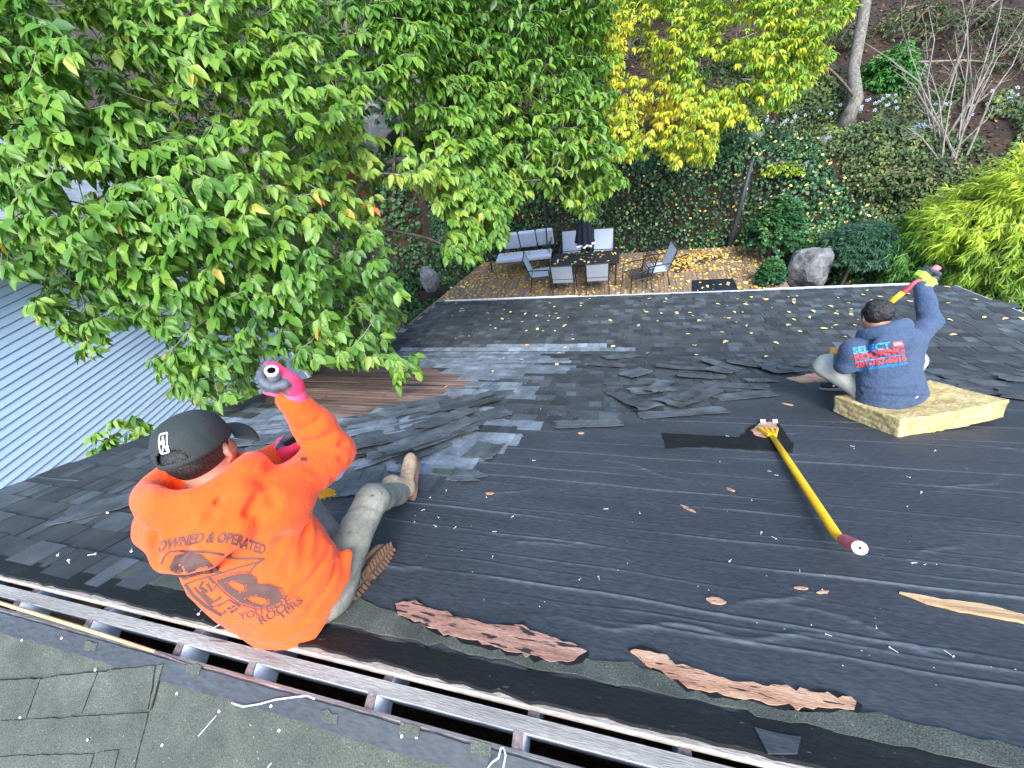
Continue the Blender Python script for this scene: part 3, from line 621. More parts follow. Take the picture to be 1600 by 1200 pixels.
# ================================================================== foliage
TRI6 = np.array([(0, 2, 1), (0, 1, 3), (2, 5, 4), (2, 4, 1), (1, 4, 6), (1, 6, 3), (5, 7, 4), (4, 7, 6)])
def leaf_tpl(w=.5, fold=.10, droop=.18):
    """tip along +Y, length 1, a folded and drooping blade"""
    y = np.array([0, .34, .34, .34, .70, .70, .70, 1.0]); x = np.array([0, 0, -.5, .5, 0, -.38, .38, 0]) * w
    z = -droop * y ** 2 + np.where(np.abs(x) > 0, fold, 0)
    return np.stack([x, y, z], -1), TRI6
def needle_tpl(w=.08, droop=.3):
    y = np.array([0, .5, .5, 1.0]); x = np.array([0, -.5, .5, 0]) * w; z = -droop * y ** 2
    return np.stack([x, y, z], -1), np.array([(0, 2, 1), (1, 2, 3)])
def blade_tpl(w=.5, fold=.08):
    return np.array([[0, 0, 0], [-.5 * w, .5, fold], [.5 * w, .5, fold], [0, 1, -.06]]), np.array([(0, 2, 1), (1, 2, 3)])
def leaves(P, A, Nn, S, tpl):
    """leaf stalk points P, axes A, face normals Nn, lengths S -> V, F"""
    T, F = tpl; A = nrm(A); B = nrm(np.cross(A, Nn)); Z = np.cross(B, A)
    V = P[:, None] + S[:, None, None] * (T[None, :, 0:1] * B[:, None] + T[None, :, 1:2] * A[:, None] + T[None, :, 2:3] * Z[:, None])
    k = len(T); FF = (F[None] + (np.arange(len(P)) * k)[:, None, None]).reshape(-1, 3)
    return V.reshape(-1, 3), FF
def whorls(C, D, rng, nl=(6, 10), size=.115, sd=.025, spread=(.25, 1.0), drop=.55, face=.35):
    """clusters of drooping leaves round a twig tip; C centres, D twig directions"""
    cnt = rng.integers(nl[0], nl[1] + 1, len(C)); idx = np.repeat(np.arange(len(C)), cnt); n = len(idx)
    ph = rng.uniform(0, 6.283, n); D = nrm(D)[idx]
    h = np.stack([np.cos(ph), np.sin(ph), np.zeros(n)], -1)
    A = nrm(h * rng.uniform(*spread, n)[:, None] + D * .45 + [0, 0, -1] * (drop * rng.uniform(.3, 1.3, n))[:, None])
    Nn = nrm(np.array([0, 0, 1.0]) * .85 + h * .45 + D * face + rng.normal(size=(n, 3)) * .28)
    P = C[idx] - D * rng.uniform(0, .09, n)[:, None] + A * .02
    S = np.clip(rng.normal(size, sd, n), size * .45, size * 1.6)
    return P, A, Nn, S, idx
def grow(trunk, rad0, tips, rng, sag=.06, rmin=.0035, seg=.22, sides=5, expo=.42):
    """branches: every tip is joined to the nearest wood already grown"""
    nodes = [np.asarray(p, float) for p in trunk]; par = [-1] + list(range(len(trunk) - 1)); root_d = [0.0]
    for i in range(1, len(nodes)): root_d.append(root_d[-1] + np.linalg.norm(nodes[i] - nodes[i - 1]) * .3)
    cap = len(tips) * 14 + 200; NP = np.zeros((cap, 3)); RD = np.zeros(cap); n = len(nodes); NP[:n] = nodes; RD[:n] = root_d
    T = np.asarray(trunk); order = np.argsort(np.min(np.linalg.norm(tips[:, None] - T[None], axis=2), 1))
    tipn = []; tipd = np.zeros((len(tips), 3))
    for t in order:
        p = tips[t]; d = np.linalg.norm(NP[:n] - p, axis=1); j = int(np.argmin(d + .25 * RD[:n])); L = d[j]
        k = max(1, min(10, int(L / seg))); a = NP[j].copy(); last = j
        off = rng.normal(size=3) * L * .07
        for q in range(1, k + 1):
            f = q / k; pt = a + (p - a) * f + off * math.sin(f * 3.1416) + np.array([0, 0, sag * L * math.sin(f * 3.1416)])
            if n >= cap: break
            NP[n] = pt; RD[n] = RD[last] + L / k; par.append(last); last = n; n += 1
        tipn.append(last); tipd[t] = nrm(NP[last] - NP[par[last]]) if par[last] >= 0 else [0, 0, 1]
    w = np.zeros(n); w[tipn] += 1
    for i in range(n - 1, 0, -1): w[par[i]] += w[i]
    r = np.maximum(rmin, rad0 * (np.maximum(w, 1) / max(w[0], 1)) ** expo); par = np.array(par)
    i = np.arange(1, n); a = NP[par[1:n]]; b = NP[1:n]; ra = np.minimum(r[par[1:n]], r[i] * 1.5 + .004); rb = r[i]
    d = nrm(b - a); up = np.where(np.abs(d[:, 2:3]) > .9, [[1.0, 0, 0]], [[0, 0, 1.0]]); R = nrm(np.cross(d, up)); U = np.cross(R, d)
    th = np.linspace(0, 2 * math.pi, sides, endpoint=False); ring = np.cos(th)[None, :, None] * R[:, None] + np.sin(th)[None, :, None] * U[:, None]
    V = np.concatenate([a[:, None] + ra[:, None, None] * ring, b[:, None] + rb[:, None, None] * ring], 1).reshape(-1, 3)
    k = np.arange(sides); q = np.stack([k, (k + 1) % sides, (k + 1) % sides + sides, k + sides], -1)
    F = (q[None] + (np.arange(len(a)) * 2 * sides)[:, None, None]).reshape(-1, 4)
    return V, F, tipd, NP[:n]
def px_cloud(poly, n, depth_fn, back, rng, gaps=(), pw=1.4, wob=13.0):
    P = np.asarray(poly, float); lo, hi = P.min(0), P.max(0); out = []
    while sum(len(o) for o in out) < n:
        q = rng.uniform(lo, hi, (n * 2, 2)); k = in_poly(poly, q + wob * np.stack([vnoise(q / 26.0, 71), vnoise(q / 26.0, 72)], -1))
        for g in gaps: k &= ~(in_poly(g, q) & (rng.random(len(q)) < .93))
        out.append(q[k])
    q = np.concatenate(out)[:n]; d = depth_fn(q) + back * rng.random(n) ** pw
    c = np.stack([q[:, 0] - 800, q[:, 1] - 600, np.full(n, FPX)], -1) * (d / FPX)[:, None]
    return c @ RM.T + EYE, q, d
def idw(ctrl):
    c = np.array(ctrl, float)
    def f(q):
        d2 = ((q[:, None] - c[None, :, :2]) ** 2).sum(2) + 400.0; w = 1 / d2 ** 1.5; return (w * c[None, :, 2]).sum(1) / w.sum(1)
    return f

# ---------------------------------------------------------------- the big cherry tree beside the roof
rng = np.random.default_rng(21)
CH = [(-160, -120), (955, -120), (950, 60), (958, 150), (952, 250), (985, 288), (940, 322), (905, 352), (880, 305), (835, 300), (800, 322), (765, 380), (745, 416), (705, 402), (690, 335), (660, 310), (640, 300), (632, 340), (648, 420), (652, 455), (600, 480), (642, 500), (600, 545), (640, 570), (625, 590), (560, 600), (515, 615), (450, 600), (420, 560), (395, 590), (380, 632), (330, 640), (290, 640), (265, 612), (245, 560), (262, 520), (170, 505), (145, 545), (90, 520), (45, 482), (70, 440), (20, 425), (-160, 430)]
GAPS = [[(560, 140), (620, 150), (625, 260), (570, 240)], [(590, 280), (680, 300), (690, 400), (650, 470), (600, 420)], [(80, 270), (160, 270), (160, 320), (85, 310)], [(110, 90), (150, 80), (160, 160), (120, 170)], [(300, 110), (345, 130), (330, 200), (300, 190)]]
DEP = idw([(0, 0, 3.0), (100, 120, 2.9), (300, 60, 3.2), (450, 150, 3.5), (330, 330, 3.1), (100, 330, 3.0), (100, 470, 3.3), (250, 520, 3.4), (320, 620, 3.7), (500, 560, 3.8), (450, 420, 3.5), (600, 450, 4.2), (600, 570, 3.9), (620, 290, 4.6), (720, 380, 5.4), (700, 200, 5.0), (840, 200, 5.9), (890, 320, 6.4), (920, 60, 6.4), (620, 40, 4.4), (800, 40, 5.4)])
C, q, d = px_cloud(CH, 6400, DEP, 2.6, rng, GAPS, 1.5)
CB, q2, d2 = px_cloud([(135, 668), (160, 655), (230, 660), (240, 690), (180, 700), (130, 690)], 10, lambda q: np.full(len(q), 4.3), .3, rng)
CC_, q3, d3 = px_cloud([(110, 700), (170, 690), (180, 706), (115, 716)], 4, lambda q: np.full(len(q), 4.5), .2, rng)
CD, q4, d4 = px_cloud([(570, 565), (650, 555), (652, 595), (600, 605), (560, 595)], 16, lambda q: np.full(len(q), 3.9), .3, rng)
CE, q5, d5 = px_cloud([(560, -80), (985, -80), (950, 60), (958, 150), (952, 250), (985, 288), (940, 322), (905, 352), (880, 305), (835, 300), (800, 322), (765, 380), (745, 416), (705, 402), (690, 335), (655, 250), (600, 120)], 4000, DEP, 1.8, rng, GAPS, 1.2, 20.0)
CE = CE[vnoise(CE * 2.4, 38) > -.22]
C = np.concatenate([C, CE, CB, CC_, CD]); n_main = len(C)
dens = vnoise(C * 1.9, 8)
keep = (dens > -.40) & (C[:, 2] > roof_z(C[:, 0], C[:, 1]) + .22) & (C[:, 0] > -7.75)
keep[len(C) - 30:] = (C[len(C) - 30:, 2] > roof_z(C[len(C) - 30:, 0], C[len(C) - 30:, 1]) + .12)
_pc = proj(C); keep &= ~((_pc[:, 0] > 420) & (_pc[:, 0] < 618) & (_pc[:, 1] > 570))
C = C[keep]
base = np.array([-6.3, 8.7, -4.9]); trunk = [base, base + [.1, -.1, .9], base + [.25, -.35, 1.8], base + [.5, -.8, 2.7], base + [.75, -1.4, 3.6], base + [.9, -2.1, 4.4], base + [1.0, -2.9, 5.1]]
limbs = [(-5.9, 5.2, -.6), (-4.2, 4.6, .4), (-5.0, 3.2, 1.2), (-3.0, 6.6, .2), (-2.0, 7.2, .8), (-6.4, 3.2, .2), (-3.2, 4.2, 1.5)]
Vb, Fb, tipd, _ = grow(trunk, .11, np.concatenate([np.array(limbs), C]), rng, sag=.05, rmin=.0027, expo=.50)
tree = thing('cherry_tree', 'large green broadleaf tree crowding over the left side of the roof', 'tree', base)
obj('trunk', *tube(trunk, [.22, .19, .17, .15, .13, .11, .08], 10), MT['bark'], tree)
obj('branches', Vb, Fb, MT['twig'], tree, smooth=True)
D = nrm(tipd[len(limbs):] * .5 + nrm(C - np.array([-5.0, 7.0, 0.5])) * .6 + [0, 0, -.35])
P, A, Nn, S, idx = whorls(C, D, rng, (7, 11), .125, .026, face=.75)
cl = np.clip(.46 + .20 * vnoise(C * .9, 12) + .10 * rng.normal(size=len(C)), .05, .80)
pc = proj(C)
warm = np.exp(-(((pc[:, 0] - 560) / 130) ** 2 + ((pc[:, 1] - 300) / 40) ** 2)); cl = np.clip(cl + .36 * warm * rng.uniform(.4, 1.1, len(C)), 0, .92)
rnd = np.clip(cl[idx] + rng.normal(size=len(idx)) * .10, 0, .93); rnd[rng.random(len(idx)) < .003] = .97; rnd[(warm[idx] > .35) & (rng.random(len(idx)) < .06)] = .995
# the leaves that show largest are single objects, the rest one mass
pl = proj(P + A * S[:, None] * .5); inside = (pl[:, 0] > 5) & (pl[:, 0] < 1595) & (pl[:, 1] > 5) & (pl[:, 1] < 1195)
big = np.where(inside, S / pl[:, 2], 0)
# front-most only: crude visibility by pixel cells
cell = (pl[:, 0] // 9).astype(int) * 1000 + (pl[:, 1] // 9).astype(int); o_ = np.lexsort((pl[:, 2], cell)); first = np.zeros(len(P), bool); first[o_[np.concatenate([[True], np.diff(cell[o_]) != 0])]] = True
big = np.where(first, big, big * .3)
top = np.argsort(-big)[:290]; mask = np.ones(len(P), bool); mask[top] = False
tpls = [leaf_tpl(.50, .10, .20), leaf_tpl(.44, .13, .34), leaf_tpl(.56, .07, .10)]
Vl, Fl, Rl = [], [], []; off = 0; tid = rng.integers(0, 3, len(P))
for t in range(3):
    m_ = mask & (tid == t); V, F = leaves(P[m_], A[m_], Nn[m_], S[m_], tpls[t]); Vl.append(V); Fl.append(F + off); off += len(V); Rl.append(np.repeat(rnd[m_], len(tpls[t][0])))
tag(obj('foliage', np.concatenate(Vl), np.concatenate(Fl), MT['cherry_leaf'], tree, org=base + [0, 0, 4], smooth=True, attr=np.concatenate(Rl)), kind='stuff')
LM = {}
for t in range(3):
    for k in range(8):
        LM[t, k] = mk('leaf', *tpls[t], MT['cherry_leaf'], smooth=True, attr=np.full(len(tpls[t][0]), (k + .5) / 8 * .9 if k < 7 else .96))
for i in top:
    a = nrm(A[i]); b = nrm(np.cross(a, Nn[i])); z = np.cross(b, a); k = min(7, int(rnd[i] / .9 * 8)); s = S[i]
    m = Matrix(((b[0] * s, a[0] * s, z[0] * s, P[i, 0] - base[0]), (b[1] * s, a[1] * s, z[1] * s, P[i, 1] - base[1]), (b[2] * s, a[2] * s, z[2] * s, P[i, 2] - base[2]), (0, 0, 0, 1)))
    o = bpy.data.objects.new('leaf', LM[tid[i], k]); COL.objects.link(o); o.parent = tree; o.matrix_local = m
print('cherry', len(C), len(P))

# ---------------------------------------------------------------- helper for the other plants
def plant(name, label, cat, base, trunk, r0, C, mat, wood, rng, nl=(7, 11), size=.1, sd=.02, drop=.4, spread=(.3, 1.0), tpl=None, rnd0=None, group=None, limbs=None, center=None, expo=.45, crown='foliage', foliage_kind='stuff'):
    t = thing(name, label, cat, base, group)
    V, F, td, _ = grow(trunk, r0, C, rng, expo=expo)
    obj('branches', V, F, MT[wood], t, smooth=True)
    cen = C.mean(0) if center is None else np.asarray(center)
    D = nrm(td * .4 + nrm(C - cen) * .7)
    P, A, Nn, S, idx = whorls(C, D, rng, nl, size, sd, spread, drop)
    r = rng.random(len(C)) if rnd0 is None else rnd0
    V, F = leaves(P, A, Nn, S, tpl or leaf_tpl(.5, .1, .2)); k = len((tpl or leaf_tpl())[0])
    tag(obj(crown, V, F, MT[mat], t, org=cen, smooth=True, attr=np.repeat(np.clip(r[idx] + rng.normal(size=len(idx)) * .12, 0, 1), k)), kind=foliage_kind)
    return t
# ---------------------------------------------------------------- turning tree with the grey trunk
YP = [(930, -80), (1345, -80), (1338, 22), (1300, 50), (1282, 130), (1225, 165), (1165, 150), (1185, 200), (1132, 195), (1112, 245), (1080, 265), (1010, 240), (955, 255)]
YD = idw([(940, 50, 7.2), (1000, 200, 7.6), (1080, 160, 7.2), (1180, 60, 6.8), (1290, 20, 6.6), (1250, 120, 7.0), (1060, 250, 7.8), (1150, 190, 7.4)])
YG = [[(975, 60), (1000, 50), (1010, 115), (970, 125)], [(1075, 80), (1150, 90), (1200, 125), (1110, 140)], [(1130, 30), (1180, 25), (1190, 55), (1140, 60)], [(1005, 15), (1060, 30), (1030, 60)]]
rng = np.random.default_rng(31)
C, q, d = px_cloud(YP, 4300, YD, 2.2, rng, YG)
C = C[vnoise(C * 2.2, 18) > -.3]
base = np.array([5.66, 13.5, -1.75]); tr = [base, base + [.12, .08, .6], at(1333, 110, 10.2), at(1348, 30, 10.2), at(1360, -50, 10.1), at(1368, -130, 10.0), at(1372, -200, 9.9)]
pc = proj(C); f = .52 + .2 * vnoise(C * 1.0, 5) + .14 * rng.normal(size=len(C)) + .5 * np.exp(-(((pc[:, 0] - 1030) / 40) ** 2 + ((pc[:, 1] - 165) / 45) ** 2)) + .25 * np.exp(-(((pc[:, 0] - 1000) / 40) ** 2 + ((pc[:, 1] - 60) / 50) ** 2))
t = plant('turning_tree', 'yellowing tree with a slim grey trunk on the hillside', 'tree', base, tr[1:5], .030, C, 'yellow_leaf', 'twig_dark', rng, (9, 14), .100, .026, .6, tpl=leaf_tpl(.36, .08, .2), rnd0=np.clip(f, .03, .97))
obj('trunk', *tube(tr, [.20, .15, .135, .13, .12, .10, .07], 12), MT['bark'], t, smooth=True)

# ---------------------------------------------------------------- woodland behind and to the left
rng = np.random.default_rng(41)
wd = [('dark green woodland tree standing uphill behind the cherry tree on the far left', (-12.5, 13.0), 5.4, 2.9), ('dark leafy woodland tree on the hillside left of the patio swing', (-6.5, 15.0), 5.0, 2.6), ('dark woodland tree uphill behind the patio swing', (-2.6, 17.5), 5.0, 2.4), ('dark woodland tree high on the hill behind the yellowing tree', (1.5, 19.5), 4.6, 2.2), ('dark woodland tree behind the neighbouring house', (-15.5, 8.5), 6.4, 3.0), ('dark woodland tree beyond the neighbouring roof edge', (-10.5, 19.0), 7.2, 3.2)]
for lab, (x, y), h, rr in wd:
    z0 = float(hill_z(x, y)); base = np.array([x, y, z0 - .1]); n = 420
    u = nrm(rng.normal(size=(n, 3))); C = base + [0, 0, h * .62] + u * (rr * rng.uniform(.45, 1, n) ** .5)[:, None] * [1, 1, .85 * h / (2 * rr)]
    C = C[(vnoise(C * 1.5, 3) > -.5) & (C[:, 2] > z0 + .3)]
    tr = [base, base + [.05, 0, h * .3], base + [-.05, .05, h * .6], base + [0, 0, h * .85]]
    t = plant('woodland_tree', lab, 'tree', base, tr, .13, C, 'dark_leaf', 'twig_dark', rng, (8, 12), .2, .04, .4, rnd0=np.clip(.45 + .25 * vnoise(C, 4), 0, 1))
    obj('trunk', *tube(tr, [.2, .16, .12, .06], 9), MT['bark'], t, smooth=True)

# ---------------------------------------------------------------- ivy on the bank, mounds and shrubs
rng = np.random.default_rng(51)
def ivy(name, label, x0, x1, t0, t1, n, size, mat='ivy_leaf', lift=.12, yf=None, sel=None, sd=5):
    x = rng.uniform(x0, x1, n); y = yf(x) + rng.uniform(t0, t1, n); 
    P = np.stack([x, y, hill_z(x, y)], -1); e = .05
    nx = -(hill_z(x + e, y) - hill_z(x - e, y)) / (2 * e); ny = -(hill_z(x, y + e) - hill_z(x, y - e)) / (2 * e); N_ = nrm(np.stack([nx, ny, np.ones(n)], -1))
    bl = np.clip(.5 + .7 * vnoise(P * 1.6, sd), 0, 1.4); k = np.ones(n, bool) if sel is None else sel(P); 
    P = P + N_ * (lift * (bl * 1.4 * rng.uniform(.2, 1, n)))[:, None]
    A = nrm(rng.normal(size=(n, 3)) * .7 + [0, -.25, -.55] + N_ * .1); Nn = nrm(N_ + rng.normal(size=(n, 3)) * .45 + [0, -.2, .3])
    S = size * rng.uniform(.5, 1.6, n); r = np.clip(.45 + .38 * vnoise(P * 3, sd + 1) + .2 * rng.normal(size=n), 0, 1)
    tp = blade_tpl(.75); V, F = leaves(P[k], A[k], Nn[k], S[k], tp)
    return tag(obj(name, V, F, MT[mat], None, org=P.mean(0), attr=np.repeat(r[k], 4)), label, kind='stuff')
foot = lambda x: 11.95 - .35 * np.clip((-x - 4.6) / 2, 0, 1) - 2.6 * np.clip((x - 4.0) / 2.2, 0, 1)
ivy('ivy', 'dark ivy covering the steep bank behind the deck', -6.5, 9.5, -.05, 2.1, 34000, .085, yf=foot, lift=.16)
ivy('ground_cover', 'low green plants on the slope above the ivy bank', 2.4, 12, 1.4, 5.2, 34000, .075, 'olive_leaf', yf=foot, lift=.22, sel=lambda P: vnoise(P * 1.1, 77) > -.15, sd=15)
ivy('undergrowth', 'dark undergrowth on the shaded slope left of the deck', -16, -2.0, -2.5, 13, 42000, .14, 'dark_leaf', yf=foot, lift=.45, sel=lambda P: vnoise(P * 1.0, 79) > -.45, sd=25)
# leaf litter on the hill
n = 26000; x = rng.uniform(-8, 17, n); y = foot(x) + 1.2 + rng.uniform(0, 12, n) ** 1.0; P = np.stack([x, y, hill_z(x, y) + .015], -1)
A = nrm(np.stack([rng.normal(size=n), rng.normal(size=n), rng.normal(size=n) * .3 - .1], -1)); Nn = nrm(np.stack([rng.normal(size=n) * .3, rng.normal(size=n) * .3 - .3, np.ones(n)], -1))
V, F = leaves(P, A, Nn, .10 * rng.uniform(.4, 1.6, n), blade_tpl(.6)); tag(obj('leaf_litter', V, F, MT['litter'], None, org=P.mean(0), attr=np.repeat(rng.random(n) ** 1.5, 4)), 'brown fallen leaves covering the hillside', kind='stuff')
# pale leaves caught on the ivy
n = 620; x = rng.uniform(-3.5, 8.5, n); y = foot(x) + rng.uniform(0, 2.2, n); P = np.stack([x, y - .12, hill_z(x, y) + .17], -1)
A = nrm(np.stack([rng.normal(size=n), rng.normal(size=n) * .3, rng.normal(size=n)], -1)); Nn = nrm(np.stack([rng.normal(size=n) * .3, -np.ones(n), .8 * np.ones(n)], -1))
V, F = leaves(P, A, Nn, .085 * rng.uniform(.5, 1.3, n), blade_tpl(.6)); tag(obj('caught_leaves', V, F, MT['fall_leaf'], None, org=P.mean(0), attr=np.repeat(rng.uniform(.4, 1, n), 4)), 'pale yellow leaves caught in the ivy', kind='stuff')

def mound(name, label, c, r, n, mat, size, tpl, rng, cat='shrub', nl=(10, 16), drop=.5, up=0.0, wood='twig_dark', rfun=None, squash=(1, 1, 1), shell=.6, spread=(.3, 1.0)):
    c = np.asarray(c, float); u = nrm(rng.normal(size=(n, 3))); u[:, 2] = np.abs(u[:, 2]) * 1.45 - .62
    C = c + u * (r * rng.uniform(shell, 1, n) * (1 + .13 * vnoise(u * 2.2, int(r * 100)) ))[:, None] * np.array(squash); C[:, 2] += up
    b = np.array([c[0], c[1], float(hill_z(c[0], c[1]))]); b[2] = min(b[2], c[2] - .2)
    tr = [b, b + (c - b) * .5, c]
    rr = (.5 + .3 * vnoise(C * 2.5, 9) + .15 * u[:, 2]) if rfun is None else rfun(C, u)
    return plant(name, label, cat, b, tr, .05, C, mat, wood, rng, nl, size, size * .22, drop, tpl=tpl, rnd0=np.clip(rr, 0, 1), center=c - [0, 0, r * .5], spread=spread)
rng = np.random.default_rng(61)
mound('round_bush', 'rounded bright green bush beside the grey trunk on the hill', at(1385, 122, 10.6), .86, 520, 'bush_leaf', .12, leaf_tpl(.45), rng)
mound('lime_shrub', 'small lime green shrub below the round bush', at(1335, 262, 10.0), .30, 110, 'lime_leaf', .08, leaf_tpl(.5), rng, nl=(7, 10))
mound('juniper', 'dark blue green juniper above the grey boulder', at(1345, 378, 9.0), .74, 950, 'juniper_leaf', .11, needle_tpl(.22, .35), rng, nl=(16, 24), drop=.25, squash=(1.15, 1, .72))
mound('ivy_mound', 'dark glossy shrub mound spilling onto the right end of the deck', at(1215, 352, 9.9), .75, 620, 'ivy_leaf', .085, blade_tpl(.75), rng, nl=(12, 18), squash=(.95, .9, 1.25))
mound('ivy_mound', 'dark glossy shrub mound between the deck corner and the grey boulder', at(1205, 425, 9.4), .36, 240, 'ivy_leaf', .08, blade_tpl(.75), rng, nl=(12, 18), squash=(.9, .8, 1.1))
mound('fern_clump', 'yellow green leafy clump between the ivy and the lime shrub', at(1225, 262, 10.3), .40, 130, 'lime_leaf', .085, leaf_tpl(.5), rng, nl=(5, 8), squash=(1.3, 1, .6))
mound('olive_shrub', 'straggly olive shrub at the foot of the bare stems', at(1400, 282, 9.5), .62, 240, 'olive_leaf', .10, leaf_tpl(.45), rng, nl=(6, 9), squash=(1.5, 1, .6))
mound('olive_shrub', 'olive shrub with pale flowers between grey trunk and bare stems', at(1355, 205, 10.3), .55, 220, 'olive_leaf', .10, leaf_tpl(.45), rng, nl=(6, 9), squash=(1.4, 1, .6))
mound('grey_shrub', 'dull grey green shrub behind the bare stems at the hill top', at(1560, 130, 11.2), .95, 300, 'juniper_leaf', .13, leaf_tpl(.4), rng, nl=(6, 9), squash=(1.3, 1, .7))
mound('grey_shrub', 'low dark shrub under the trunk near the stones', at(1250, 200, 10.9), .55, 220, 'olive_leaf', .10, leaf_tpl(.45), rng, nl=(6, 9), squash=(1.6, 1, .5))
mound('ivy_mound', 'dark glossy shrub creeping over the top of the grey boulder', at(1275, 372, 9.8), .42, 300, 'ivy_leaf', .08, blade_tpl(.75), rng, nl=(12, 18), squash=(1.2, .9, .7))
def on_hill(px):
    d = ray(*px)
    for t_ in np.arange(8, 30, .04):
        q = EYE + d * (t_ / d[1])
        if q[2] < hill_z(q[0], q[1]): return q
    return EYE + d * (20 / d[1])
for k, (px, r_, dd) in enumerate((((1500, 60), .95, 0), ((1590, 95), .8, 0), ((1300, 70), .7, 0), ((1425, 45), .8, 0), ((1270, 130), .6, 12.0), ((980, 90), 1.0, 13.5), ((1090, 110), 1.0, 13.2), ((1190, 100), .9, 13.0))):
    mound('brush', ['tangled dry brush uphill behind the bare stems', 'tangled dry brush in the top right corner', 'dry brush left of the slim grey trunk top', 'dry brush just above the round bush', 'low brush between the yellow crown and the trunk', 'dark brush seen through the left of the yellow crown', 'dark brush seen through the middle of the yellow crown', 'dark brush seen through the right of the yellow crown'][k], on_hill(px) + [0, -.1, r_ * .25], r_, 210, 'olive_leaf' if k < 5 else 'dark_leaf', .085, leaf_tpl(.4), rng, nl=(5, 8), squash=(1.4, 1, .6))
# drooping threadleaf conifers at the right roof edge
def thread(name, label, c, r, n, mat, rng, sq):
    c = np.asarray(c, float); u = nrm(rng.normal(size=(n, 3))); u[:, 2] = u[:, 2] * 1.05 - .08
    C = c + u * (r * rng.uniform(.55, 1, n) * (1 + .22 * vnoise(u * 3.0, 4)))[:, None] * np.array(sq)
    k = C[:, 2] > np.maximum(roof_z(C[:, 0], C[:, 1]) + .05, -4.9); k &= ~((C[:, 0] < XR + .1) & (C[:, 1] < YE + .1) & (C[:, 2] < roof_z(C[:, 0], C[:, 1]) + .06)); C = C[k]; u = u[k]
    b = np.array([c[0], c[1], min(float(hill_z(c[0], c[1])), c[2] - r)])
    t = thing(name, label, 'conifer', b); tr = [b, b + (c - b) * .6, c + [0, 0, r * .5]]
    V, F, td, _ = grow(tr, .09, C, rng); obj('branches', V, F, MT['twig_dark'], t, smooth=True)
    cnt = rng.integers(16, 26, len(C)); idx = np.repeat(np.arange(len(C)), cnt); m = len(idx)
    fan = nrm(u * [1, 1, .35] + rng.normal(size=(len(C), 3)) * .25)[idx]
    A = nrm(fan + rng.normal(size=(m, 3)) * .42 + [0, 0, -.35]); Nn = nrm(u[idx] * .6 + [0, 0, .8] + rng.normal(size=(m, 3)) * .3)
    P = C[idx] - fan * rng.uniform(0, .16, m)[:, None] + rng.normal(size=(m, 3)) * .03
    V, F = leaves(P, A, Nn, rng.uniform(.08, .24, m), needle_tpl(.13, .5))
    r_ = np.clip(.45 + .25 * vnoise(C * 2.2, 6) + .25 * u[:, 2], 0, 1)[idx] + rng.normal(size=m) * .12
    tag(obj('foliage', V, F, MT[mat], t, org=c, attr=np.repeat(np.clip(r_, 0, 1), 4)), kind='stuff'); return t
rng = np.random.default_rng(71)
thread('threadleaf_conifer', 'golden drooping conifer overhanging the right roof corner', at(1595, 342, 7.7), 1.55, 1500, 'conifer_leaf', rng, (1.0, .8, .95))
thread('threadleaf_conifer', 'green drooping conifer left of the golden one', at(1452, 385, 8.7), 1.0, 800, 'green_thread', rng, (1.15, .8, .85))
# bare many-stemmed shrub
rng = np.random.default_rng(81)
b = at(1455, 285, 9.7); b[2] = float(hill_z(b[0], b[1])) - .05; t = thing('bare_shrub', 'leafless shrub of many pale upright stems on the slope', 'shrub', b)
ends = [(1340, 60), (1408, 40), (1395, 110), (1450, 10), (1490, 20), (1530, -40), (1570, -20), (1610, 10), (1600, 60), (1585, 110), (1605, 150), (1520, 60), (1480, 80), (1440, 90), (1425, 160), (1545, 100), (1560, 40), (1500, -20), (1470, 130), (1600, 200), (1550, 170), (1415, 200)]
for e in ends:
    p1 = at(e[0], e[1], 9.8 + rng.uniform(-1.2, .8)); p0 = b + rng.normal(size=3) * [.18, .12, 0]; mid = (p0 + p1) / 2 + rng.normal(size=3) * .12 + [0, 0, .12]
    mb = MB(); pts = [p0, (p0 * .75 + mid * .25) + rng.normal(size=3) * .02, mid, (mid + p1) / 2 + rng.normal(size=3) * .06, p1]; mb.add(tube(pts, [.022, .019, .015, .011, .004], 5))
    for k in range(4):
        a_ = mid + (p1 - mid) * rng.uniform(-.3, .9); mb.add(tube([a_, a_ + (p1 - p0) * .10 + rng.normal(size=3) * .16, a_ + (p1 - p0) * .18 + rng.normal(size=3) * .26], [.007, .005, .002], 4))
    mb.build('stem', [MT['twig']], t)
# flowering plants
rng = np.random.default_rng(91)
for (lab, px, r, n) in (('pale blue flower cluster on the slope right of the bare stems', (1555, 212), .55, 60), ('small pale blue flower cluster left of the bare stems', (1412, 233), .16, 14), ('scattered white flowers below the round bush', (1350, 165), .45, 26), ('white flowers above the grey stone by the yellowing tree', (1228, 185), .25, 10), ('pale flowers just above the juniper', (1366, 312), .12, 8), ('pale flower pair beside the bare stems', (1468, 172), .10, 6)):
    c = at(*px, 9.9); b = np.array([c[0], c[1], float(hill_z(c[0], c[1])) - .02]); t = thing('flowering_plant', lab, 'flower', b)
    mb = MB(); st = MB()
    for k in range(n):
        p = c + rng.normal(size=3) * [r, r * .4, r * .22]; p[2] = max(p[2], float(hill_z(p[0], p[1])) + .08)
        st.add(tube([[p[0] + rng.normal() * .04, p[1] + .05, float(hill_z(p[0], p[1])) - .02], p], [.006, .004], 4))
        for a in np.linspace(0, 6.283, 5, endpoint=False) + rng.uniform(0, 1):
            dd = np.array([math.cos(a), math.sin(a) * .6 - .2, math.sin(a) * .7 + .3]); V, F = leaves((p + dd * .01)[None], dd[None], np.array([[.1, -.7, .7]]), np.array([rng.uniform(.028, .05)]), blade_tpl(.8)); mb.add((V, [tuple(f) for f in F]))
    tag(mb.build('petals', [MT['petal']], t), kind='stuff'); tag(st.build('stems', [MT['twig_dark']], t), kind='stuff')
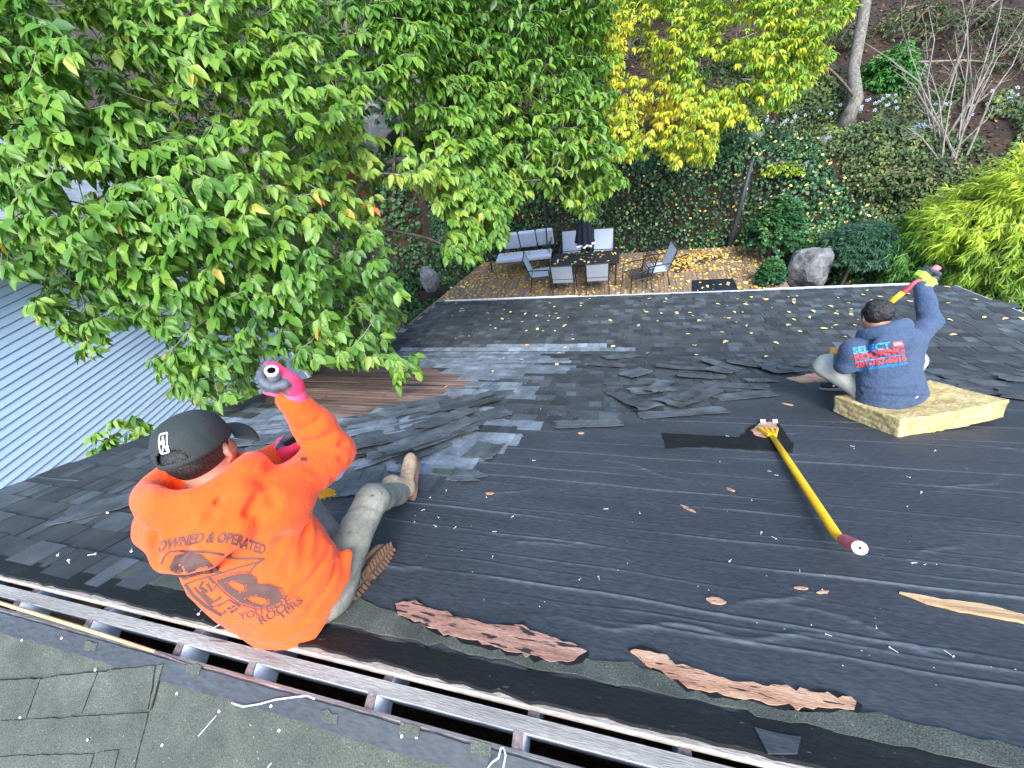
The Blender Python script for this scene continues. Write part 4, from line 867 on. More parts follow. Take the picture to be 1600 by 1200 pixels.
# rocks
def rock(label, c, r, sq, seed, name='boulder', mat='rock', z0=None):
    bm = bmesh.new(); bmesh.ops.create_icosphere(bm, subdivisions=4, radius=1); V = np.array([v.co[:] for v in bm.verts]); F = [[v.index for v in f.verts] for f in bm.faces]; bm.free()
    pl = np.random.default_rng(seed); D = nrm(pl.normal(size=(14, 3))); h = pl.uniform(.62, .95, 14)
    for d_, h_ in zip(D, h): k = V @ d_; V = V - np.outer(np.maximum(k - h_, 0) * .85, d_)
    V = V * (1 + .05 * vnoise(V * 3.5, seed) + .02 * vnoise(V * 9, seed + 1))[:, None]; V = V * r * np.array(sq) + np.asarray(c)
    return tag(obj(name, V, F, MT[mat], None, org=(c[0], c[1], V[:, 2].min()), smooth=False), label, 'rock')
rock('big grey boulder beside the right end of the deck', at(1262, 420, 9.5), .60, (.86, .8, 1.15), 3)
rock('grey stone at the foot of the slim grey trunk', at(1289, 222, 10.1), .2, (.9, .8, 1.1), 4, 'stone')
rock('grey round stone below the yellowing crown', at(1181, 213, 10.6), .16, (1.2, .9, .8), 5, 'stone')
rock('grey boulder seen between the leaves by the deck edge', at(672, 436, 12.6), .40, (.8, .8, 1.3), 6)
rock('pale boulder deep behind the cherry branches', at(590, 195, 14.6), .95, (1.2, .8, 1.0), 8)
# dead sticks and thin saplings on the litter slope
rng = np.random.default_rng(201)
for k, (px, lean, hh) in enumerate((((1010, 60), .3, 2.2), ((1150, 110), -.2, 1.8), ((1240, 30), .25, 2.6), ((1290, 95), -.3, 1.6), ((1495, 40), .4, 2.4), ((1410, 20), -.2, 2.2), ((1590, 90), .3, 2.0))):
    d = ray(*px); p = None
    for t_ in np.arange(9, 26, .05):
        q = EYE + d * (t_ / d[1] if d[1] > 0 else 1)
        if q[2] < hill_z(q[0], q[1]): p = q; break
    if p is None: continue
    t = thing('sapling', ['thin dark sapling deep under the yellowing crown', 'thin sapling behind the lower yellow leaves', 'tall thin sapling left of the slim grey trunk', 'short sapling below the yellow crown tips', 'tall sapling on the slope behind the bare stems', 'thin sapling right of the round bush', 'thin sapling at the far right of the slope'][k], 'sapling', p)
    mb = MB(); top_ = p + [lean, .1, hh]; mid = (p + top_) / 2 + rng.normal(size=3) * .08; mb.add(tube([p - [0, 0, .1], mid, top_], [.03, .02, .006], 6))
    for j in range(7):
        a_ = p + (top_ - p) * rng.uniform(.25, .95); mb.add(tube([a_, a_ + rng.normal(size=3) * [.3, .2, .12] + [0, 0, .18]], [.008, .002], 4))
    mb.build('stem', [MT['twig_dark']], t)
for k, (x, y, a, L) in enumerate(((2.6, 17.0, .4, 1.6), (7.8, 15.6, -.3, 1.9), (8.9, 16.4, .7, 1.5), (4.6, 15.2, 2.6, 1.3), (9.8, 15.0, .2, 1.7))):
    q0 = np.array([x, y, float(hill_z(x, y)) + .04]); x1, y1 = x + L * math.cos(a), y + L * math.sin(a); q1 = np.array([x1, y1, float(hill_z(x1, y1)) + .08])
    tag(obj('fallen_branch', *tube([q0, (q0 + q1) / 2 + [0, 0, .06], q1], [.035, .028, .012], 6), MT['twig'], None), ['fallen branch under the yellowing tree', 'fallen branch right of the round bush', 'fallen branch uphill behind the bare stems', 'short fallen branch left of the slim grey trunk', 'fallen branch at the far right of the litter slope'][k], 'branch')
# ================================================================== implicit bodies
def capsule(P, a, b, ra, rb):
    a = np.asarray(a, float); b = np.asarray(b, float); ab = b - a
    h = np.clip(((P - a) @ ab) / (ab @ ab + 1e-12), 0, 1)
    return np.linalg.norm(P - a - h[..., None] * ab, axis=-1) - (ra + (rb - ra) * h)
def ellip(P, c, r, Mx=None):
    q = P - np.asarray(c)
    if Mx is not None: q = q @ np.asarray(Mx).T        # rows of Mx are the axes
    r = np.asarray(r, float); k0 = np.linalg.norm(q / r, axis=-1); k1 = np.linalg.norm(q / r ** 2, axis=-1)
    return k0 * (k0 - 1) / (k1 + 1e-9)
def rbox(P, c, hs, rr, Mx=None):
    q = P - np.asarray(c)
    if Mx is not None: q = q @ np.asarray(Mx).T
    d = np.abs(q) - (np.asarray(hs) - rr)
    return np.linalg.norm(np.maximum(d, 0), axis=-1) + np.minimum(d.max(-1), 0) - rr
def smin(a, b, k):
    h = np.clip(.5 + .5 * (b - a) / k, 0, 1); return b + (a - b) * h - k * h * (1 - h)
def smax(a, b, k): return -smin(-a, -b, k)
def chain(P, pts, rs, k=.02):
    d = None
    for i in range(len(pts) - 1):
        c = capsule(P, pts[i], pts[i + 1], rs[i], rs[i + 1]); d = c if d is None else smin(d, c, k)
    return d
def nets(f, lo, hi, h):
    lo = np.asarray(lo, float) - 2 * h; hi = np.asarray(hi, float) + 2 * h
    n = np.ceil((hi - lo) / h).astype(int) + 1
    G = np.stack(np.meshgrid(*[lo[i] + h * np.arange(n[i]) for i in range(3)], indexing='ij'), -1)
    D = f(G.reshape(-1, 3)).reshape(n)
    S = D < 0; c = [(i, j, k) for i in (0, 1) for j in (0, 1) for k in (0, 1)]
    sub = lambda A, o: A[o[0]:A.shape[0] - 1 + o[0], o[1]:A.shape[1] - 1 + o[1], o[2]:A.shape[2] - 1 + o[2]]
    cnt = sum(sub(S, o).astype(int) for o in c); act = (cnt > 0) & (cnt < 8)
    acc = np.zeros(act.shape + (3,)); num = np.zeros(act.shape)
    for a in c:
        for ax in range(3):
            if a[ax] == 0:
                b = list(a); b[ax] = 1; d0, d1 = sub(D, a), sub(D, tuple(b)); cr = (d0 < 0) != (d1 < 0)
                t = np.where(cr, d0 / (d0 - d1 + 1e-12), 0); p = np.zeros(act.shape + (3,)); p[...] = a; p[..., ax] = t
                acc += p * cr[..., None]; num += cr
    ix = np.full(act.shape, -1); ix[act] = np.arange(act.sum())
    base = np.stack(np.nonzero(act), -1); V = lo + h * (base + acc[act] / num[act][:, None])
    Q = []
    for ax in range(3):
        o1, o2 = [(1, 2), (2, 0), (0, 1)][ax]
        sl0 = [slice(1, -1)] * 3; sl0[ax] = slice(0, -1); sl1 = [slice(1, -1)] * 3; sl1[ax] = slice(1, None)
        d0, d1 = S[tuple(sl0)], S[tuple(sl1)]
        for sgn in (True, False):
            m = (d0 != d1) & (d0 == sgn); p = np.stack(np.nonzero(m), -1)
            if not len(p): continue
            e = p.copy(); e[:, o1] += 1; e[:, o2] += 1
            e[:, ax] = p[:, ax]
            def cell(da, db):
                r = e.copy(); r[:, o1] -= da; r[:, o2] -= db; return ix[r[:, 0], r[:, 1], r[:, 2]]
            q = np.stack([cell(1, 1), cell(0, 1), cell(0, 0), cell(1, 0)], -1)
            Q.append(q if sgn else q[:, ::-1])
    F = np.concatenate(Q); F = F[(F >= 0).all(1)]
    return V, F
def body_obj(name, f, lo, hi, h, mats, parent, org=None, mi=None, relax=1, label=None):
    V, F = nets(f, lo, hi, h)
    for _ in range(relax):                               # light smoothing of the lattice steps
        acc = np.zeros_like(V); n = np.zeros(len(V))
        for i in range(4):
            np.add.at(acc, F[:, i], V[F[:, (i + 1) % 4]]); np.add.at(n, F[:, i], 1)
        V = .5 * V + .5 * acc / np.maximum(n, 1)[:, None]
    m = None if mi is None else mi(V[F].mean(1))
    o = obj(name, V, F, mats, parent, org=org, smooth=True, mi=m)
    if label: o['label'] = label
    return o, V, F
def creases(P, lst):
    d = 0
    for pts, dep, wd in lst:
        pts = np.asarray(pts, float); m = None
        for a, b in zip(pts[:-1], pts[1:]):
            ab = b - a; h = np.clip(((P - a) @ ab) / (ab @ ab), 0, 1); q = np.linalg.norm(P - a - h[..., None] * ab, axis=-1)
            m = q if m is None else np.minimum(m, q)
        d = d + dep * np.exp(-(m / wd) ** 2) - .55 * dep * np.exp(-((m - 2.0 * wd) / (1.1 * wd)) ** 2)
    return d
def folds(q, seed, amp=.0048):
    """branching drapery ridges"""
    m = np.array([[.8, .1, .45], [.2, 1.0, .1], [-.5, .0, .85]]); r = 1 - np.abs(vnoise((q @ m) * [3.4, 2.2, 7.5], seed)) ; r2 = 1 - np.abs(vnoise((q @ m.T) * [6.0, 3.5, 4.0], seed + 3))
    return -amp * np.clip(r, 0, 1) ** 5 - .6 * amp * np.clip(r2, 0, 1) ** 6 + .3 * amp
def frame3(x=None, y=None, z=None):
    """rows: right, toe/forward, up - from two of the axes"""
    if z is not None and y is not None:
        y = nrm(y); z = nrm(np.asarray(z) - y * (np.dot(z, y))); return np.array([np.cross(y, z), y, z])
    z = nrm(z); x = nrm(np.asarray(x) - z * np.dot(x, z)); return np.array([x, np.cross(z, x), z])

# ---------------------------------------------------------------- head with a face (local: right, forward, up; origin between the ears)
def head_f(P):
    d = ellip(P, (0, -.008, .035), (.077, .098, .092))
    d = smin(d, ellip(P, (0, .028, -.035), (.060, .066, .078)), .03)      # face and jaw
    d = smin(d, ellip(P, (0, .072, -.088), (.028, .022, .02)), .025)      # chin
    d = smin(d, capsule(P, (0, .088, .012), (0, .112, -.026), .010, .014), .014)   # nose
    d = smin(d, capsule(P, (-.045, .074, .028), (.045, .074, .028), .012, .012), .018)  # brow
    for s in (-1, 1):
        d = smin(d, capsule(P, (s * .046, .066, -.022), (s * .052, .03, -.02), .016, .014), .02)
        d = smax(d, -ellip(P, (s * .031, .100, .008), (.017, .014, .010)), .01)    # eye sockets
        d = smin(d, ellip(P, (s * .032, .080, .007), (.013, .013, .013)), .003)
        e = ellip(P, (s * .080, -.008, -.004), (.009, .020, .033), frame3(x=(1, .45 * s, 0), z=(0, -.12, 1)))
        e = smax(e, -ellip(P, (s * .090, .002, -.002), (.010, .010, .018)), .006); d = smin(d, e, .008)
    d = smax(d, -capsule(P, (-.020, .103, -.056), (.020, .103, -.056), .0035, .0035), .006)  # mouth
    d = smin(d, capsule(P, (0, -.028, -.05), (0, -.055, -.17), .056, .064), .03)             # neck
    return d
def fist_f(P):
    """glove closed round a shaft along local z; knuckles +y, back of the hand +x, wrist towards -y"""
    d = rbox(P, (.030, -.006, 0), (.020, .050, .046), .018)
    for i, z in enumerate((-.034, -.0115, .0115, .034)):
        L = (.93, 1.02, 1.0, .88)[i]
        pts = np.array([[.034, .036, z], [.018, .058 * L, z], [-.014, .050 * L, z * .97], [-.030, .018, z * .95], [-.020, -.012, z * .93]])
        d = smin(d, chain(P, pts, [.0135, .0135, .0125, .0118, .0105], .006), .007)
    d = smin(d, chain(P, np.array([[.026, -.034, .030], [.000, -.046, .040], [-.026, -.030, .036], [-.036, .000, .030]]), [.018, .0155, .0135, .0115], .008), .012)
    return d
def to_local(P, c, Mx): return (P - np.asarray(c)) @ np.asarray(Mx).T

def torso_f(P, pel, R, prof, lean=0.0):
    q = to_local(P, pel, R); prof = np.asarray(prof); c = q[:, 2]
    w = np.interp(c, prof[:, 0], prof[:, 1]); dp = np.interp(c, prof[:, 0], prof[:, 2]); b0 = np.interp(c, prof[:, 0], prof[:, 3])
    k = np.sqrt((q[:, 0] / w) ** 2 + ((q[:, 1] - b0) / dp) ** 2); d = (k - 1) * np.minimum(w, dp) * .9
    d = smax(d, prof[0, 0] - c, .03); return smax(d, c - prof[-1, 0], .04)

# text laid on cloth
def text_geo(s, size=1.0, bold=0.0, res=3, maxe=.1, ext=1.0):
    cu = bpy.data.curves.new('lettering', 'FONT'); cu.body = s; cu.size = size; cu.resolution_u = res; cu.align_x = 'LEFT'; cu.offset = bold; cu.space_character = ext
    o = bpy.data.objects.new('lettering', cu); COL.objects.link(o); bpy.context.view_layer.update()
    dg = bpy.context.evaluated_depsgraph_get(); me = o.evaluated_get(dg).to_mesh()
    bm = bmesh.new(); bm.from_mesh(me); o.evaluated_get(dg).to_mesh_clear(); bpy.data.objects.remove(o); bpy.data.curves.remove(cu)
    return refine(bm, maxe)
def refine(bm, maxe):
    bmesh.ops.triangulate(bm, faces=bm.faces[:])
    for _ in range(5):
        es = [e for e in bm.edges if e.calc_length() > maxe]
        if not es: break
        bmesh.ops.subdivide_edges(bm, edges=es, cuts=1); bmesh.ops.triangulate(bm, faces=[f for f in bm.faces if len(f.verts) > 3])
    bm.verts.index_update(); V = np.array([v.co[:2] for v in bm.verts]).reshape(-1, 2); F = [[v.index for v in f.verts] for f in bm.faces]; bm.free(); return V, F
def poly_geo(polys, maxe=.02):
    bm = bmesh.new()
    for p in polys:
        try: bm.faces.new([bm.verts.new((x, y, 0)) for x, y in p])
        except ValueError: pass
    bm.verts.index_update(); return refine(bm, maxe)
def line_geo(pts, w, maxe=.02):
    pts = np.asarray(pts, float); out = []
    if len(pts) < 2: return poly_geo([], maxe)
    T = nrm(np.gradient(pts, axis=0)); Nn = np.stack([-T[:, 1], T[:, 0]], -1) * w / 2
    L = pts + Nn; Rr = pts - Nn
    return poly_geo([[L[i], L[i + 1], Rr[i + 1], Rr[i]] for i in range(len(pts) - 1)], maxe)
def print_on(name, bvh, mapper, geo, mat, parent, off=.003, label=None):
    """mapper: flat (u, v) -> (origin, direction) towards the cloth"""
    V, F = geo; out = []; ok = np.zeros(len(V), bool)
    for i, (u, v) in enumerate(V):
        o, d = mapper(u, v); h = bvh.ray_cast(Vector(o), Vector(d), 2.0)
        if h[0] is not None: ok[i] = True; out.append(np.array(h[0]) - np.asarray(d) * off)
        else: out.append(np.zeros(3))
    F = [f for f in F if all(ok[j] for j in f)]
    if not F: return None
    used = sorted({j for f in F for j in f}); re = {j: k for k, j in enumerate(used)}
    o = obj(name, np.array(out)[used], [[re[j] for j in f] for f in F], MT[mat], parent)
    return o

# ================================================================== the worker in orange
pel = np.array([-1.195, .335, .05]); rs, ls = np.array([-1.035, .47, .535]), np.array([-1.362, .395, .53])
neck = np.array([-1.205, .455, .575])
UP = nrm(neck - pel); RT = nrm((rs - ls) - UP * np.dot(rs - ls, UP)); RF = np.array([RT, np.cross(UP, RT), UP])
rel, rwr, rfi = np.array([-1.055, .735, .41]), np.array([-1.09, .745, .675]), np.array([-1.10, .75, .765])
lel, lwr, lfi = np.array([-1.40, .655, .37]), np.array([-1.40, .745, .345]), np.array([-1.36, .80, .335])
rhip, rkn, ran = np.array([-1.075, .36, .02]), np.array([-1.055, .74, .035]), np.array([-1.16, .955, -.27])
lhip, lkn, lan = np.array([-1.24, .38, .02]), np.array([-1.46, .70, .02]), np.array([-1.10, .50, -.10])
man = thing('person', 'seated roofer in an orange hoodie and black cap raising a gloved fist', 'person', (-1.12, .30, -.07))
# body (one continuous surface under the clothes)
fdir = nrm(np.array([-.42, .86, -.32])); hc = np.array([-1.262, .505, .675]); HF = frame3(y=fdir, z=nrm(np.array([-.12, .30, 1.0])))
def f_body(P):
    d = head_f(to_local(P, hc, HF))
    d = smin(d, capsule(P, neck, hc + [0.0, -.02, -.05], .062, .058), .03)
    d = smin(d, torso_f(P, pel, RF, [(-.12, .15, .10, 0), (.1, .145, .10, 0), (.35, .16, .10, 0), (.5, .12, .08, 0), (.58, .05, .05, 0)]), .03)
    for a, b, c in ((rs, rel, rwr), (ls, lel, lwr)): d = smin(d, chain(P, [a, b, c], [.05, .042, .028]), .03)
    for a, b, c in ((rhip, rkn, ran), (lhip, lkn, lan)): d = smin(d, chain(P, [a, b, c], [.075, .052, .04]), .03)
    return d
body_obj('body', f_body, (-1.6, .15, -.4), (-.9, 1.1, .86), .0095, [MT['skin']], man)
# hair at the nape
def f_hair(P):
    q = to_local(P, hc, HF); d = ellip(q, (0, -.016, .032), (.081, .100, .092)); return smax(smax(d, q[:, 2] - .105, .01), -(q[:, 2] + .062), .01)
body_obj('hair', f_hair, hc - .14, hc + .14, .006, [MT['hair']], man)
# hoodie
prof = [(-.115, .205, .160, -.010), (-.06, .224, .170, -.008), (.05, .222, .162, 0), (.18, .210, .150, -.004), (.32, .206, .142, -.01), (.42, .208, .135, -.012), (.49, .185, .118, -.008), (.545, .12, .095, 0), (.60, .085, .085, .01)]
L2W = lambda a, b, c: pel + a * RT + b * RF[1] + c * UP
cr = [([L2W(.19, -.10, .40), L2W(.12, -.16, .30), L2W(.10, -.17, .16), L2W(.14, -.17, .04)], .008, .016),
      ([L2W(.21, -.02, .36), L2W(.20, -.10, .24), L2W(.15, -.16, .16)], .009, .015),
      ([L2W(-.24, .0, .0), L2W(-.15, -.15, -.05), L2W(.0, -.19, -.065), L2W(.15, -.15, -.045), L2W(.22, -.02, .0)], .006, .016),
      ([L2W(.22, .0, .12), L2W(.18, -.10, .08), L2W(.11, -.16, .02)], .007, .014), ([L2W(.22, .0, .20), L2W(.19, -.08, .18), L2W(.13, -.14, .15)], .006, .014),
      ([rs + [.05, -.03, .07], rs + [.02, -.06, -.02], rs + [.0, -.02, -.10]], .008, .014),
      ([rs + [-.03, .03, .09], rs + [.01, .11, .06], rs + [.07, .12, -.03]], .007, .013),
      ([rel + [-.05, -.12, .06], rel + [.02, -.09, .085], rel + [.08, -.05, .03]], .010, .013), ([rel + [-.06, -.05, .10], rel + [.01, -.03, .10], rel + [.08, 0, .06]], .011, .013),
      ([rel + [-.06, -.02, .16], rel + [.0, -.06, .15], rel + [.07, -.01, .13]], .010, .014), ([rel + [-.06, 0, .20], rel + [-.02, -.06, .19], rel + [.05, 0, .20]], .006, .012),
      ([rel + [-.02, -.19, .04], rel + [.04, -.15, .06], rel + [.07, -.12, .0]], .008, .013)]
def f_hood(P):
    d = torso_f(P, pel, RF, prof)
    d = smin(d, capsule(P, ls + [.03, 0, -.03], rs + [-.03, 0, -.03], .088, .088), .07)
    d = smin(d, ellip(P, L2W(-.155, -.035, .15), (.108, .125, .27), RF), .06)
    d = smin(d, chain(P, [rs + [-.02, -.01, -.02], rel, rel * .45 + rwr * .55 + [.012, 0, 0], rwr + [.004, 0, .02]], [.088, .073, .062, .046]), .05)
    d = smin(d, chain(P, [ls + [.03, .02, -.02], lel, lwr], [.076, .066, .046]), .05)
    # hood: thick rolled rim round the neck and a soft pouch on the back
    q = to_local(P, L2W(-.030, -.020, .590), np.array([nrm(RT + UP * .10), nrm(RF[1] * .95 - UP * .30), nrm(UP * .95 + RF[1] * .30)]))
    th = np.arctan2(q[:, 1], q[:, 0]); rr = np.hypot(q[:, 0] / 1.18, q[:, 1]); zz = q[:, 2] - .010 * np.cos(2 * th) - .012 * np.sin(th)
    rim = np.hypot(rr - .122, zz * .72) - (.036 + .006 * np.sin(th * 3 + 1)); d = smin(d, rim, .022)
    d = smin(d, ellip(P, L2W(-.035, -.120, .500), (.190, .086, .105), RF), .005)
    d = smin(d, ellip(P, L2W(-.050, -.160, .445), (.115, .056, .060), RF), .008)
    d = smin(d, capsule(P, L2W(.13, -.08, .585), L2W(.02, -.175, .435), .040, .030), .02)
    d = smin(d, capsule(P, L2W(-.19, -.05, .56), L2W(-.12, -.160, .435), .040, .034), .02)
    # hollow for the neck
    d = smax(d, -ellip(P, L2W(-.045, .035, .69), (.104, .092, .15), RF), .018)
    d = d + creases(P, cr + [([L2W(-.06, -.18, .56), L2W(-.09, -.20, .50), L2W(-.12, -.20, .45)], .013, .014), ([L2W(.17, -.09, .57), L2W(.10, -.15, .49), L2W(.03, -.185, .435), L2W(-.04, -.20, .425), L2W(-.11, -.19, .44)], .012, .011), ([L2W(.08, -.15, .57), L2W(.01, -.19, .50), L2W(-.05, -.21, .44)], .010, .013), ([L2W(-.19, -.10, .545), L2W(-.05, -.16, .575), L2W(.10, -.12, .60)], .010, .010)])
    d = d + .0035 * vnoise(P * 11, 5) + .002 * vnoise(P * 23, 6) + folds(to_local(P, pel, RF), 5)
    q = to_local(P, pel, RF); hem = smax(ellip(q, (0, -.006, -.095), (.200, .160, .05)) + .0025 * np.cos(np.arctan2(q[:, 1], q[:, 0]) * 90), np.abs(q[:, 2] + .098) - .026, .012)   # ribbed hem
    d = smin(d, hem, .008); d = smax(d, (-.125 + 1.0 * np.maximum(q[:, 0] - .09, 0)) - q[:, 2], .012)
    d = smin(d, capsule(P, L2W(.205, .02, .03), L2W(.222, .07, .09), .022, .02), .02)                                             # pocket flap
    return d
ho, HV, HFc = body_obj('hoodie', f_hood, (-1.72, .02, -.20), (-.80, .95, .84), .0078, [MT['hoodie_o']], man, label='bright orange hoodie with grey print on the back')
bvh = BVHTree.FromPolygons([tuple(v) for v in HV], [tuple(f) for f in HFc])
def cloth_at(p):                                        # where a sight line meets the cloth, in the wearer's own frame
    d = nrm(ray(*p)); h = bvh.ray_cast(Vector(EYE), Vector(d), 5.0)
    return None if h[0] is None else to_local(np.array(h[0])[None], pel, RF)[0]
def back_map(pa, pb, arc=0.0, tall=1.0):
    """text baseline from sight point pa to pb, on the wearer's back"""
    A_, B_ = cloth_at(pa), cloth_at(pb)
    if A_ is None or B_ is None: return None
    A_ = A_[[0, 2]]; B_ = B_[[0, 2]]; ax = B_ - A_; L = np.linalg.norm(ax); ax = ax / L; ay = np.array([-ax[1], ax[0]])
    def m(u, v):                                        # u in 0..1 along the baseline, v in the same unit
        p = A_ + ax * u * L + ay * (v * L * tall + arc * L * math.sin(min(max(u, 0), 1) * math.pi)); return L2W(p[0], -.6, p[1]), RF[1]
    return m, L
def fit_text(s, **k):
    V, F = text_geo(s, 1.0, **k); x0, x1 = V[:, 0].min(), V[:, 0].max(); V = (V - [x0, 0]) / (x1 - x0); return V, F
def put_text(name, s, pa, pb, mat, par, arc=0.0, tall=1.0, bold=.02, mp=back_map, bv=None):
    r = mp(pa, pb, arc, tall)
    if r is None: return
    print_on(name, bv or bvh, r[0], fit_text(s, bold=bold, maxe=.12), mat, par)
if True:
    # the big emblem: drawn flat, then laid on the cloth along one direction
    pd = nrm(ray(352, 918)); pc0 = (lambda c_: L2W(*c_) if c_ is not None else L2W(0, -.16, .1))(cloth_at((365, 915))); pu = nrm(RT - pd * (RT @ pd)); pv = np.cross(pu, pd); pv = pv * np.sign(pv @ UP)
    LL = .30
    def mp_(u, v): return pc0 + pu * (u * LL) + pv * (v * LL) - pd * .6, pd
    def uv(p):
        d = ray(*p); t = ((pc0 - EYE) @ pd) / (d @ pd); q = EYE + d * t - pc0; return (float(q @ pu / LL), float(q @ pv / LL))
    def pts(lst): return [uv(p) for p in lst]
    def flat_map(pa, pb, arc=0.0, tall=1.0):
        A_, B_ = np.array(uv(pa)), np.array(uv(pb)); ax = B_ - A_; L = np.linalg.norm(ax); ax = ax / L; ay = np.array([-ax[1], ax[0]])
        def m(a, b): q = A_ + ax * a * L + ay * (b * L * tall + arc * L * math.sin(min(max(a, 0), 1) * math.pi)); return mp_(q[0], q[1])
        return m, L
    for s_, pa, pb, arc, tall, bo in (('OWNED & OPERATED', (253, 868), (407, 871), .09, 1.35, .035), ('YOU GOT ...', (376, 974), (464, 932), -.07, 1.2, .02), ('ROOF', (412, 981), (458, 948), .0, 1.25, .02), ('TERS', (444, 972), (474, 940), 0, 1.1, .02)):
        put_text('lettering', s_, pa, pb, 'print_o', ho, arc, tall, bo, flat_map)
    big = [pts([(271, 888), (280, 873), (300, 868), (318, 872), (336, 888), (347, 895), (310, 898), (283, 906), (273, 898)])]
    print_on('hammer_print', bvh, mp_, poly_geo(big, .05), 'print_o', ho)
    for ln, w in (([(258, 885), (262, 876), (272, 868), (290, 867), (330, 870), (370, 876), (408, 877), (398, 882), (372, 888), (345, 896), (310, 905), (288, 912)], .018), ([(408, 877), (396, 885), (388, 896)], .018), ([(284, 912), (296, 930), (318, 950), (345, 966), (352, 958)], .03), ([(400, 886), (404, 890)], .03)):
        q = pts(ln)
        if len(q) > 2: print_on('outline_print', bvh, mp_, line_geo(q, w, .05), 'print_o', ho)
    # the big letter B: outer shape built from two bowls and a stem
    Bo = pts([(336, 907), (362, 899), (385, 897), (398, 905), (401, 914), (418, 914), (434, 920), (441, 932), (436, 943), (422, 950), (402, 951), (378, 944), (356, 928)])
    h1 = pts([(350, 910), (368, 907), (383, 914), (384, 924), (374, 927), (362, 920)]); h2 = pts([(380, 935), (400, 930), (418, 935), (422, 944), (410, 948), (394, 944)])
    Bo = np.array(Bo); 
    def ringed(h): h = np.array(h); return [h[i] for i in range(len(h))]
    # fill B as strips between its outline and the two counters
    bm = bmesh.new(); bmesh.ops.create_grid(bm, x_segments=46, y_segments=46, size=.5); gV = np.array([v.co[:2] for v in bm.verts]); gF = [[v.index for v in f.verts] for f in bm.faces]; bm.free()
    lo_, hi_ = Bo.min(0), Bo.max(0); gV = lo_ + (gV + .5) * (hi_ - lo_); cc = np.array([gV[f].mean(0) for f in gF]); kk = in_poly(Bo, cc) & ~in_poly(h1, cc) & ~in_poly(h2, cc)
    print_on('letter_print', bvh, mp_, (gV, [gF[i] for i in np.nonzero(kk)[0]]), 'print_o', ho)
    for pl_ in (Bo, np.array(h1), np.array(h2)):
        c0 = pl_.mean(0); q = c0 + (pl_ - c0) * (1.09 if len(pl_) > 7 else .84); print_on('outline_print', bvh, mp_, line_geo(np.vstack([q, q[:1]]), .010, .05), 'print_o', ho)
    for ln, w in (([(316, 908), (310, 918), (322, 926)], .03), ([(322, 912), (330, 924), (338, 914)], .025), ([(310, 926), (330, 944), (345, 934)], .035), ([(300, 918), (330, 952), (346, 946)], .02), ([(326, 902), (334, 912)], .02), ([(340, 950), (358, 938), (376, 950)], .02)):
        q = pts(ln); print_on('scrawl_print', bvh, mp_, line_geo(q, w, .05), 'print_o', ho)
    hw = pts([(352, 952), (366, 946), (376, 954), (362, 964)])
    for sx, sy in ((0, 0), (1, 0), (0, 1), (1, 1)):
        h4 = np.array(hw); f = lambda a, b: h4[0] * (1 - a) * (1 - b) + h4[1] * a * (1 - b) + h4[2] * a * b + h4[3] * (1 - a) * b
        print_on('window_print', bvh, mp_, poly_geo([[f(sx * .5 + .06, sy * .5 + .06), f(sx * .5 + .44, sy * .5 + .06), f(sx * .5 + .44, sy * .5 + .44), f(sx * .5 + .06, sy * .5 + .44)]], .05), 'print_o', ho)
    q = uv((462, 737))
    if q: print_on('sleeve_tag', bvh, mp_, poly_geo([[(q[0] - .03, q[1] - .03), (q[0] + .03, q[1] - .03), (q[0] + .03, q[1] + .03), (q[0] - .03, q[1] + .03)]], .05), 'print_o', ho)
# trousers
def f_tr(P):
    d = ellip(P, pel + [.022, .008, -.045], (.198, .150, .115), RF)
    kn = rkn + [.0, 0, .01]
    d = smin(d, chain(P, [rhip + [0, -.01, .0], kn, ran], [.084, .070, .056], .03), .05)
    d = smin(d, chain(P, [lhip, lkn, lan], [.098, .076, .056], .03), .05)
    d = smin(d, capsule(P, ran + (rkn - ran) * .10, ran - (rkn - ran) * .05, .064, .066), .012)
    d = d + creases(P, [([rkn + [-.08, -.10, .05], rkn + [.0, -.06, .09], rkn + [.08, -.05, .03]], .006, .012), ([rkn + [-.07, .06, .0], rkn + [.0, .07, .06], rkn + [.07, .06, 0]], .006, .012), ([ran + [-.05, -.08, .12], ran + [.02, -.06, .13], ran + [.07, -.02, .09]], .006, .011), ([rhip + [.10, -.08, .05], rhip + [.11, .0, .02], rhip + [.10, .10, -.02]], .008, .012), ([rhip + [.09, -.12, .0], rhip + [.11, -.03, -.05], rhip + [.10, .08, -.07]], .006, .010)])
    return smax(d + .003 * vnoise(P * 12, 9) + folds(P, 8, .0045), -(P @ N1 - N1 @ np.array([0, Y0, 0]) - .012), .01)
body_obj('trousers', f_tr, (-1.62, .12, -.50), (-.86, 1.08, .20), .009, [MT['khaki']], man)
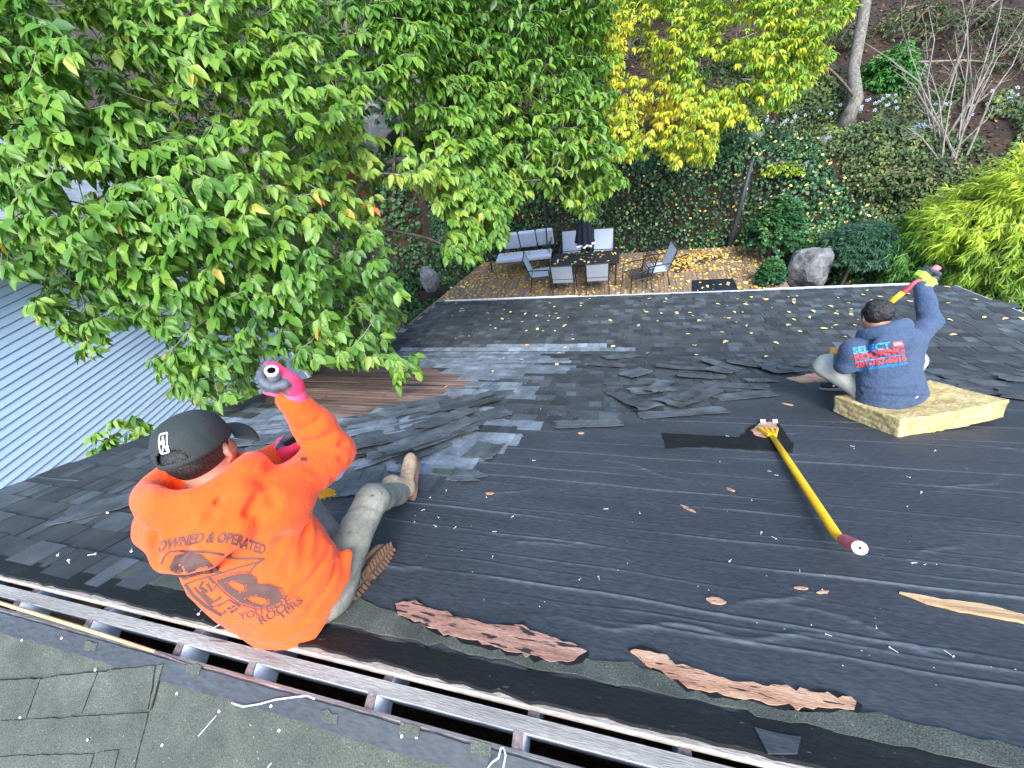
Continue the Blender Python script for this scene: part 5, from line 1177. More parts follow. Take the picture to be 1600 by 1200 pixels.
# boots: upper, ankle collar and lugged sole
def boot(parent, heel, toe_dir, up_dir, mat, lugs=True, lab=None):
    Mx = frame3(y=toe_dir, z=up_dir); c = np.asarray(heel, float)
    def f(P):
        q = to_local(P, c, Mx); d = ellip(q, (0, .035, .040), (.036, .048, .05))
        d = smin(d, capsule(q, (0, .06, .055), (0, .17, .032), .042, .040), .03); d = smin(d, ellip(q, (.004, .215, .030), (.043, .062, .036)), .03)
        d = smin(d, capsule(q, (0, .035, .06), (0, .02, .165), .046, .052), .03)
        d = d + creases(q, [([(-.05, .15, .05), (0, .145, .075), (.05, .15, .05)], .004, .008), ([(-.05, .17, .05), (0, .168, .068), (.05, .17, .05)], .003, .007)]) - .0015 * np.cos(q[:, 1] * 160) * (np.abs(q[:, 0]) < .016) * (q[:, 2] > .05)
        return smax(d, -q[:, 2], .004)
    lo = c - .34; hi = c + .34
    o, V, F = body_obj('boot', f, lo, hi, .0072, [MT[mat]], parent, label=lab)
    out = []
    for a in np.linspace(0, 2 * math.pi, 28, endpoint=False):
        y = .125 + .150 * math.sin(a); wd = .040 * (1 + .16 * math.sin(a) - .22 * math.exp(-((y - .09) / .05) ** 2) * 1.0); out.append((wd * np.sign(math.cos(a)) * abs(math.cos(a)) ** .75, y))
    out = np.array(out); W_ = lambda p: c + np.asarray(p) @ Mx
    top_ = np.array([W_((x, y, .010)) for x, y in out]); bo = np.array([W_((x, y, -.016)) for x, y in out])
    s = obj('sole', *prism(top_[::-1], bo[::-1]), MT['sole'], o)
    if lugs:
        for k in range(15):
            y = -.012 + k * .0195
            if .075 < y < .10: continue
            wd = np.interp(y, out[:14, 1][np.argsort(out[:14, 1])], np.abs(out[:14, 0])[np.argsort(out[:14, 1])]) if True else .04
            for sx in (-1, 1):
                x0, x1 = sx * .006, sx * max(wd, .018)
                v = np.array([W_((x, yy, z)) for x in (x0, x1) for yy in (y - .006 + (.006 if x == x1 else 0), y + .006 + (.006 if x == x1 else 0)) for z in (-.0165, -.026)])
                obj('lug', v, [(0, 1, 3, 2), (4, 6, 7, 5), (0, 4, 5, 1), (2, 3, 7, 6), (0, 2, 6, 4), (1, 5, 7, 3)], MT['sole'], o)
    return o
boot(man, (-1.125, 1.005, -.375), (-.30, .86, .12), (-.30, -.30, .90), 'boot_pale', False, 'dusty tan boot at the end of the stretched leg')
boot(man, (-1.030, .385, -.075), (.06, .90, -.40), (-.80, .08, -.42), 'boot', True, 'brown boot on its side showing the lugged sole')
# cap
CM = frame3(y=nrm(np.array([-.42, .86, -.28])), z=nrm(np.array([-.12, .30, 1.0]))); cc = hc + CM[2] * .030 + CM[1] * -.006
def cap_pt(az, el):
    """az 0 = front, el 0 = rim, 1 = button"""
    e = el * math.pi / 2; rx, ry, rz = .094, .112, .112; k = np.cos(e) ** .72; seam = 1 - .012 * np.abs(np.cos(3 * az)) ** 12
    return np.stack([rx * k * np.sin(az) * seam, ry * k * np.cos(az) * seam, rz * np.sin(e) ** .85 + .004 - .012 * (np.cos(az) < -.2) * (1 - el) * 0], -1)
na, ne = 108, 30; V = []; F = []
azs = np.linspace(-math.pi, math.pi, na, endpoint=False); els = np.linspace(0, 1, ne)
AZ, EL = np.meshgrid(azs, els, indexing='ij'); V = cap_pt(AZ, EL); idx_ = np.arange(na * ne).reshape(na, ne)
for i in range(na):
    for j in range(ne - 1):
        a0 = azs[i] + math.pi / na; db = abs(abs(a0) - math.pi)
        if db < .50 and els[j] > .05 and els[j] < .05 + .24 * math.sqrt(max(0, 1 - (db / .50) ** 2)): continue      # opening over the strap
        F.append((idx_[i, j], idx_[(i + 1) % na, j], idx_[(i + 1) % na, j + 1], idx_[i, j + 1]))
capo = obj('cap', cc + V.reshape(-1, 3) @ CM, F, MT['cap'], man, smooth=True); md = capo.modifiers.new('shell', 'SOLIDIFY'); md.thickness = .003; md.offset = 0
def brim_fn(u, v):
    a = (u - .5) * 2.2; rr = .105 + v * .066 * np.cos(a * .62) ** .7
    x = (rr - .010) * np.sin(a) * 1.0; y = rr * np.cos(a) + .004; z = .006 - .030 * (x / .1) ** 2 - .10 * v * .12
    return cc + np.stack([x, y, z], -1) @ CM
V, F = grid(brim_fn, 24, 8); br = obj('brim', V, F, MT['cap'], capo, smooth=True); md = br.modifiers.new('shell', 'SOLIDIFY'); md.thickness = .004
obj('button', *lathe([(.001, .006), (.006, .005), (.008, 0)], 10, cc + CM[2] * .114, CM), MT['cap'], capo)
capb = BVHTree.FromPolygons([tuple(v) for v in (cc + cap_pt(AZ, EL).reshape(-1, 3) @ CM)], [(int(idx_[i, j]), int(idx_[(i + 1) % na, j]), int(idx_[(i + 1) % na, j + 1]), int(idx_[i, j + 1])) for i in range(na) for j in range(ne - 1)])
def cap_map(u, v):                                       # flat patch on the back of the cap
    o = cc + np.array([u, -.3, .080 + v]) @ CM; return o, CM[1]
def rring(w, h, r, t):
    def rr(w, h, r): return [(sx * (w - r) + r * math.cos(a), sy * (h - r) + r * math.sin(a)) for sx, sy, a0 in ((1, 1, 0), (-1, 1, 1.571), (-1, -1, 3.142), (1, -1, 4.712)) for a in np.linspace(a0, a0 + 1.571, 5)]
    o_, i_ = rr(w, h, r), rr(w - t, h - t, max(r - t, .001)); n = len(o_); return [[o_[k], o_[(k + 1) % n], i_[(k + 1) % n], i_[k]] for k in range(n)]
print_on('logo_print', capb, cap_map, poly_geo(rring(.0125, .024, .005, .003), .004), 'print_white', capo, .0045)
print_on('logo_print', capb, cap_map, poly_geo([[(-.003, .017), (.002, .018), (.003, .012), (-.001, .010)], [(-.005, .009), (.004, .010), (.005, .0), (-.001, -.004)], [(-.001, -.004), (.003, -.002), (.0, -.012), (-.006, -.019), (-.008, -.017), (-.003, -.010)], [(.003, .0), (.007, -.008), (.008, -.018), (.005, -.019)], [(-.005, .008), (-.009, .002), (-.007, .0), (-.002, .005)]], .004), 'print_white', capo, .0045)
# gloves and the tool he swings
tool_top = at(420, 588, 1.27); blade = P1(*on1((505, 787)), .03); sh = nrm(tool_top - blade)
def glove(parent, c, shaft, wrist, mats, mi, rcuff=.040, res=.0036, lab=None, cufflen=.075):
    y = nrm(np.asarray(c) - np.asarray(wrist)); z = nrm(np.asarray(shaft)); y = nrm(y - z * (y @ z)); x = np.cross(y, z); Mx = np.array([x, y, z]); wl = to_local(np.asarray(wrist)[None], c, Mx)[0]
    def f(P):
        q = to_local(P, c, Mx); d = fist_f(q)
        return smin(d, capsule(q, (.024, -.045, 0), wl, .034, rcuff), .02)
    r_ = np.abs(wl).max() + .06
    o, V, F = body_obj('glove', f, np.asarray(c) - r_ - .03, np.asarray(c) + r_ + .03, res, mats, parent, mi=lambda cc_: mi(to_local(cc_, c, Mx), wl), relax=1, label=lab)
    return o, Mx
def mi_pink(q, wl):
    m = np.zeros(len(q), int); m[(q[:, 0] < -.006) | ((q[:, 2] > .032) & (q[:, 0] < .014))] = 1
    t = (q - np.array([.024, -.045, 0])) @ nrm(wl - np.array([.024, -.045, 0])); m[t > .018] = 2; return m
g1, GM = glove(man, rfi + np.array([.0, 0, .0]), sh, rwr + [.004, -.002, -.035], [MT['glove_pink'], MT['glove_grey'], MT['glove_cuff']], mi_pink)
g2, _ = glove(man, lfi, sh, lwr, [MT['glove_pink'], MT['glove_grey'], MT['glove_cuff']], mi_pink, .036)
tl = thing('shingle_ripper', 'yellow shingle ripper gripped by the roofer in orange', 'tool', blade)
# the shaft runs through the closed fist
ax0 = rfi + sh * .075
obj('shaft', *tube([ax0 - sh * .02, ax0 - sh * .6, blade + sh * .14], [.0165, .0165, .0165], 14, flat=.8), MT['tool_yellow'], tl, smooth=True)
gp = obj('grip', *tube([ax0, ax0 - sh * .20], [.0205, .0205], 18), MT['glove_grey'], tl, smooth=True)
E_ = np.array(fr(sh)); EM = np.array([E_[0], E_[2], sh])
obj('grip_ring', *lathe([(.0125, .000), (.0165, .003), (.0205, .001), (.0205, -.008), (.0125, -.008), (.0125, .0)], 20, ax0, EM, cap=False), MT['print_white'], gp)
obj('socket_shade', *lathe([(.0126, .0015), (.0005, .0015)], 16, ax0, EM, cap=False), MT['hole_shade'], gp)  # flat black disc across the hollow end, shade given by colour alone
def ripper_head(root, end, shd, side, wid=.16):
    """forked plate with a braced yellow bracket; end = where the shaft meets it, shd = up the shaft, side = across"""
    n_ = nrm(np.cross(side, shd)); side = nrm(side); Mx = np.array([side, -shd, n_])
    mb = MB(); mb.add(prism(end + np.array([[-.028, -.02, .012], [.028, -.02, .012], [wid / 2, .11, .004], [-wid / 2, .11, .004]]) @ Mx, end + np.array([[-.028, -.02, -.004], [.028, -.02, -.004], [wid / 2, .11, -.002], [-wid / 2, .11, -.002]]) @ Mx))
    for x in (-.45, -.15, .15, .45): mb.add(bar(end + np.array([x * .05, -.02, .012]) @ Mx, end + np.array([x * wid, .10, .016]) @ Mx, .010, .012, n_))
    mb.build('bracket', [MT['tool_yellow']], root)
    for k in range(6):
        x = -wid / 2 + wid * (k + .5) / 6; obj('tooth', *prism(end + np.array([[x - .010, .11, .004], [x + .010, .11, .004], [x + .004, .15, .001], [x - .004, .15, .001]]) @ Mx, end + np.array([[x - .010, .11, -.001], [x + .010, .11, -.001], [x + .004, .15, -.001], [x - .004, .15, -.001]]) @ Mx), MT['steel'], root)
ripper_head(tl, blade + sh * .13, sh, np.cross(sh, N1))
# ================================================================== insulation batt and the worker in blue
T_ = P1(*on1((1400, 684))); S_ = P1(*on1((1274, 652))); U_ = P1(*on1((1563, 665)))
e1 = nrm(U_ - T_); e2 = nrm((S_ - T_) - e1 * np.dot(S_ - T_, e1)); L1, L2_ = np.linalg.norm(U_ - T_), np.linalg.norm(S_ - T_)
SN = np.cross(e1, e2); SN = SN * np.sign(SN[2])
rng = np.random.default_rng(101)
def slab_shape():
    nu, nv, nt = 64, 40, 7; V = []; 
    bm = bmesh.new(); bmesh.ops.create_cube(bm, size=1.0); bmesh.ops.subdivide_edges(bm, edges=bm.edges[:], cuts=30, use_grid_fill=True)
    v = np.array([x.co[:] for x in bm.verts]); F = [[x.index for x in f.verts] for f in bm.faces]; bm.free()
    a, b, c = v[:, 0] + .5, v[:, 1] + .5, v[:, 2] + .5
    th = .132; out = T_ + np.outer(a * L1, e1) + np.outer(b * L2_, e2)
    lift = .075 * np.maximum(a - .1, 0) ** 2 + .02 * np.maximum(b - .1, 0) ** 2 + .006; z = lift + c * th - .012 * np.exp(-((a - .42) ** 2 + (b - .5) ** 2) / .05) * c
    edge = np.maximum(np.abs(a - .5), np.abs(b - .5)) > .49
    out = out + np.outer(z, SN); nz = .006 * vnoise(out * 26, 1) + .004 * vnoise(out * 60, 2); out = out + nz[:, None] * np.where(edge[:, None], nrm(out - out.mean(0)), SN)
    # a flap torn off the near corner
    k = np.exp(-((a) ** 2 + (b) ** 2) / .004) * (1 - c); out = out - np.outer(k * .03, SN) - np.outer(k * .02, e2)
    return out, F
V, F = slab_shape()
tag(obj('insulation_slab', V, F, MT['wool'], None, org=tuple(V.mean(0) - [0, 0, .08]), smooth=True), 'pale yellow mineral wool slab used as a seat on the felt', 'insulation')

pel = np.array([2.050, 2.62, -.975]); neck = np.array([1.925, 2.815, -.545]); rs, ls = np.array([2.125, 2.80, -.64]), np.array([1.72, 2.735, -.64])
UP = nrm(neck - pel); RT = nrm((rs - ls) - UP * np.dot(rs - ls, UP)); RF = np.array([RT, np.cross(UP, RT), UP])
rel, rwr, rfi = np.array([2.285, 2.985, -.60]), np.array([2.26, 3.20, -.42]), np.array([2.285, 3.265, -.355])
lel, lwr, lfi = at(1321, 571, 2.98), at(1313, 561, 3.12), at(1308, 553, 3.19)
rhip, rkn, ran = np.array([2.15, 2.70, -1.03]), np.array([2.36, 2.99, -.98]), np.array([2.30, 3.20, -1.35])
lhip, lkn, lan = np.array([1.95, 2.68, -1.01]), np.array([1.715, 2.88, -.945]), P1(*on1((1314, 606)), .13)
hc = np.array([1.875, 2.905, -.480])
bl = thing('person', 'seated roofer in a navy hoodie with raised arm on the insulation slab', 'person', (2.055, 2.6, -1.10))
HF = frame3(y=nrm(np.array([.02, .80, -.60])), z=nrm(np.array([-.10, .45, .90])))
def f_body2(P):
    d = head_f(to_local(P, hc, HF)); d = smin(d, capsule(P, neck, hc + [0, -.02, -.05], .06, .056), .03)
    d = smin(d, torso_f(P, pel, RF, [(-.08, .14, .09, 0), (.1, .13, .09, 0), (.35, .15, .09, 0), (.45, .10, .08, 0), (.52, .05, .05, 0)]), .03)
    for a, b, c in ((rs, rel, rwr), (ls, lel, lwr)): d = smin(d, chain(P, [a, b, c], [.045, .04, .028]), .03)
    for a, b, c in ((rhip, rkn, ran), (lhip, lkn, lan)): d = smin(d, chain(P, [a, b, c], [.07, .05, .036]), .03)
    return d
body_obj('body', f_body2, (1.5, 2.45, -1.45), (2.5, 3.4, -.28), .0105, [MT['skin']], bl)
def f_hair2(P):
    q = to_local(P, hc, HF); d = ellip(q, (0, -.022, .030), (.088, .102, .100)) + .006 * vnoise(q * 40, 3) + .003 * vnoise(q * 90, 4); return smax(d, -(q[:, 2] + .105 - .9 * np.maximum(q[:, 1] - .01, 0)), .015)
body_obj('hair', f_hair2, hc - .18, hc + .18, .0065, [MT['hair']], bl)
prof = [(-.085, .208, .150, -.01), (-.04, .222, .160, -.008), (.06, .208, .148, 0), (.18, .196, .135, -.004), (.30, .205, .132, -.01), (.37, .205, .126, -.012), (.43, .16, .11, -.005), (.475, .11, .09, 0), (.52, .08, .08, .01)]
L2W = lambda a, b, c: pel + a * RT + b * RF[1] + c * UP
cr2 = [([L2W(-.20, -.02, .05), L2W(-.10, -.14, .035), L2W(.02, -.16, .0), L2W(.12, -.13, -.03)], .010, .014), ([L2W(-.19, -.04, .10), L2W(-.08, -.14, .08), L2W(.05, -.155, .06)], .007, .013), ([L2W(.20, .0, .08), L2W(.14, -.11, .03), L2W(.04, -.155, -.035)], .008, .014),
       ([L2W(.19, -.02, .34), L2W(.18, -.09, .24), L2W(.17, -.11, .14)], .008, .013), ([L2W(-.16, -.10, .34), L2W(-.17, -.10, .22)], .006, .014),
       ([rel + [-.07, -.10, .07], rel + [.0, -.07, .09], rel + [.07, -.07, .04]], .009, .011), ([rel + [-.07, -.03, .07], rel + [0, -.03, .09], rel + [.07, -.02, .06]], .009, .011), ([rel + [-.07, .05, .09], rel + [0, .04, .12], rel + [.06, .06, .09]], .008, .011), ([rel + [-.06, .12, .12], rel + [0, .10, .15], rel + [.05, .12, .13]], .007, .010)]
def f_hood2(P):
    d = torso_f(P, pel, RF, prof); d = smin(d, capsule(P, ls + [.03, 0, -.03], rs + [-.03, 0, -.03], .082, .082), .06)
    d = smin(d, chain(P, [rs + [-.02, 0, -.02], rel, rwr], [.084, .068, .046]), .045); d = smin(d, chain(P, [ls + [.02, 0, -.02], lel, lwr], [.080, .068, .046]), .045)
    q = to_local(P, L2W(-.02, -.012, .500), np.array([RT, nrm(RF[1] * .95 - UP * .30), nrm(UP * .95 + RF[1] * .30)])); th = np.arctan2(q[:, 1], q[:, 0]); rr = np.hypot(q[:, 0] / 1.18, q[:, 1])
    d = smin(d, np.hypot(rr - .106, q[:, 2] * .72) - .034, .02); d = smin(d, ellip(P, L2W(-.015, -.112, .425), (.165, .058, .092), RF), .014)
    d = smax(d, -ellip(P, L2W(-.03, .035, .61), (.094, .084, .14), RF), .016)
    d = d + creases(P, cr2 + [([L2W(-.15, -.12, .40), L2W(-.02, -.175, .335), L2W(.12, -.13, .39), L2W(.16, -.08, .45)], .011, .010), ([L2W(-.12, -.14, .46), L2W(.0, -.165, .425), L2W(.10, -.14, .44)], .010, .012), ([L2W(.0, -.17, .42), L2W(.0, -.17, .35)], .004, .008)])
    d = d + .003 * vnoise(P * 12, 15) + .0018 * vnoise(P * 25, 16) + folds(to_local(P, pel, RF), 25, .0045); q = to_local(P, pel, RF)
    return smin(d, smax(ellip(q, (0, -.005, -.068), (.200, .150, .05)), np.abs(q[:, 2] + .070) - .024, .012), .015)
ho2, HV2, HF2 = body_obj('hoodie', f_hood2, (1.42, 2.35, -1.22), (2.48, 3.34, -.34), .0088, [MT['hoodie_b']], bl, label='navy blue hoodie with red and blue lettering')
bvh2 = BVHTree.FromPolygons([tuple(v) for v in HV2], [tuple(f) for f in HF2])
def cloth2(p):
    h = bvh2.ray_cast(Vector(EYE), Vector(nrm(ray(*p))), 8.0); return None if h[0] is None else to_local(np.array(h[0])[None], pel, RF)[0]
pd2 = nrm(ray(1376, 562)); pc2 = (lambda c_: L2W(*c_) if c_ is not None else L2W(0, -.14, .2))(cloth2((1376, 562))); pu2 = nrm(RT - pd2 * (RT @ pd2)); pv2 = np.cross(pu2, pd2); pv2 = pv2 * np.sign(pv2 @ UP)
def back2(pa, pb, arc=0.0, tall=1.0):
    def uv_(p):
        d = ray(*p); q = EYE + d * (((pc2 - EYE) @ pd2) / (d @ pd2)) - pc2; return np.array([q @ pu2, q @ pv2])
    A_, B_ = uv_(pa), uv_(pb); ax = B_ - A_; L = np.linalg.norm(ax); ax = ax / L; ay = np.array([-ax[1], ax[0]])
    def m(u, v):
        q = A_ + ax * u * L + ay * v * L * tall; return pc2 + pu2 * q[0] + pv2 * q[1] - pd2 * .6, pd2
    return m, L
def put2(s, pa, pb, mat, tall=1.0, bold=.03):
    put_text('lettering', s, pa, pb, mat, ho2, 0, tall, bold, back2, bvh2)
put2('SELECT', (1334, 553), (1392, 544), 'print_cyan', 1.05)
put2('ROOFING', (1337, 563.5), (1414, 551), 'print_red', 1.15, .035)
put2('201-757-6016', (1338, 574.5), (1418, 563), 'print_red', 1.25, .03)
put2('www.selectroofingnj.com', (1339, 580.5), (1419, 569), 'print_cyan', 1.3, .012)
r = back2((1337, 565.5), (1414, 553.5))
if r: print_on('underline_print', bvh2, r[0], poly_geo([[(0, -.012), (1, -.012), (1, .012), (0, .012)]], .1), 'print_cyan', ho2)
r = back2((1396, 543), (1412, 540.5))
if r:
    print_on('badge_print', bvh2, r[0], poly_geo([[(0, 0), (1, 0), (1, .72), (0, .72)]], .2), 'print_red', ho2)
    print_on('badge_bar', bvh2, r[0], poly_geo([[(.14, .24), (.86, .24), (.86, .5), (.14, .5)]], .2), 'print_white', ho2, .0045)
def f_tr2(P):
    d = ellip(P, pel + [0, -.02, -.045], (.205, .165, .115), RF); d = smin(d, chain(P, [rhip, rkn, ran], [.095, .075, .055], .03), .05); d = smin(d, chain(P, [lhip, lkn, lan], [.112, .094, .064], .03), .05)
    d = d + creases(P, [([lkn + [.02, -.10, .02], lkn + [.06, -.02, .03], lkn + [.07, .05, -.02]], .006, .012), ([lhip + [-.10, .02, .04], lhip + [-.09, -.03, -.02], lhip + [-.06, -.08, -.06]], .007, .012)])
    top_ = (P - (T_ + SN * .142)) @ SN
    ins = ((P - T_) @ e1 > 0) & ((P - T_) @ e1 < L1) & ((P - T_) @ e2 > 0) & ((P - T_) @ e2 < L2_)
    return np.where(ins, np.maximum(d, -top_), d) + .003 * vnoise(P * 12, 19) + folds(P, 28, .004)
body_obj('trousers', f_tr2, (1.52, 2.38, -1.62), (2.56, 3.62, -.80), .0095, [MT['pale_trouser']], bl)
def sneaker(heel, toe_dir):
    Mx = frame3(y=toe_dir, z=N1); c = np.asarray(heel, float)
    def f(P):
        q = to_local(P, c, Mx); d = ellip(q, (0, .035, .055), (.034, .045, .05)); d = smin(d, capsule(q, (0, .06, .055), (0, .19, .036), .036, .032), .03); d = smin(d, ellip(q, (0, .225, .034), (.038, .05, .028)), .02); d = smin(d, capsule(q, (0, .035, .06), (0, .03, .105), .038, .042), .02); return smax(d, .018 - q[:, 2], .004)
    o, V, F = body_obj('sneaker', f, c - .32, c + .32, .0075, [MT['sneaker']], bl)
    out = np.array([(.041 * np.sign(math.cos(a)) * abs(math.cos(a)) ** .7 * (1 - .14 * math.exp(-((.125 + .15 * math.sin(a) - .1) / .05) ** 2)), .125 + .152 * math.sin(a)) for a in np.linspace(0, 6.283, 26, endpoint=False)])
    W_ = lambda p: c + np.asarray(p) @ Mx
    obj('sole', *prism(np.array([W_((x, y, .020)) for x, y in out])[::-1], np.array([W_((x, y, -.004)) for x, y in out])[::-1]), MT['white_rubber'], o)
    sb = BVHTree.FromPolygons([tuple(v) for v in V], [tuple(q) for q in F])
    for sx in (-1, 1):
        mpp = lambda u, v, sx=sx: (W_((sx * .3, u, v)), np.array([-sx, 0, 0]) @ Mx)
        print_on('side_stripe', sb, mpp, line_geo([(.04, .060), (.08, .045), (.10, .052), (.13, .062), (.16, .050), (.19, .040)], .014, .015), 'print_white', o, .002)
    print_on('laces', sb, lambda u, v: (W_((u, v, .4)), np.array([0, 0, -1]) @ Mx), poly_geo([[(-.022, y), (.022, y + .004), (.022, y + .009), (-.022, y + .005)] for y in (.09, .105, .12, .135, .15)], .012), 'print_white', o, .002)
sneaker(P1(*on1((1330, 611)), .022) , (-.95, -.10, .05)); sneaker(P1(2.32, 3.24, .022), (.1, .9, -.45))
tv = nrm(at(1388, 470, 3.22) - at(1432, 438, 3.12))
g3, _ = glove(bl, rfi, tv * -1, rwr, [MT['glove_dark'], MT['lime']], lambda q, wl: (((q - np.array([.024, -.045, 0])) @ nrm(wl - np.array([.024, -.045, 0]))) > .008).astype(int), .048, .0045)
g4, _ = glove(bl, lfi, (.4, -.5, .6), lwr, [MT['orange_knit'], MT['lime']], lambda q, wl: (q[:, 0] < -9).astype(int), .040, .0055)
tp = [rfi - tv * .08, rfi + tv * .03, rfi + tv * .17, rfi + tv * .26 + [0, .01, -.035], at(1383, 474, 3.25), at(1355, 520, 3.35)]
tb = thing('roofing_hammer', 'curved yellow handled tool with red grip held up by the roofer in navy', 'tool', tp[0])
V, F = tube(tp[2:], [.022, .022, .021, .02], 12, flat=.7); obj('shaft', V, F, MT['tool_yellow'], tb, smooth=True)
V, F = tube(tp[:3], [.025, .025, .023], 12, flat=.8); obj('grip', V, F, MT['tool_red'], tb, smooth=True)
ripper_head(tb, tp[-1], nrm(tp[-2] - tp[-1]), np.array([1.0, 0, 0]))
# ================================================================== the ripper lying on the felt
Ht = P1(*on1((1203, 676), .03), .03); Bn = P1(*on1((1310, 840), .07), .07); En = P1(*on1((1343, 856), .16), .16)
rp = thing('shingle_ripper', 'yellow shingle ripper with a pink grip lying across the bare felt', 'tool', Ht)
sd_ = nrm(Bn - Ht); V, F = tube([Ht + sd_ * .05, Ht + sd_ * .5, Bn - sd_ * .06, Bn - sd_ * .015, Bn + nrm(En - Bn) * .03, Bn + nrm(En - Bn) * .08], [.020, .0215, .022, .022, .0215, .021], 14, flat=.75); obj('shaft', V, F, MT['tool_yellow'], rp, smooth=True)
gd = nrm(En - Bn); g0 = Bn + gd * .055; L = np.linalg.norm(En - g0); V, F = tube([g0, g0 + gd * .01, En], [.022, .0255, .0265], 18); gp = obj('grip', V, F, MT['tool_red'], rp, smooth=False)
E_ = np.array(fr(gd)); EM = np.array([E_[0], E_[2], gd]); obj('grip_end', *lathe([(.0265, -.004), (.0262, .002), (.0235, .004), (.005, .004), (.0045, .0)], 20, En, EM), MT['pink_end'], gp); obj('socket_shade', *lathe([(.0045, -.002), (.0045, .0035), (.0005, .0036)], 10, En, EM), MT['hole_shade'], gp)  # black plug in the grip end paints the shade of its hole
ripper_head(rp, Ht + sd_ * .05, sd_, nrm(np.cross(sd_, N1)), .13)
for px in ((1192, 659), (1211, 659)):
    c = P1(*on1(px, .03), .034); obj('steel_tab', *box(c, .034, .006, .030, np.array([[1, 0, 0], [0, .45, -.89], [0, .89, .45]])), MT['steel'], rp)

# ================================================================== torn shingles
rng = np.random.default_rng(111)
def torn(pa, pb, w, n0=.02, n1=None, curl=0.0, roll=0.0, mat='shingle_torn', rows=1, thick=.005, tabs=3, end=.015, n_surf=None):
    """one torn sheet: pa, pb sight points of its long axis, n0/n1 heights over the felt at both ends"""
    n1 = n0 if n1 is None else n1
    A_ = np.array(on1(pa, n0)); B_ = np.array(on1(pb, n1)); ax = B_ - A_; Lx = np.linalg.norm(ax); ax /= Lx; ay = np.array([-ax[1], ax[0]])
    nu, nv = 16, 6; u, v = np.meshgrid(np.linspace(0, 1, nu), np.linspace(-.5, .5, nv), indexing='ij')
    e0 = rng.normal(size=nv) * end; e1_ = rng.normal(size=nv) * end; ed = rng.normal(size=(nu, 2)) * .003
    uu = u * Lx + np.where(u < .01, e0[None], 0) + np.where(u > .99, e1_[None], 0); vv = v * w + np.where(v < -.49, ed[:, :1], 0) + np.where(v > .49, ed[:, 1:], 0)
    h = n0 + (n1 - n0) * u + curl * (np.abs(u - .5) * 2) ** 3 + roll * (v * 2) ** 2 + .004 * vnoise(np.stack([uu * 7, vv * 9], -1), int(rng.integers(99)))
    x = A_[0] + ax[0] * uu + ay[0] * vv; s = A_[1] + ax[1] * uu + ay[1] * vv; i = np.arange(nu * nv).reshape(nu, nv)
    def solid(i0, i1, j0, j1, lo, hi):
        ii = i[i0:i1 + 1, j0:j1 + 1]; a, b = ii.shape; T_ = P1(x, s, h + hi).reshape(-1, 3)[ii.reshape(-1)]; Bm = P1(x, s, h + lo).reshape(-1, 3)[ii.reshape(-1)]
        k = np.arange(a * b).reshape(a, b); F = [tuple(q) for q in np.stack([k[:-1, :-1], k[1:, :-1], k[1:, 1:], k[:-1, 1:]], -1).reshape(-1, 4)]; m = a * b
        F += [tuple(m + np.array(q[::-1])) for q in F[:]]; bd = list(k[:, 0]) + list(k[-1, 1:]) + list(k[-2::-1, -1]) + list(k[0, -2:0:-1])
        F += [(bd[q], bd[(q + 1) % len(bd)], bd[(q + 1) % len(bd)] + m, bd[q] + m) for q in range(len(bd))]; F = [tuple(int(z) for z in q) for q in F]
        return np.concatenate([T_, Bm]), [q[::-1] for q in F]
    mb = MB(); mb.add(solid(0, nu - 1, 0, nv - 1, -thick, 0))
    if tabs:
        cut = sorted(rng.choice(np.arange(2, nu - 2), tabs - 1, replace=False)) if tabs > 1 else []
        st = [0] + list(cut) + [nu - 1]; hi_side = rng.random() < .5
        for a, b in zip(st[:-1], st[1:]):
            if b - a < 2 or rng.random() < .25: continue
            j0, j1 = (0, 3) if hi_side else (2, 5)
            mb.add(solid(a, b - (1 if b - a > 2 else 0), j0, j1, .0002, .004))
    return mb, (A_ + B_) / 2
def lay(label, group=None, name='torn_shingle', **k):
    mat = k.pop('mat', 'shingle_torn'); mb, c = torn(mat=mat, **k); o = mb.build(name, [MT[mat]], None); return tag(o, label, 'shingle', group)
G1 = 'torn shingles heaped on the grey worn patch'
heap = [((528, 668), (668, 640), .30, .05, .07, 0), ((560, 690), (705, 652), .30, .085, .075, .01), ((580, 660), (745, 622), .28, .05, .04, .01), ((600, 708), (738, 655), .22, .10, .06, .012), ((640, 700), (742, 660), .24, .07, .045, .01), ((560, 655), (640, 640), .20, .03, .03, 0), ((516, 700), (590, 678), .24, .05, .06, .01), ((655, 668), (735, 640), .22, .11, .07, .012), ((520, 720), (580, 700), .20, .035, .05, 0), ((690, 650), (780, 618), .20, .04, .03, .01), ((600, 640), (700, 622), .20, .03, .035, .01), ((620, 722), (700, 690), .16, .04, .03, 0)]
hl = ['long torn shingle strip lying lowest at the left of the heap', 'broad torn shingle sheet across the middle of the left heap', 'torn shingle strip along the far edge of the left heap', 'torn shingle strip on the near edge of the heap above the boot toe', 'torn shingle reaching from the boot toe up to the heap', 'short torn shingle beside the bare planks', 'torn shingle just right of the orange sleeve', 'topmost tilted shingle of the left heap', 'torn shingle under the elbow of the orange sleeve', 'torn shingle at the right tip of the left heap', 'torn shingle between the bare planks and the heap', 'narrow torn shingle just above the tan boot toe']
for (pa, pb, w, n0, n1, cu), lb in zip(heap, hl): lay(lb, G1, pa=pa, pb=pb, w=w * .8, n0=.015 + n0 * .95, n1=.015 + n1 * .9, curl=cu, roll=.004, thick=.004)
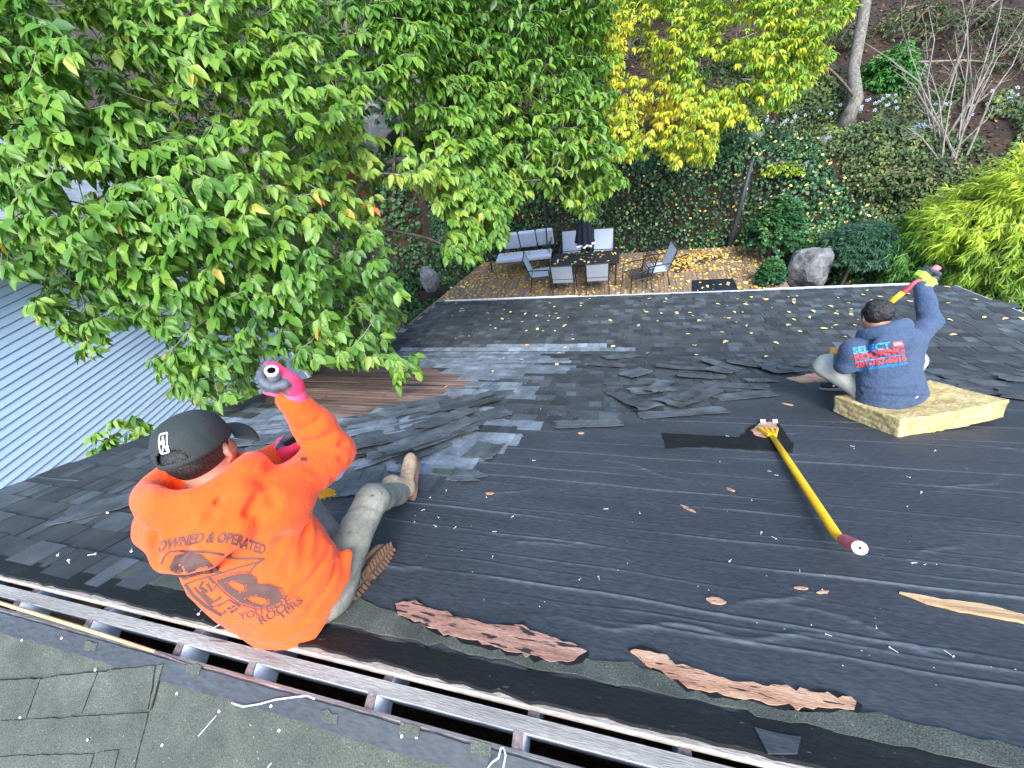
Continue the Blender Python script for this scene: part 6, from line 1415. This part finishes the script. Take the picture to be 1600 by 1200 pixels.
extra = [((515, 712), (600, 696)), ((560, 704), (650, 690)), ((600, 676), (720, 650)), ((540, 672), (620, 656)), ((640, 676), (715, 655)), ((690, 640), (780, 622)), ((620, 664), (700, 648)), ((575, 690), (665, 664)), ((545, 700), (660, 672)), ((575, 715), (690, 682)), ((530, 682), (640, 655)), ((610, 690), (725, 648)), ((640, 655), (760, 626)), ((585, 672), (700, 640)), ((650, 690), (745, 668)), ((505, 690), (575, 672)), ((600, 652), (690, 632)), ((665, 645), (775, 612)), ((555, 730), (640, 700))]
xl = ['thin strip at the very bottom left of the left heap', 'thin strip overlapping the bottom of the left heap', 'thin strip on the crest of the left heap', 'thin strip in the upper left of the left heap', 'thin strip right below the crest of the left heap', 'thin strip beside the worn grey shingles', 'thin strip halfway up the left heap', 'thin strip above the tan boot in the left heap', 'thin strip in the lower part of the left heap', 'thin strip just above the square three tab shingle', 'thin strip near the bare planks in the left heap', 'thin strip through the middle of the left heap', 'thin strip along the upper right of the left heap', 'thin strip under the topmost tilted shingle', 'thin strip pointing from the boot toe to the right', 'thin strip closest to the orange sleeve', 'thin strip next to the lower end of the bare planks', 'thin strip farthest up the right tip of the heap', 'thin strip lying between elbow and heap']
for (pa, pb), lb in zip(extra, xl): lay(lb, G1, pa=pa, pb=pb, w=rng.uniform(.09, .15), n0=rng.uniform(.05, .11), n1=rng.uniform(.04, .09), curl=.006, roll=.003, thick=.0035, tabs=2, mat='shingle_torn' if rng.random() < .7 else 'shingle_grey')
lay('grey torn shingle lying crosswise at the right of the heap', G1, pa=(722, 668), pb=(752, 640), w=.26, n0=.05, n1=.03)
lay('small diamond shaped shingle piece past the heap', G1, pa=(765, 615), pb=(800, 612), w=.16, n0=.03, tabs=1)
lay('tilted shingle piece beside the heap point', G1, pa=(755, 650), pb=(795, 640), w=.22, n0=.035, n1=.05, tabs=1)
G2 = 'torn shingles left of the brown cap brim and sleeve'
lay('dark torn shingle strip between the cap brim and the orange sleeve', G2, pa=(370, 690), pb=(452, 682), w=.22, n0=.05, curl=.01)
lay('pale grey torn shingle beyond the cap brim', G2, pa=(360, 668), pb=(470, 660), w=.20, n0=.035, mat='shingle_grey')
lay('torn shingle lying under the raised orange forearm', G2, pa=(380, 725), pb=(470, 708), w=.26, n0=.03)
lay('long dark shingle edge behind the orange shoulder', G2, pa=(385, 706), pb=(520, 690), w=.14, n0=.07, n1=.05, curl=.01)
lay('square three tab shingle lying flat between the elbow and the tan boot', None, pa=(526, 752), pb=(600, 746), w=.36, n0=.035, n1=.025, tabs=2, mat='shingle_torn')
lay('dark torn shingle sheet behind the left shoulder of the orange hoodie', None, pa=(98, 806), pb=(232, 772), w=.20, n0=.03, n1=.04, tabs=1, curl=.01)
lay('small green grey shingle scrap on the felt right of the boot', None, pa=(682, 732), pb=(712, 738), w=.10, n0=.018, tabs=1, end=.03, mat='granule')
lay('folded shingle scrap on the felt right of the boot', None, pa=(708, 742), pb=(742, 742), w=.13, n0=.02, n1=.035, tabs=1, end=.04)
G3 = 'torn shingles heaped above the black tar mark'
h3 = [((985, 612), (1050, 606), .22, .03, .03, 0, 'torn shingle at the left end of the middle heap'), ((945, 600), (1030, 598), .14, .02, .02, .01, 'thin dark shingle edge left of the middle heap'), ((975, 588), (1010, 578), .26, .05, .06, .01, 'folded shingle with lighter bands in the middle heap'), ((1018, 612), (1040, 596), .20, .06, .05, .01, 'upright banded shingle in the middle heap'), ((1040, 632), (1110, 606), .34, .05, .04, .012, 'broad dark shingle sheet at the right of the middle heap'), ((1060, 625), (1105, 600), .14, .075, .06, 0, 'grey shingle strip lying on the broad dark sheet'), ((975, 572), (920, 568), .2, .03, .03, 0, 'flat shingle piece left of the fallen leaves'), ((945, 560), (995, 555), .26, .035, .02, .01, 'tilted shingle sheet among the yellow leaves'), ((1025, 572), (1110, 578), .16, .05, .035, .015, 'curled shingle strip above the middle heap'), ((1060, 586), (1132, 590), .16, .055, .045, .01, 'pale flat shingle strip with white granules'), ((1108, 575), (1148, 582), .24, .05, .06, .01, 'banded upright shingle by the pale strip'), ((1102, 562), (1150, 578), .20, .045, .05, .012, 'pointed shingle flap above the pale strip'), ((1140, 565), (1200, 574), .20, .05, .04, .012, 'curled shingle strip left of the square banded shingle'), ((1196, 578), (1228, 576), .36, .05, .06, .01, 'square banded shingle near the navy worker'), ((1228, 578), (1246, 574), .28, .06, .06, 0, 'narrow banded shingle beside the square one'), ((1240, 572), (1282, 560), .20, .06, .07, .01, 'shingle strip reaching the pale knee'), ((1165, 594), (1210, 594), .12, .03, .03, 0, 'thin shingle strip below the square banded shingle'), ((1120, 622), (1210, 614), .20, .02, .02, 0, 'flat green grey shingle at the edge of the felt'), ((1000, 650), (1135, 640), .16, .02, .02, 0, 'long flat shingle at the lower edge of the middle heap'), ((1100, 600), (1200, 605), .20, .02, .02, 0, 'flat dark shingle between the strips'), ((868, 664), (970, 660), .17, .02, .02, 0, 'flat shingle strip at the edge of the felt left of the curled sheet'), ((745, 715), (768, 692), .26, .02, .018, 0, 'grey green shingle hanging over the felt near the boot')]
for pa, pb, w, n0, n1, cu, lb in h3: lay(lb, G3, pa=pa, pb=pb, w=w * .85, n0=.012 + n0 * .7, n1=.012 + n1 * .7, curl=cu, roll=.005, thick=.004)
G4 = 'torn shingles right of the navy worker'
for pa, pb, w, n0, lb in (((1440, 598), (1520, 604), .20, .03, 'torn shingle edge just right of the navy hoodie'), ((1500, 606), (1570, 612), .22, .03, 'second torn shingle right of the navy worker'), ((1560, 614), (1650, 624), .24, .03, 'torn shingle at the far right edge of the felt'), ((1560, 590), (1640, 594), .2, .03, 'pale torn shingle near the right roof edge'), ((1470, 588), (1530, 590), .14, .03, 'thin torn shingle with white granules right of the navy hoodie')):
    lay(lb, G4, pa=pa, pb=pb, w=w, n0=n0, curl=.008)
# the big sheet that is rolled back on itself
A_ = np.array(on1((955, 612), .03)); B_ = np.array(on1((1030, 652), .02)); ax = (B_ - A_); Lx = np.linalg.norm(ax); ax /= Lx; ay = np.array([-ax[1], ax[0]])
def roll_fn(u, v):
    t = u; L_ = .80
    d = np.where(t < .72, t * L_, .72 * L_ + .060 * np.sin((t - .72) / .28 * 3.3)); h = .03 + .075 * t ** 1.5 + np.where(t < .72, 0, -.058 * (1 - np.cos((t - .72) / .28 * 3.0)) * .5 - .0)
    w = (v - .5) * (.16 + .12 * t) + .012 * np.sin(9 * u); x = A_[0] + ax[0] * d + ay[0] * w; s = A_[1] + ax[1] * d + ay[1] * w; return P1(x, s, h + .01 * np.sin(7 * v + 3 * u))
V, F = grid(roll_fn, 40, 8); o = obj('torn_shingle', V, F, MT['shingle_torn'], None, smooth=True); md = o.modifiers.new('thick', 'SOLIDIFY'); md.thickness = .007; tag(o, 'big shingle sheet rolled back on itself above the felt', 'shingle', G3)

# ================================================================== small debris
rng = np.random.default_rng(121)
def nail_mesh():
    mb = MB(); mb.add(tube([[0, 0, .003], [.034, 0, .003]], [.0019, .0014], 6)); mb.add(lathe([(.0055, -.001), (.0055, .001)], 8, (0, 0, .004), np.array([[0, 1, 0], [0, 0, 1], [1, 0, 0]]))); return mk('nail', np.concatenate(mb.V), mb.F, MT['nail'])
nm = nail_mesh()
def put_small(name, me, x, s, surf, nn, n, label, cat, group, sc=1.0, ang=None, WLn=None):
    o = bpy.data.objects.new(name, me); COL.objects.link(o); m = surf_matrix(surf(x, s, n), None, nn)
    o.matrix_world = m @ Matrix.Rotation(rng.uniform(0, 6.28) if ang is None else ang, 4, 'Z') @ Matrix.Rotation(rng.normal() * .12, 4, 'X') @ Matrix.Scale(sc, 4); return tag(o, label, cat, group)
spots = [(672, 776), (663, 795), (685, 808), (648, 815), (681, 822), (712, 823), (770, 830), (697, 764), (802, 805), (645, 662), (587, 668), (592, 670), (662, 660), (657, 672), (832, 718), (770, 868), (950, 793), (1000, 800), (905, 905), (935, 900), (1125, 720), (1200, 735), (1216, 742), (1335, 700), (1422, 745), (1440, 768), (1418, 790), (1425, 878), (1445, 880), (1250, 890), (1285, 920), (1370, 980), (1135, 680), (1335, 697), (1462, 703), (1500, 655), (1545, 640), (760, 775), (845, 640), (820, 600), (1175, 780), (1213, 840), (1190, 830), (1140, 875), (1390, 1010), (1290, 990), (1490, 1025), (1115, 940)]
for p in spots:
    x, s = on1(p, .02); put_small('nail', nm, x, s, P1, N1, float(felt_h(np.array(x), np.array(s))) + (.012 if p[1] < 690 and p[0] < 900 else .001), ('pale nail lying on the felt just right of the tan boot' if p[0] < 850 and p[1] > 690 else ('pale nail lying among the torn shingles of the left heap' if p[0] < 900 else ('pale nail lying on the middle of the felt left of the yellow ripper' if p[0] < 1240 else 'pale nail lying on the right part of the felt beyond the yellow ripper'))), 'nail', 'loose nails on the felt', rng.uniform(.38, .70))
for p in [(155, 795), (168, 802), (215, 808), (238, 850), (247, 872), (90, 868), (107, 876), (150, 866), (250, 880), (262, 868), (205, 862), (310, 960), (345, 975)]:
    x, s = on1(p, .03); put_small('nail', nm, x, s, P1, N1, .028, 'pale roofing nail among the left hand shingles by the ridge', 'nail', 'nails by the ridge', rng.uniform(.7, 1.2))
hd = mk('roofing_nail', *lathe([(.0005, 0), (.0045, 0), (.0045, .0018), (.0005, .002)], 10), MT['nail'])
for p in [(35, 1000), (97, 997), (142, 1005), (150, 1013), (152, 1046), (275, 1084), (341, 1112), (252, 1165), (302, 1051), (424, 1103), (515, 1128), (435, 1142), (628, 1150), (651, 1151), (752, 1178), (140, 1155), (35, 1120), (220, 1130)]:
    x, s = on0(p, .012); o = bpy.data.objects.new('roofing_nail', hd); COL.objects.link(o); o.matrix_world = surf_matrix(P0(x, s, .0125 if s < .075 else (.0175 if x < -1.66 else .0085)), None, N0); tag(o, 'round nail head driven into the near slope', 'nail', 'nail heads on the near slope')
# scraps of shingle still held by nails on the felt strip of the near slope
for k, p in enumerate([(142, 1010), (515, 1122), (640, 1142), (752, 1170), (302, 1046)]):
    c = np.array(on0(p, .013)); q = [tuple(c + [a * .034, b * .017]) for a, b in ((-1, -.9), (.9, -1), (1, .6), (.4, .5), (.1, 1), (-.5, .7), (-.9, .9))]
    V, F = poly_slab(ragged(q, .02, .003, rng), P0, .0133, .0165); tag(obj('shingle_scrap', V, F, MT['granule'], None), ['ragged shingle scrap on the left felt strip under the wood sliver', 'ragged shingle scrap below the orange hem on the felt strip', 'ragged shingle scrap with two nails on the felt strip', 'ragged shingle scrap beside the bent pale wire', 'tiny shingle scrap at the corner of the near slope opening'][k], 'scrap')
# wood chips on the felt
for k, (p, L, w, lb) in enumerate([((765, 770), .05, .02, 'small reddish wood chip right of the boot'), ((1075, 793), .09, .018, 'slim wood splinter left of the ripper shaft'), ((1119, 938), .07, .035, 'brown wood chip below the ripper grip'), ((1230, 631), .09, .022, 'pale wood sliver left of the insulation slab'), ((908, 676), .05, .035, 'rounded pale chip under the shingle edge'), ((1141, 764), .05, .02, 'tiny wood chip above the ripper shaft'), ((1252, 918), .05, .012, 'short wood splinter above the torn wood patch'), ((1286, 924), .05, .010, 'thin wood splinter near the long pale sliver'), ((590, 712), .05, .02, 'pale fleck beside the tan boot')]):
    x, s = on1(p, .02); a = rng.uniform(-.9, .6); ca, sa = math.cos(a), math.sin(a); q = [(x + (u * L * ca - v * w * sa) * .5, s + (u * L * sa + v * w * ca) * .5) for u, v in ((-1, .1), (-.4, .8), (.4, .9), (1, .1), (.5, -.7), (-.5, -.8))]
    f0 = float(felt_h(np.array(x), np.array(s))); V, F = poly_slab(q, P1, f0 + .0005, f0 + .008); tag(obj('wood_chip', V, F, MT['bare_wood' if k != 3 else 'pale_wood'], None), lb, 'wood chip')
# pale cord and wire hook at the near edge
cp = [P0(*on0(p, .018), .018) for p in [(362, 1098), (380, 1104), (405, 1100), (430, 1093), (460, 1089), (480, 1087), (492, 1092)]]
tag(obj('cord', *tube(cp, .0028, 6), MT['cable'], None, smooth=True), 'pale thin cord lying over the felt strip of the near slope', 'cord')
cp = [P0(*on0(p, .02), .02 + .01 * k) for k, p in enumerate([(762, 1200), (770, 1188), (782, 1178), (787, 1160), (793, 1157), (797, 1166), (795, 1180), (797, 1198)])]
tag(obj('wire_hook', *tube(cp, .0026, 6), MT['cable'], None, smooth=True), 'bent clear wire hook at the bottom edge of the near slope', 'wire')
for k, p in enumerate([((310, 1150), (338, 1118)), ((418, 1200), (424, 1192))]):
    tag(obj('splinter', *tube([P0(*on0(p[0], .012), .012), P0(*on0(p[1], .012), .012)], .0012, 5), MT['nail'], None), ['thin pale straw on the near slope under the open slot', 'short pale straw at the bottom edge of the near slope'][k], 'straw')
# flecks of white granules stay one mass
n = 900; px = np.stack([rng.uniform(420, 1300, n), rng.uniform(555, 745, n)], -1); xs_ = np.array([on1(p, .02) for p in px]); k = in_poly(KEEP_XS[0], xs_); xs_ = xs_[k]
P = P1(xs_[:, 0], xs_[:, 1], .03); A = nrm(P1(xs_[:, 0] + rng.normal(size=len(P)), xs_[:, 1] + rng.normal(size=len(P)), .03) - P); V, F = leaves(P, A, np.repeat(N1[None], len(P), 0), rng.uniform(.003, .012, len(P)), blade_tpl(.5)); tag(obj('granule_flecks', V, F, MT['nail'], None, attr=np.zeros(len(V))), 'tiny white flecks scattered over the torn shingles', kind='stuff')
n = 100; px = np.stack([rng.uniform(560, 1600, n), rng.uniform(640, 1080, n)], -1); xs_ = np.array([on1(p, .02) for p in px]); k = (xs_[:, 1] > .3) & (xs_[:, 1] < 3.6); xs_ = xs_[k]; f0 = felt_h(xs_[:, 0], xs_[:, 1])
P = P1(xs_[:, 0], xs_[:, 1], f0 + .003); A = nrm(P1(xs_[:, 0] + rng.normal(size=len(P)), xs_[:, 1] + rng.normal(size=len(P)), .03) - P); V, F = leaves(P, A, np.repeat(N1[None], len(P), 0), rng.uniform(.002, .008, len(P)), blade_tpl(.5)); tag(obj('felt_flecks', V, F, MT['nail'], None, attr=np.zeros(len(V))), 'tiny pale flecks of debris on the felt', kind='stuff')

# ================================================================== fallen leaves on the roof
rng = np.random.default_rng(131)
T0, F0 = leaf_tpl(.6, .05, .1); FL = []
for k in range(5):
    V = T0.copy(); V[:, 2] += .10 * np.sin(V[:, 1] * 3 + k) + .12 * (k % 3) * np.abs(V[:, 0]) + .05; FL.append(mk('fallen_leaf', V, F0, MT['roof_leaf'], smooth=True))
def where_leaf(x, s):
    a = 'left part' if x < -1.2 else ('middle' if x < 2.2 else 'right part')
    return ('large ' if s > 0 else '') + 'pale yellow leaf on the ' + a + ' of the lower roof ' + ('near the gutter' if abs(s) > LEN2 * .66 else ('midway up' if abs(s) > LEN2 * .33 else 'near the pitch break'))
def drop_leaf(x, s, surf, nn, n, size, label, group):
    if 'lower shingled' in label: label = where_leaf(x, s if size > .08 else -s)
    o = bpy.data.objects.new('fallen_leaf', FL[rng.integers(5)]); COL.objects.link(o)
    o.matrix_world = surf_matrix(surf(x, s, n), None, nn) @ Matrix.Rotation(rng.uniform(0, 6.28), 4, 'Z') @ Matrix.Rotation(rng.normal() * .18, 4, 'X') @ Matrix.Scale(size, 4); tag(o, label, 'leaf', group)
big_ = [(1056, 488), (1083, 494), (1090, 503), (1006, 487), (920, 503), (876, 497), (1075, 490), (1135, 498), (1281, 512), (1175, 466), (1196, 466), (1195, 470), (1170, 476), (1166, 474), (1241, 467), (1239, 472), (1266, 486), (1293, 478), (1301, 490), (1332, 482), (1332, 490), (1138, 533), (1007, 553), (1086, 541), (1088, 555), (1207, 535), (1201, 558), (877, 550), (960, 540), (892, 530), (878, 511), (840, 513), (827, 516), (950, 500), (870, 567), (812, 563), (880, 544), (695, 495), (712, 530), (738, 521), (762, 488), (800, 487), (905, 478), (1235, 506), (1320, 475), (1410, 466), (1422, 461), (1478, 500), (1496, 524), (1575, 498), (1590, 496), (1527, 470), (1475, 447), (1370, 463), (1380, 460), (1345, 462)]
for p in big_:
    x, s = on2(p, .02)
    if s < 0 or s > LEN2 - .05: x, s1 = on1(p, .03); drop_leaf(x, s1, P1, N1, .03, rng.uniform(.07, .10), 'pale yellow leaf lying on the upper shingles just above the pitch break', 'yellow leaves on the upper shingles')
    else: drop_leaf(x, s, P2, N2, .022, rng.uniform(.075, .115), 'pale yellow leaf fallen on the lower shingled roof', 'yellow leaves on the lower roof')
for k in range(85):
    x = rng.uniform(-3.7, 5.3); s = LEN2 * rng.uniform(.05, .97) ** .7; drop_leaf(x, s, P2, N2, .022, rng.uniform(.045, .085), 'pale yellow leaf fallen on the lower shingled roof', 'yellow leaves on the lower roof')
for p in [(700, 602), (790, 560), (640, 575), (770, 580), (610, 640), (660, 628)]:
    x, s = on1(p, .03); drop_leaf(x, s, P1, N1, .03, .06, 'pale yellow leaf lying on the upper shingles just above the pitch break', 'yellow leaves on the upper shingles')
for p, lb in (((820, 541), 'orange leaf on the lower roof above the worn grey band'),):
    x, s = on2(p, .02); o = obj('fallen_leaf', *(lambda V, F: (V, [tuple(f) for f in F]))(*leaves(P2(x, s, .025)[None], np.array([[.8, .5, 0]]), N2[None], np.array([.09]), leaf_tpl(.7))), MT['orange_knit'], None); tag(o, lb, 'leaf')
# leaves on the deck: past counting
n = 4600; x = rng.uniform(-5.2, 3.9, n); y = rng.uniform(8.2, 11.95, n); w = np.exp(-((x + 3.0) / 1.2) ** 2 - ((y - 10.9) / .8) ** 2) * 2.2 + np.exp(-((x - 2.2) / 1.3) ** 2 - ((y - 11.2) / .6) ** 2) * 1.6 + np.exp(-((x - 3.8) / .5) ** 2) + .40
k = rng.random(n) < np.clip(w, 0, 1); k &= (y < 7.6 + (x + 6.0) * 4.2 / 1.54); x, y = x[k], y[k]; P = np.stack([x, y, ZD + rng.uniform(.006, .03, len(x))], -1)
A = nrm(np.stack([rng.normal(size=len(x)), rng.normal(size=len(x)), rng.normal(size=len(x)) * .15], -1)); Nn = nrm(np.stack([rng.normal(size=len(x)) * .3, rng.normal(size=len(x)) * .3, np.ones(len(x))], -1)); tp_ = blade_tpl(.6)
rr = np.clip(.55 - .4 * np.exp(-((x + 3.0) / 1.3) ** 2) + .35 * rng.normal(size=len(x)) * .7, 0, 1); V, F = leaves(P, A, Nn, rng.uniform(.06, .13, len(x)), tp_); tag(obj('deck_leaves', V, F, MT['fall_leaf'], None, attr=np.repeat(rr, 4)), 'yellow and brown leaves strewn over the wooden deck', kind='stuff')

# ================================================================== patio furniture
def chair(label, loc, rz, metal=False):
    t = thing('patio_chair', label, 'chair', (0, 0, 0)); fm = MT['patio_metal']; sl = MT['sling'] if not metal else fm
    w = .27
    if not metal:
        obj('seat', *prism(np.array([[-w, -.24, .43], [w, -.24, .43], [w, .25, .45], [-w, .25, .45]]), np.array([[-w, -.24, .42], [w, -.24, .42], [w, .25, .44], [-w, .25, .44]])), sl, t)
        obj('backrest', *prism(np.array([[-w, -.25, .45], [w, -.25, .45], [w, -.42, .98], [-w, -.42, .98]]), np.array([[-w, -.265, .45], [w, -.265, .45], [w, -.435, .98], [-w, -.435, .98]])), sl, t)
    else:
        mb = MB()
        for k in range(9):
            a = -w + 2 * w * k / 8; mb.add(bar((a, -.25, .46), (a, -.40, .92), .012, .012)); mb.add(bar((a, -.25, .44), (a, .25, .45), .02, .010))
        for k in range(6): mb.add(bar((-w, -.27 - .02 * k, .50 + .075 * k), (w, -.29 - .02 * k, .53 + .075 * k), .010, .010)); mb.add(bar((-w, -.2 + .08 * k, .452), (w, -.2 + .08 * k, .452), .02, .008))
        obj('lattice', np.concatenate(mb.V), mb.F, fm, t)
    mb = MB()
    for s in (-1, 1): mb.add(tube([[s * (w + .015), .26, .44], [s * (w + .015), -.26, .44], [s * (w + .015), -.43, 1.0]], .014, 6))
    mb.add(tube([[-w - .015, -.43, 1.0], [w + .015, -.43, 1.0]], .014, 6)); mb.add(tube([[-w, -.30, .56], [w, -.30, .56]], .010, 6)); mb.build('frame', [fm], t)
    for s in (-1, 1):
        obj('leg', *tube([[s * (w + .018), .25, .43], [s * (w + .03), .28, 0]], .014, 6), fm, t); obj('leg', *tube([[s * (w + .018), -.24, .43], [s * (w + .03), -.33, 0]], .014, 6), fm, t)
        obj('armrest', *tube([[s * (w + .02), .26, .43], [s * (w + .05), .24, .64], [s * (w + .05), -.05, .66], [s * (w + .02), -.33, .66]], [.013, .018, .018, .013], 6), fm, t)
    t.location = loc; t.rotation_euler = (0, 0, rz); t['group'] = 'chairs round the patio table'; return t
c0 = chair('grey sling chair at the left of the table near side, back to the roof', (-1.40, 9.72, ZD), 0)
for lb, loc, rz in (('grey sling chair at the right of the table near side, back to the roof', (-.50, 9.74, ZD), .03), ('grey sling chair turned sideways at the left end of the table', (-2.12, 10.12, ZD), -1.45), ('grey sling chair facing the roof behind the closed umbrella', (-1.35, 11.15, ZD), 3.14), ('grey sling chair facing the roof at the far right of the table', (-.42, 11.12, ZD), 3.10), ('grey sling chair pulled back at the right end of the table', (.98, 10.05, ZD), 1.75)): dup(c0, loc, rz, lb)
cm = chair('black metal lattice chair turned to the right end of the table', (.50, 9.72, ZD), 1.95, True)
dup(cm, (-1.75, 11.75, ZD), 3.3, 'dark lattice chair standing farthest back by the ivy')
t = thing('patio_table', 'dark rectangular patio table sprinkled with leaves', 'table', (-.85, 10.28, ZD))
obj('top', *box((-.85, 10.28, ZD + .705), 1.82, .78, .03), MT['patio_metal'], t); obj('apron', *box((-.85, 10.28, ZD + .65), 1.66, .62, .07), MT['patio_metal'], t)
for sx in (-1, 1):
    for sy in (-1, 1): obj('leg', *box((-.85 + sx * .82, 10.28 + sy * .31, ZD + .345), .05, .05, .69), MT['patio_metal'], t)
n = 46; P = np.stack([rng.uniform(-1.7, 0, n), rng.uniform(9.95, 10.62, n), np.full(n, ZD + .727)], -1); A = nrm(np.stack([rng.normal(size=n), rng.normal(size=n), rng.uniform(0, .2, n)], -1)); V, F = leaves(P, A, np.repeat(np.array([[0, 0, 1.0]]), n, 0), rng.uniform(.06, .11, n), blade_tpl(.6)); tag(obj('table_leaves', V, F, MT['fall_leaf'], None, attr=np.repeat(rng.uniform(.5, 1, n), 4)), 'pale leaves lying on the patio table', kind='stuff')
um = thing('patio_umbrella', 'closed navy patio umbrella with white hem in the table', 'umbrella', (-.86, 10.3, ZD))
obj('pole', *tube([[-.86, 10.3, ZD], [-.86, 10.3, ZD + 2.5]], .02, 8), MT['patio_metal'], um)
na_, nh_ = 48, 10; a = np.linspace(0, 2 * math.pi, na_, endpoint=False); V = []
for k in range(nh_):
    f = k / (nh_ - 1); r_ = .03 + .19 * f ** .8; V.append(np.stack([-.86 + r_ * (1 + .28 * f * np.cos(8 * a)) * np.cos(a), 10.3 + r_ * (1 + .28 * f * np.cos(8 * a)) * np.sin(a), np.full(na_, ZD + 2.45 - 1.32 * f)], -1))
V = np.concatenate(V); F = [(i * na_ + j, i * na_ + (j + 1) % na_, (i + 1) * na_ + (j + 1) % na_, (i + 1) * na_ + j) for i in range(nh_ - 1) for j in range(na_)]; obj('canopy', V, F, MT['navy_cloth'], um, smooth=True)
r_ = .223; V = np.concatenate([np.stack([-.86 + r_ * (1 + .28 * np.cos(8 * a)) * np.cos(a), 10.3 + r_ * (1 + .28 * np.cos(8 * a)) * np.sin(a), np.full(na_, ZD + z)], -1) for z in (1.16, 1.10)]); obj('hem', V, [(j, (j + 1) % na_, (j + 1) % na_ + na_, j + na_) for j in range(na_)], MT['white_cloth'], um)
sw = thing('swing_seat', 'patio swing seat with three pale blue grey cushions', 'swing seat', (-2.95, 11.35, ZD))
for k in range(3):
    x = -3.62 + k * .545 + .06; yy = 11.28 + .05 * k
    bm = MB(); bm.add(box((x + .28, yy + .36, ZD + .80), .52, .14, .56, np.array([[1, .06, 0], [-.06, .94, .28], [0, -.28, .96]]))); c_ = bm.build('back_cushion', [MT['cushion']], sw); md = c_.modifiers.new('soft', 'BEVEL'); md.width = .05; md.segments = 3
    obj('button', *lathe([(.001, .004), (.015, .002), (.018, -.004)], 8, (x + .28, yy + .285, ZD + .79), np.array([[1, 0, 0], [0, .28, .96], [0, -.96, .28]])), MT['cushion'], c_)
sc_ = obj('seat_cushion', *box((-2.80, 11.17, ZD + .48), 1.70, .50, .12, np.array([[1, .07, 0], [-.07, 1, 0], [0, 0, 1]])), MT['cushion'], sw); md = sc_.modifiers.new('soft', 'BEVEL'); md.width = .04; md.segments = 3
for x, y in ((-3.92, 11.15), (-2.10, 11.35)):
    obj('post', *tube([[x, y - .05, ZD], [x + .02, y + .3, ZD + 1.95]], .022, 8), MT['patio_metal'], sw); obj('post', *tube([[x + .05, y + .75, ZD], [x + .02, y + .3, ZD + 1.95]], .022, 8), MT['patio_metal'], sw)
    obj('armrest', *tube([[x + .1, y - .2, ZD + .5], [x + .1, y - .15, ZD + .7], [x + .12, y + .3, ZD + .74], [x + .14, y + .42, ZD + 1.0]], .014, 6), MT['patio_metal'], sw)
n = 40; P = np.stack([rng.uniform(-3.55, -1.95, n), rng.uniform(11.12, 11.32, n), np.full(n, ZD + .545)], -1); A = nrm(np.stack([rng.normal(size=n), rng.normal(size=n), rng.uniform(0, .3, n)], -1)); V, F = leaves(P, A, np.repeat(np.array([[0, 0, 1.0]]), n, 0), rng.uniform(.05, .1, n), blade_tpl(.6)); tag(obj('seat_leaves', V, F, MT['fall_leaf'], None, attr=np.repeat(rng.uniform(.1, .7, n), 4)), 'brown leaves along the swing seat cushions', kind='stuff')
dq = [(1.16, 11.2), (1.5, 11.48), (2.15, 11.62), (2.9, 11.30), (2.25, 10.95), (1.62, 10.5), (1.35, 10.8)]
rng = np.random.default_rng(141); q = ragged(dq, .08, .02, rng); V, F = prism(np.column_stack([q, np.full(len(q), ZD + .014)]), np.column_stack([q, np.full(len(q), ZD + .004)])); tag(obj('rug', V, F, MT['rug'], None), 'dark diamond shaped rug half buried in yellow leaves', 'rug')
n = 420; x = rng.uniform(1.1, 3.1, n); y = rng.uniform(10.5, 11.65, n); k = in_poly(dq, np.stack([x, y], -1)) & (vnoise(np.stack([x * 5, y * 7], -1), 3) > -.25); x, y = x[k], y[k]
P = np.stack([x, y, ZD + rng.uniform(.018, .05, len(x))], -1); A = nrm(np.stack([rng.normal(size=len(x)), rng.normal(size=len(x)), rng.normal(size=len(x)) * .2], -1)); V, F = leaves(P, A, np.repeat(np.array([[.1, -.1, 1.0]]), len(x), 0), rng.uniform(.07, .13, len(x)), blade_tpl(.6)); tag(obj('rug_leaves', V, F, MT['fall_leaf'], None, attr=np.repeat(rng.uniform(.25, .9, len(x)), 4)), 'yellow leaves piled on the dark rug', kind='stuff')
mq = np.array([(1.86, 9.35), (1.93, 10.0), (2.90, 10.02), (2.93, 9.35)]); mt_ = thing('glass_top', 'black glossy rectangular panel lying on the deck by the eave', 'panel', (2.4, 9.7, ZD + .02))
V, F = prism(np.column_stack([mq, np.full(4, ZD + .045)])[::-1], np.column_stack([mq, np.full(4, ZD + .012)])[::-1]); obj('panel', V, F, MT['mat'], mt_)
for px in ((1092, 443), (1104, 446), (1128, 446), (1140, 446), (1098, 452), (1135, 443)):
    p = on_z(px, ZD + .05); o = bpy.data.objects.new('fallen_leaf', FL[rng.integers(5)]); COL.objects.link(o); o.location = p; o.rotation_euler = (0, 0, rng.uniform(0, 6)); o.scale = (.11,) * 3; tag(o, 'pale leaf lying on the black glossy panel', 'leaf', 'leaves on the black panel')
b = np.array([3.2, 12.05, ZD]); tag(obj('lamp_post', *tube([b - [0, 0, .4], b, b + [.06, .05, 1.0], b + [.1, .1, 2.2]], [.085, .08, .06, .05], 10), MT['post'], None, smooth=True), 'dark leaning post at the back edge of the deck against the ivy', 'post')
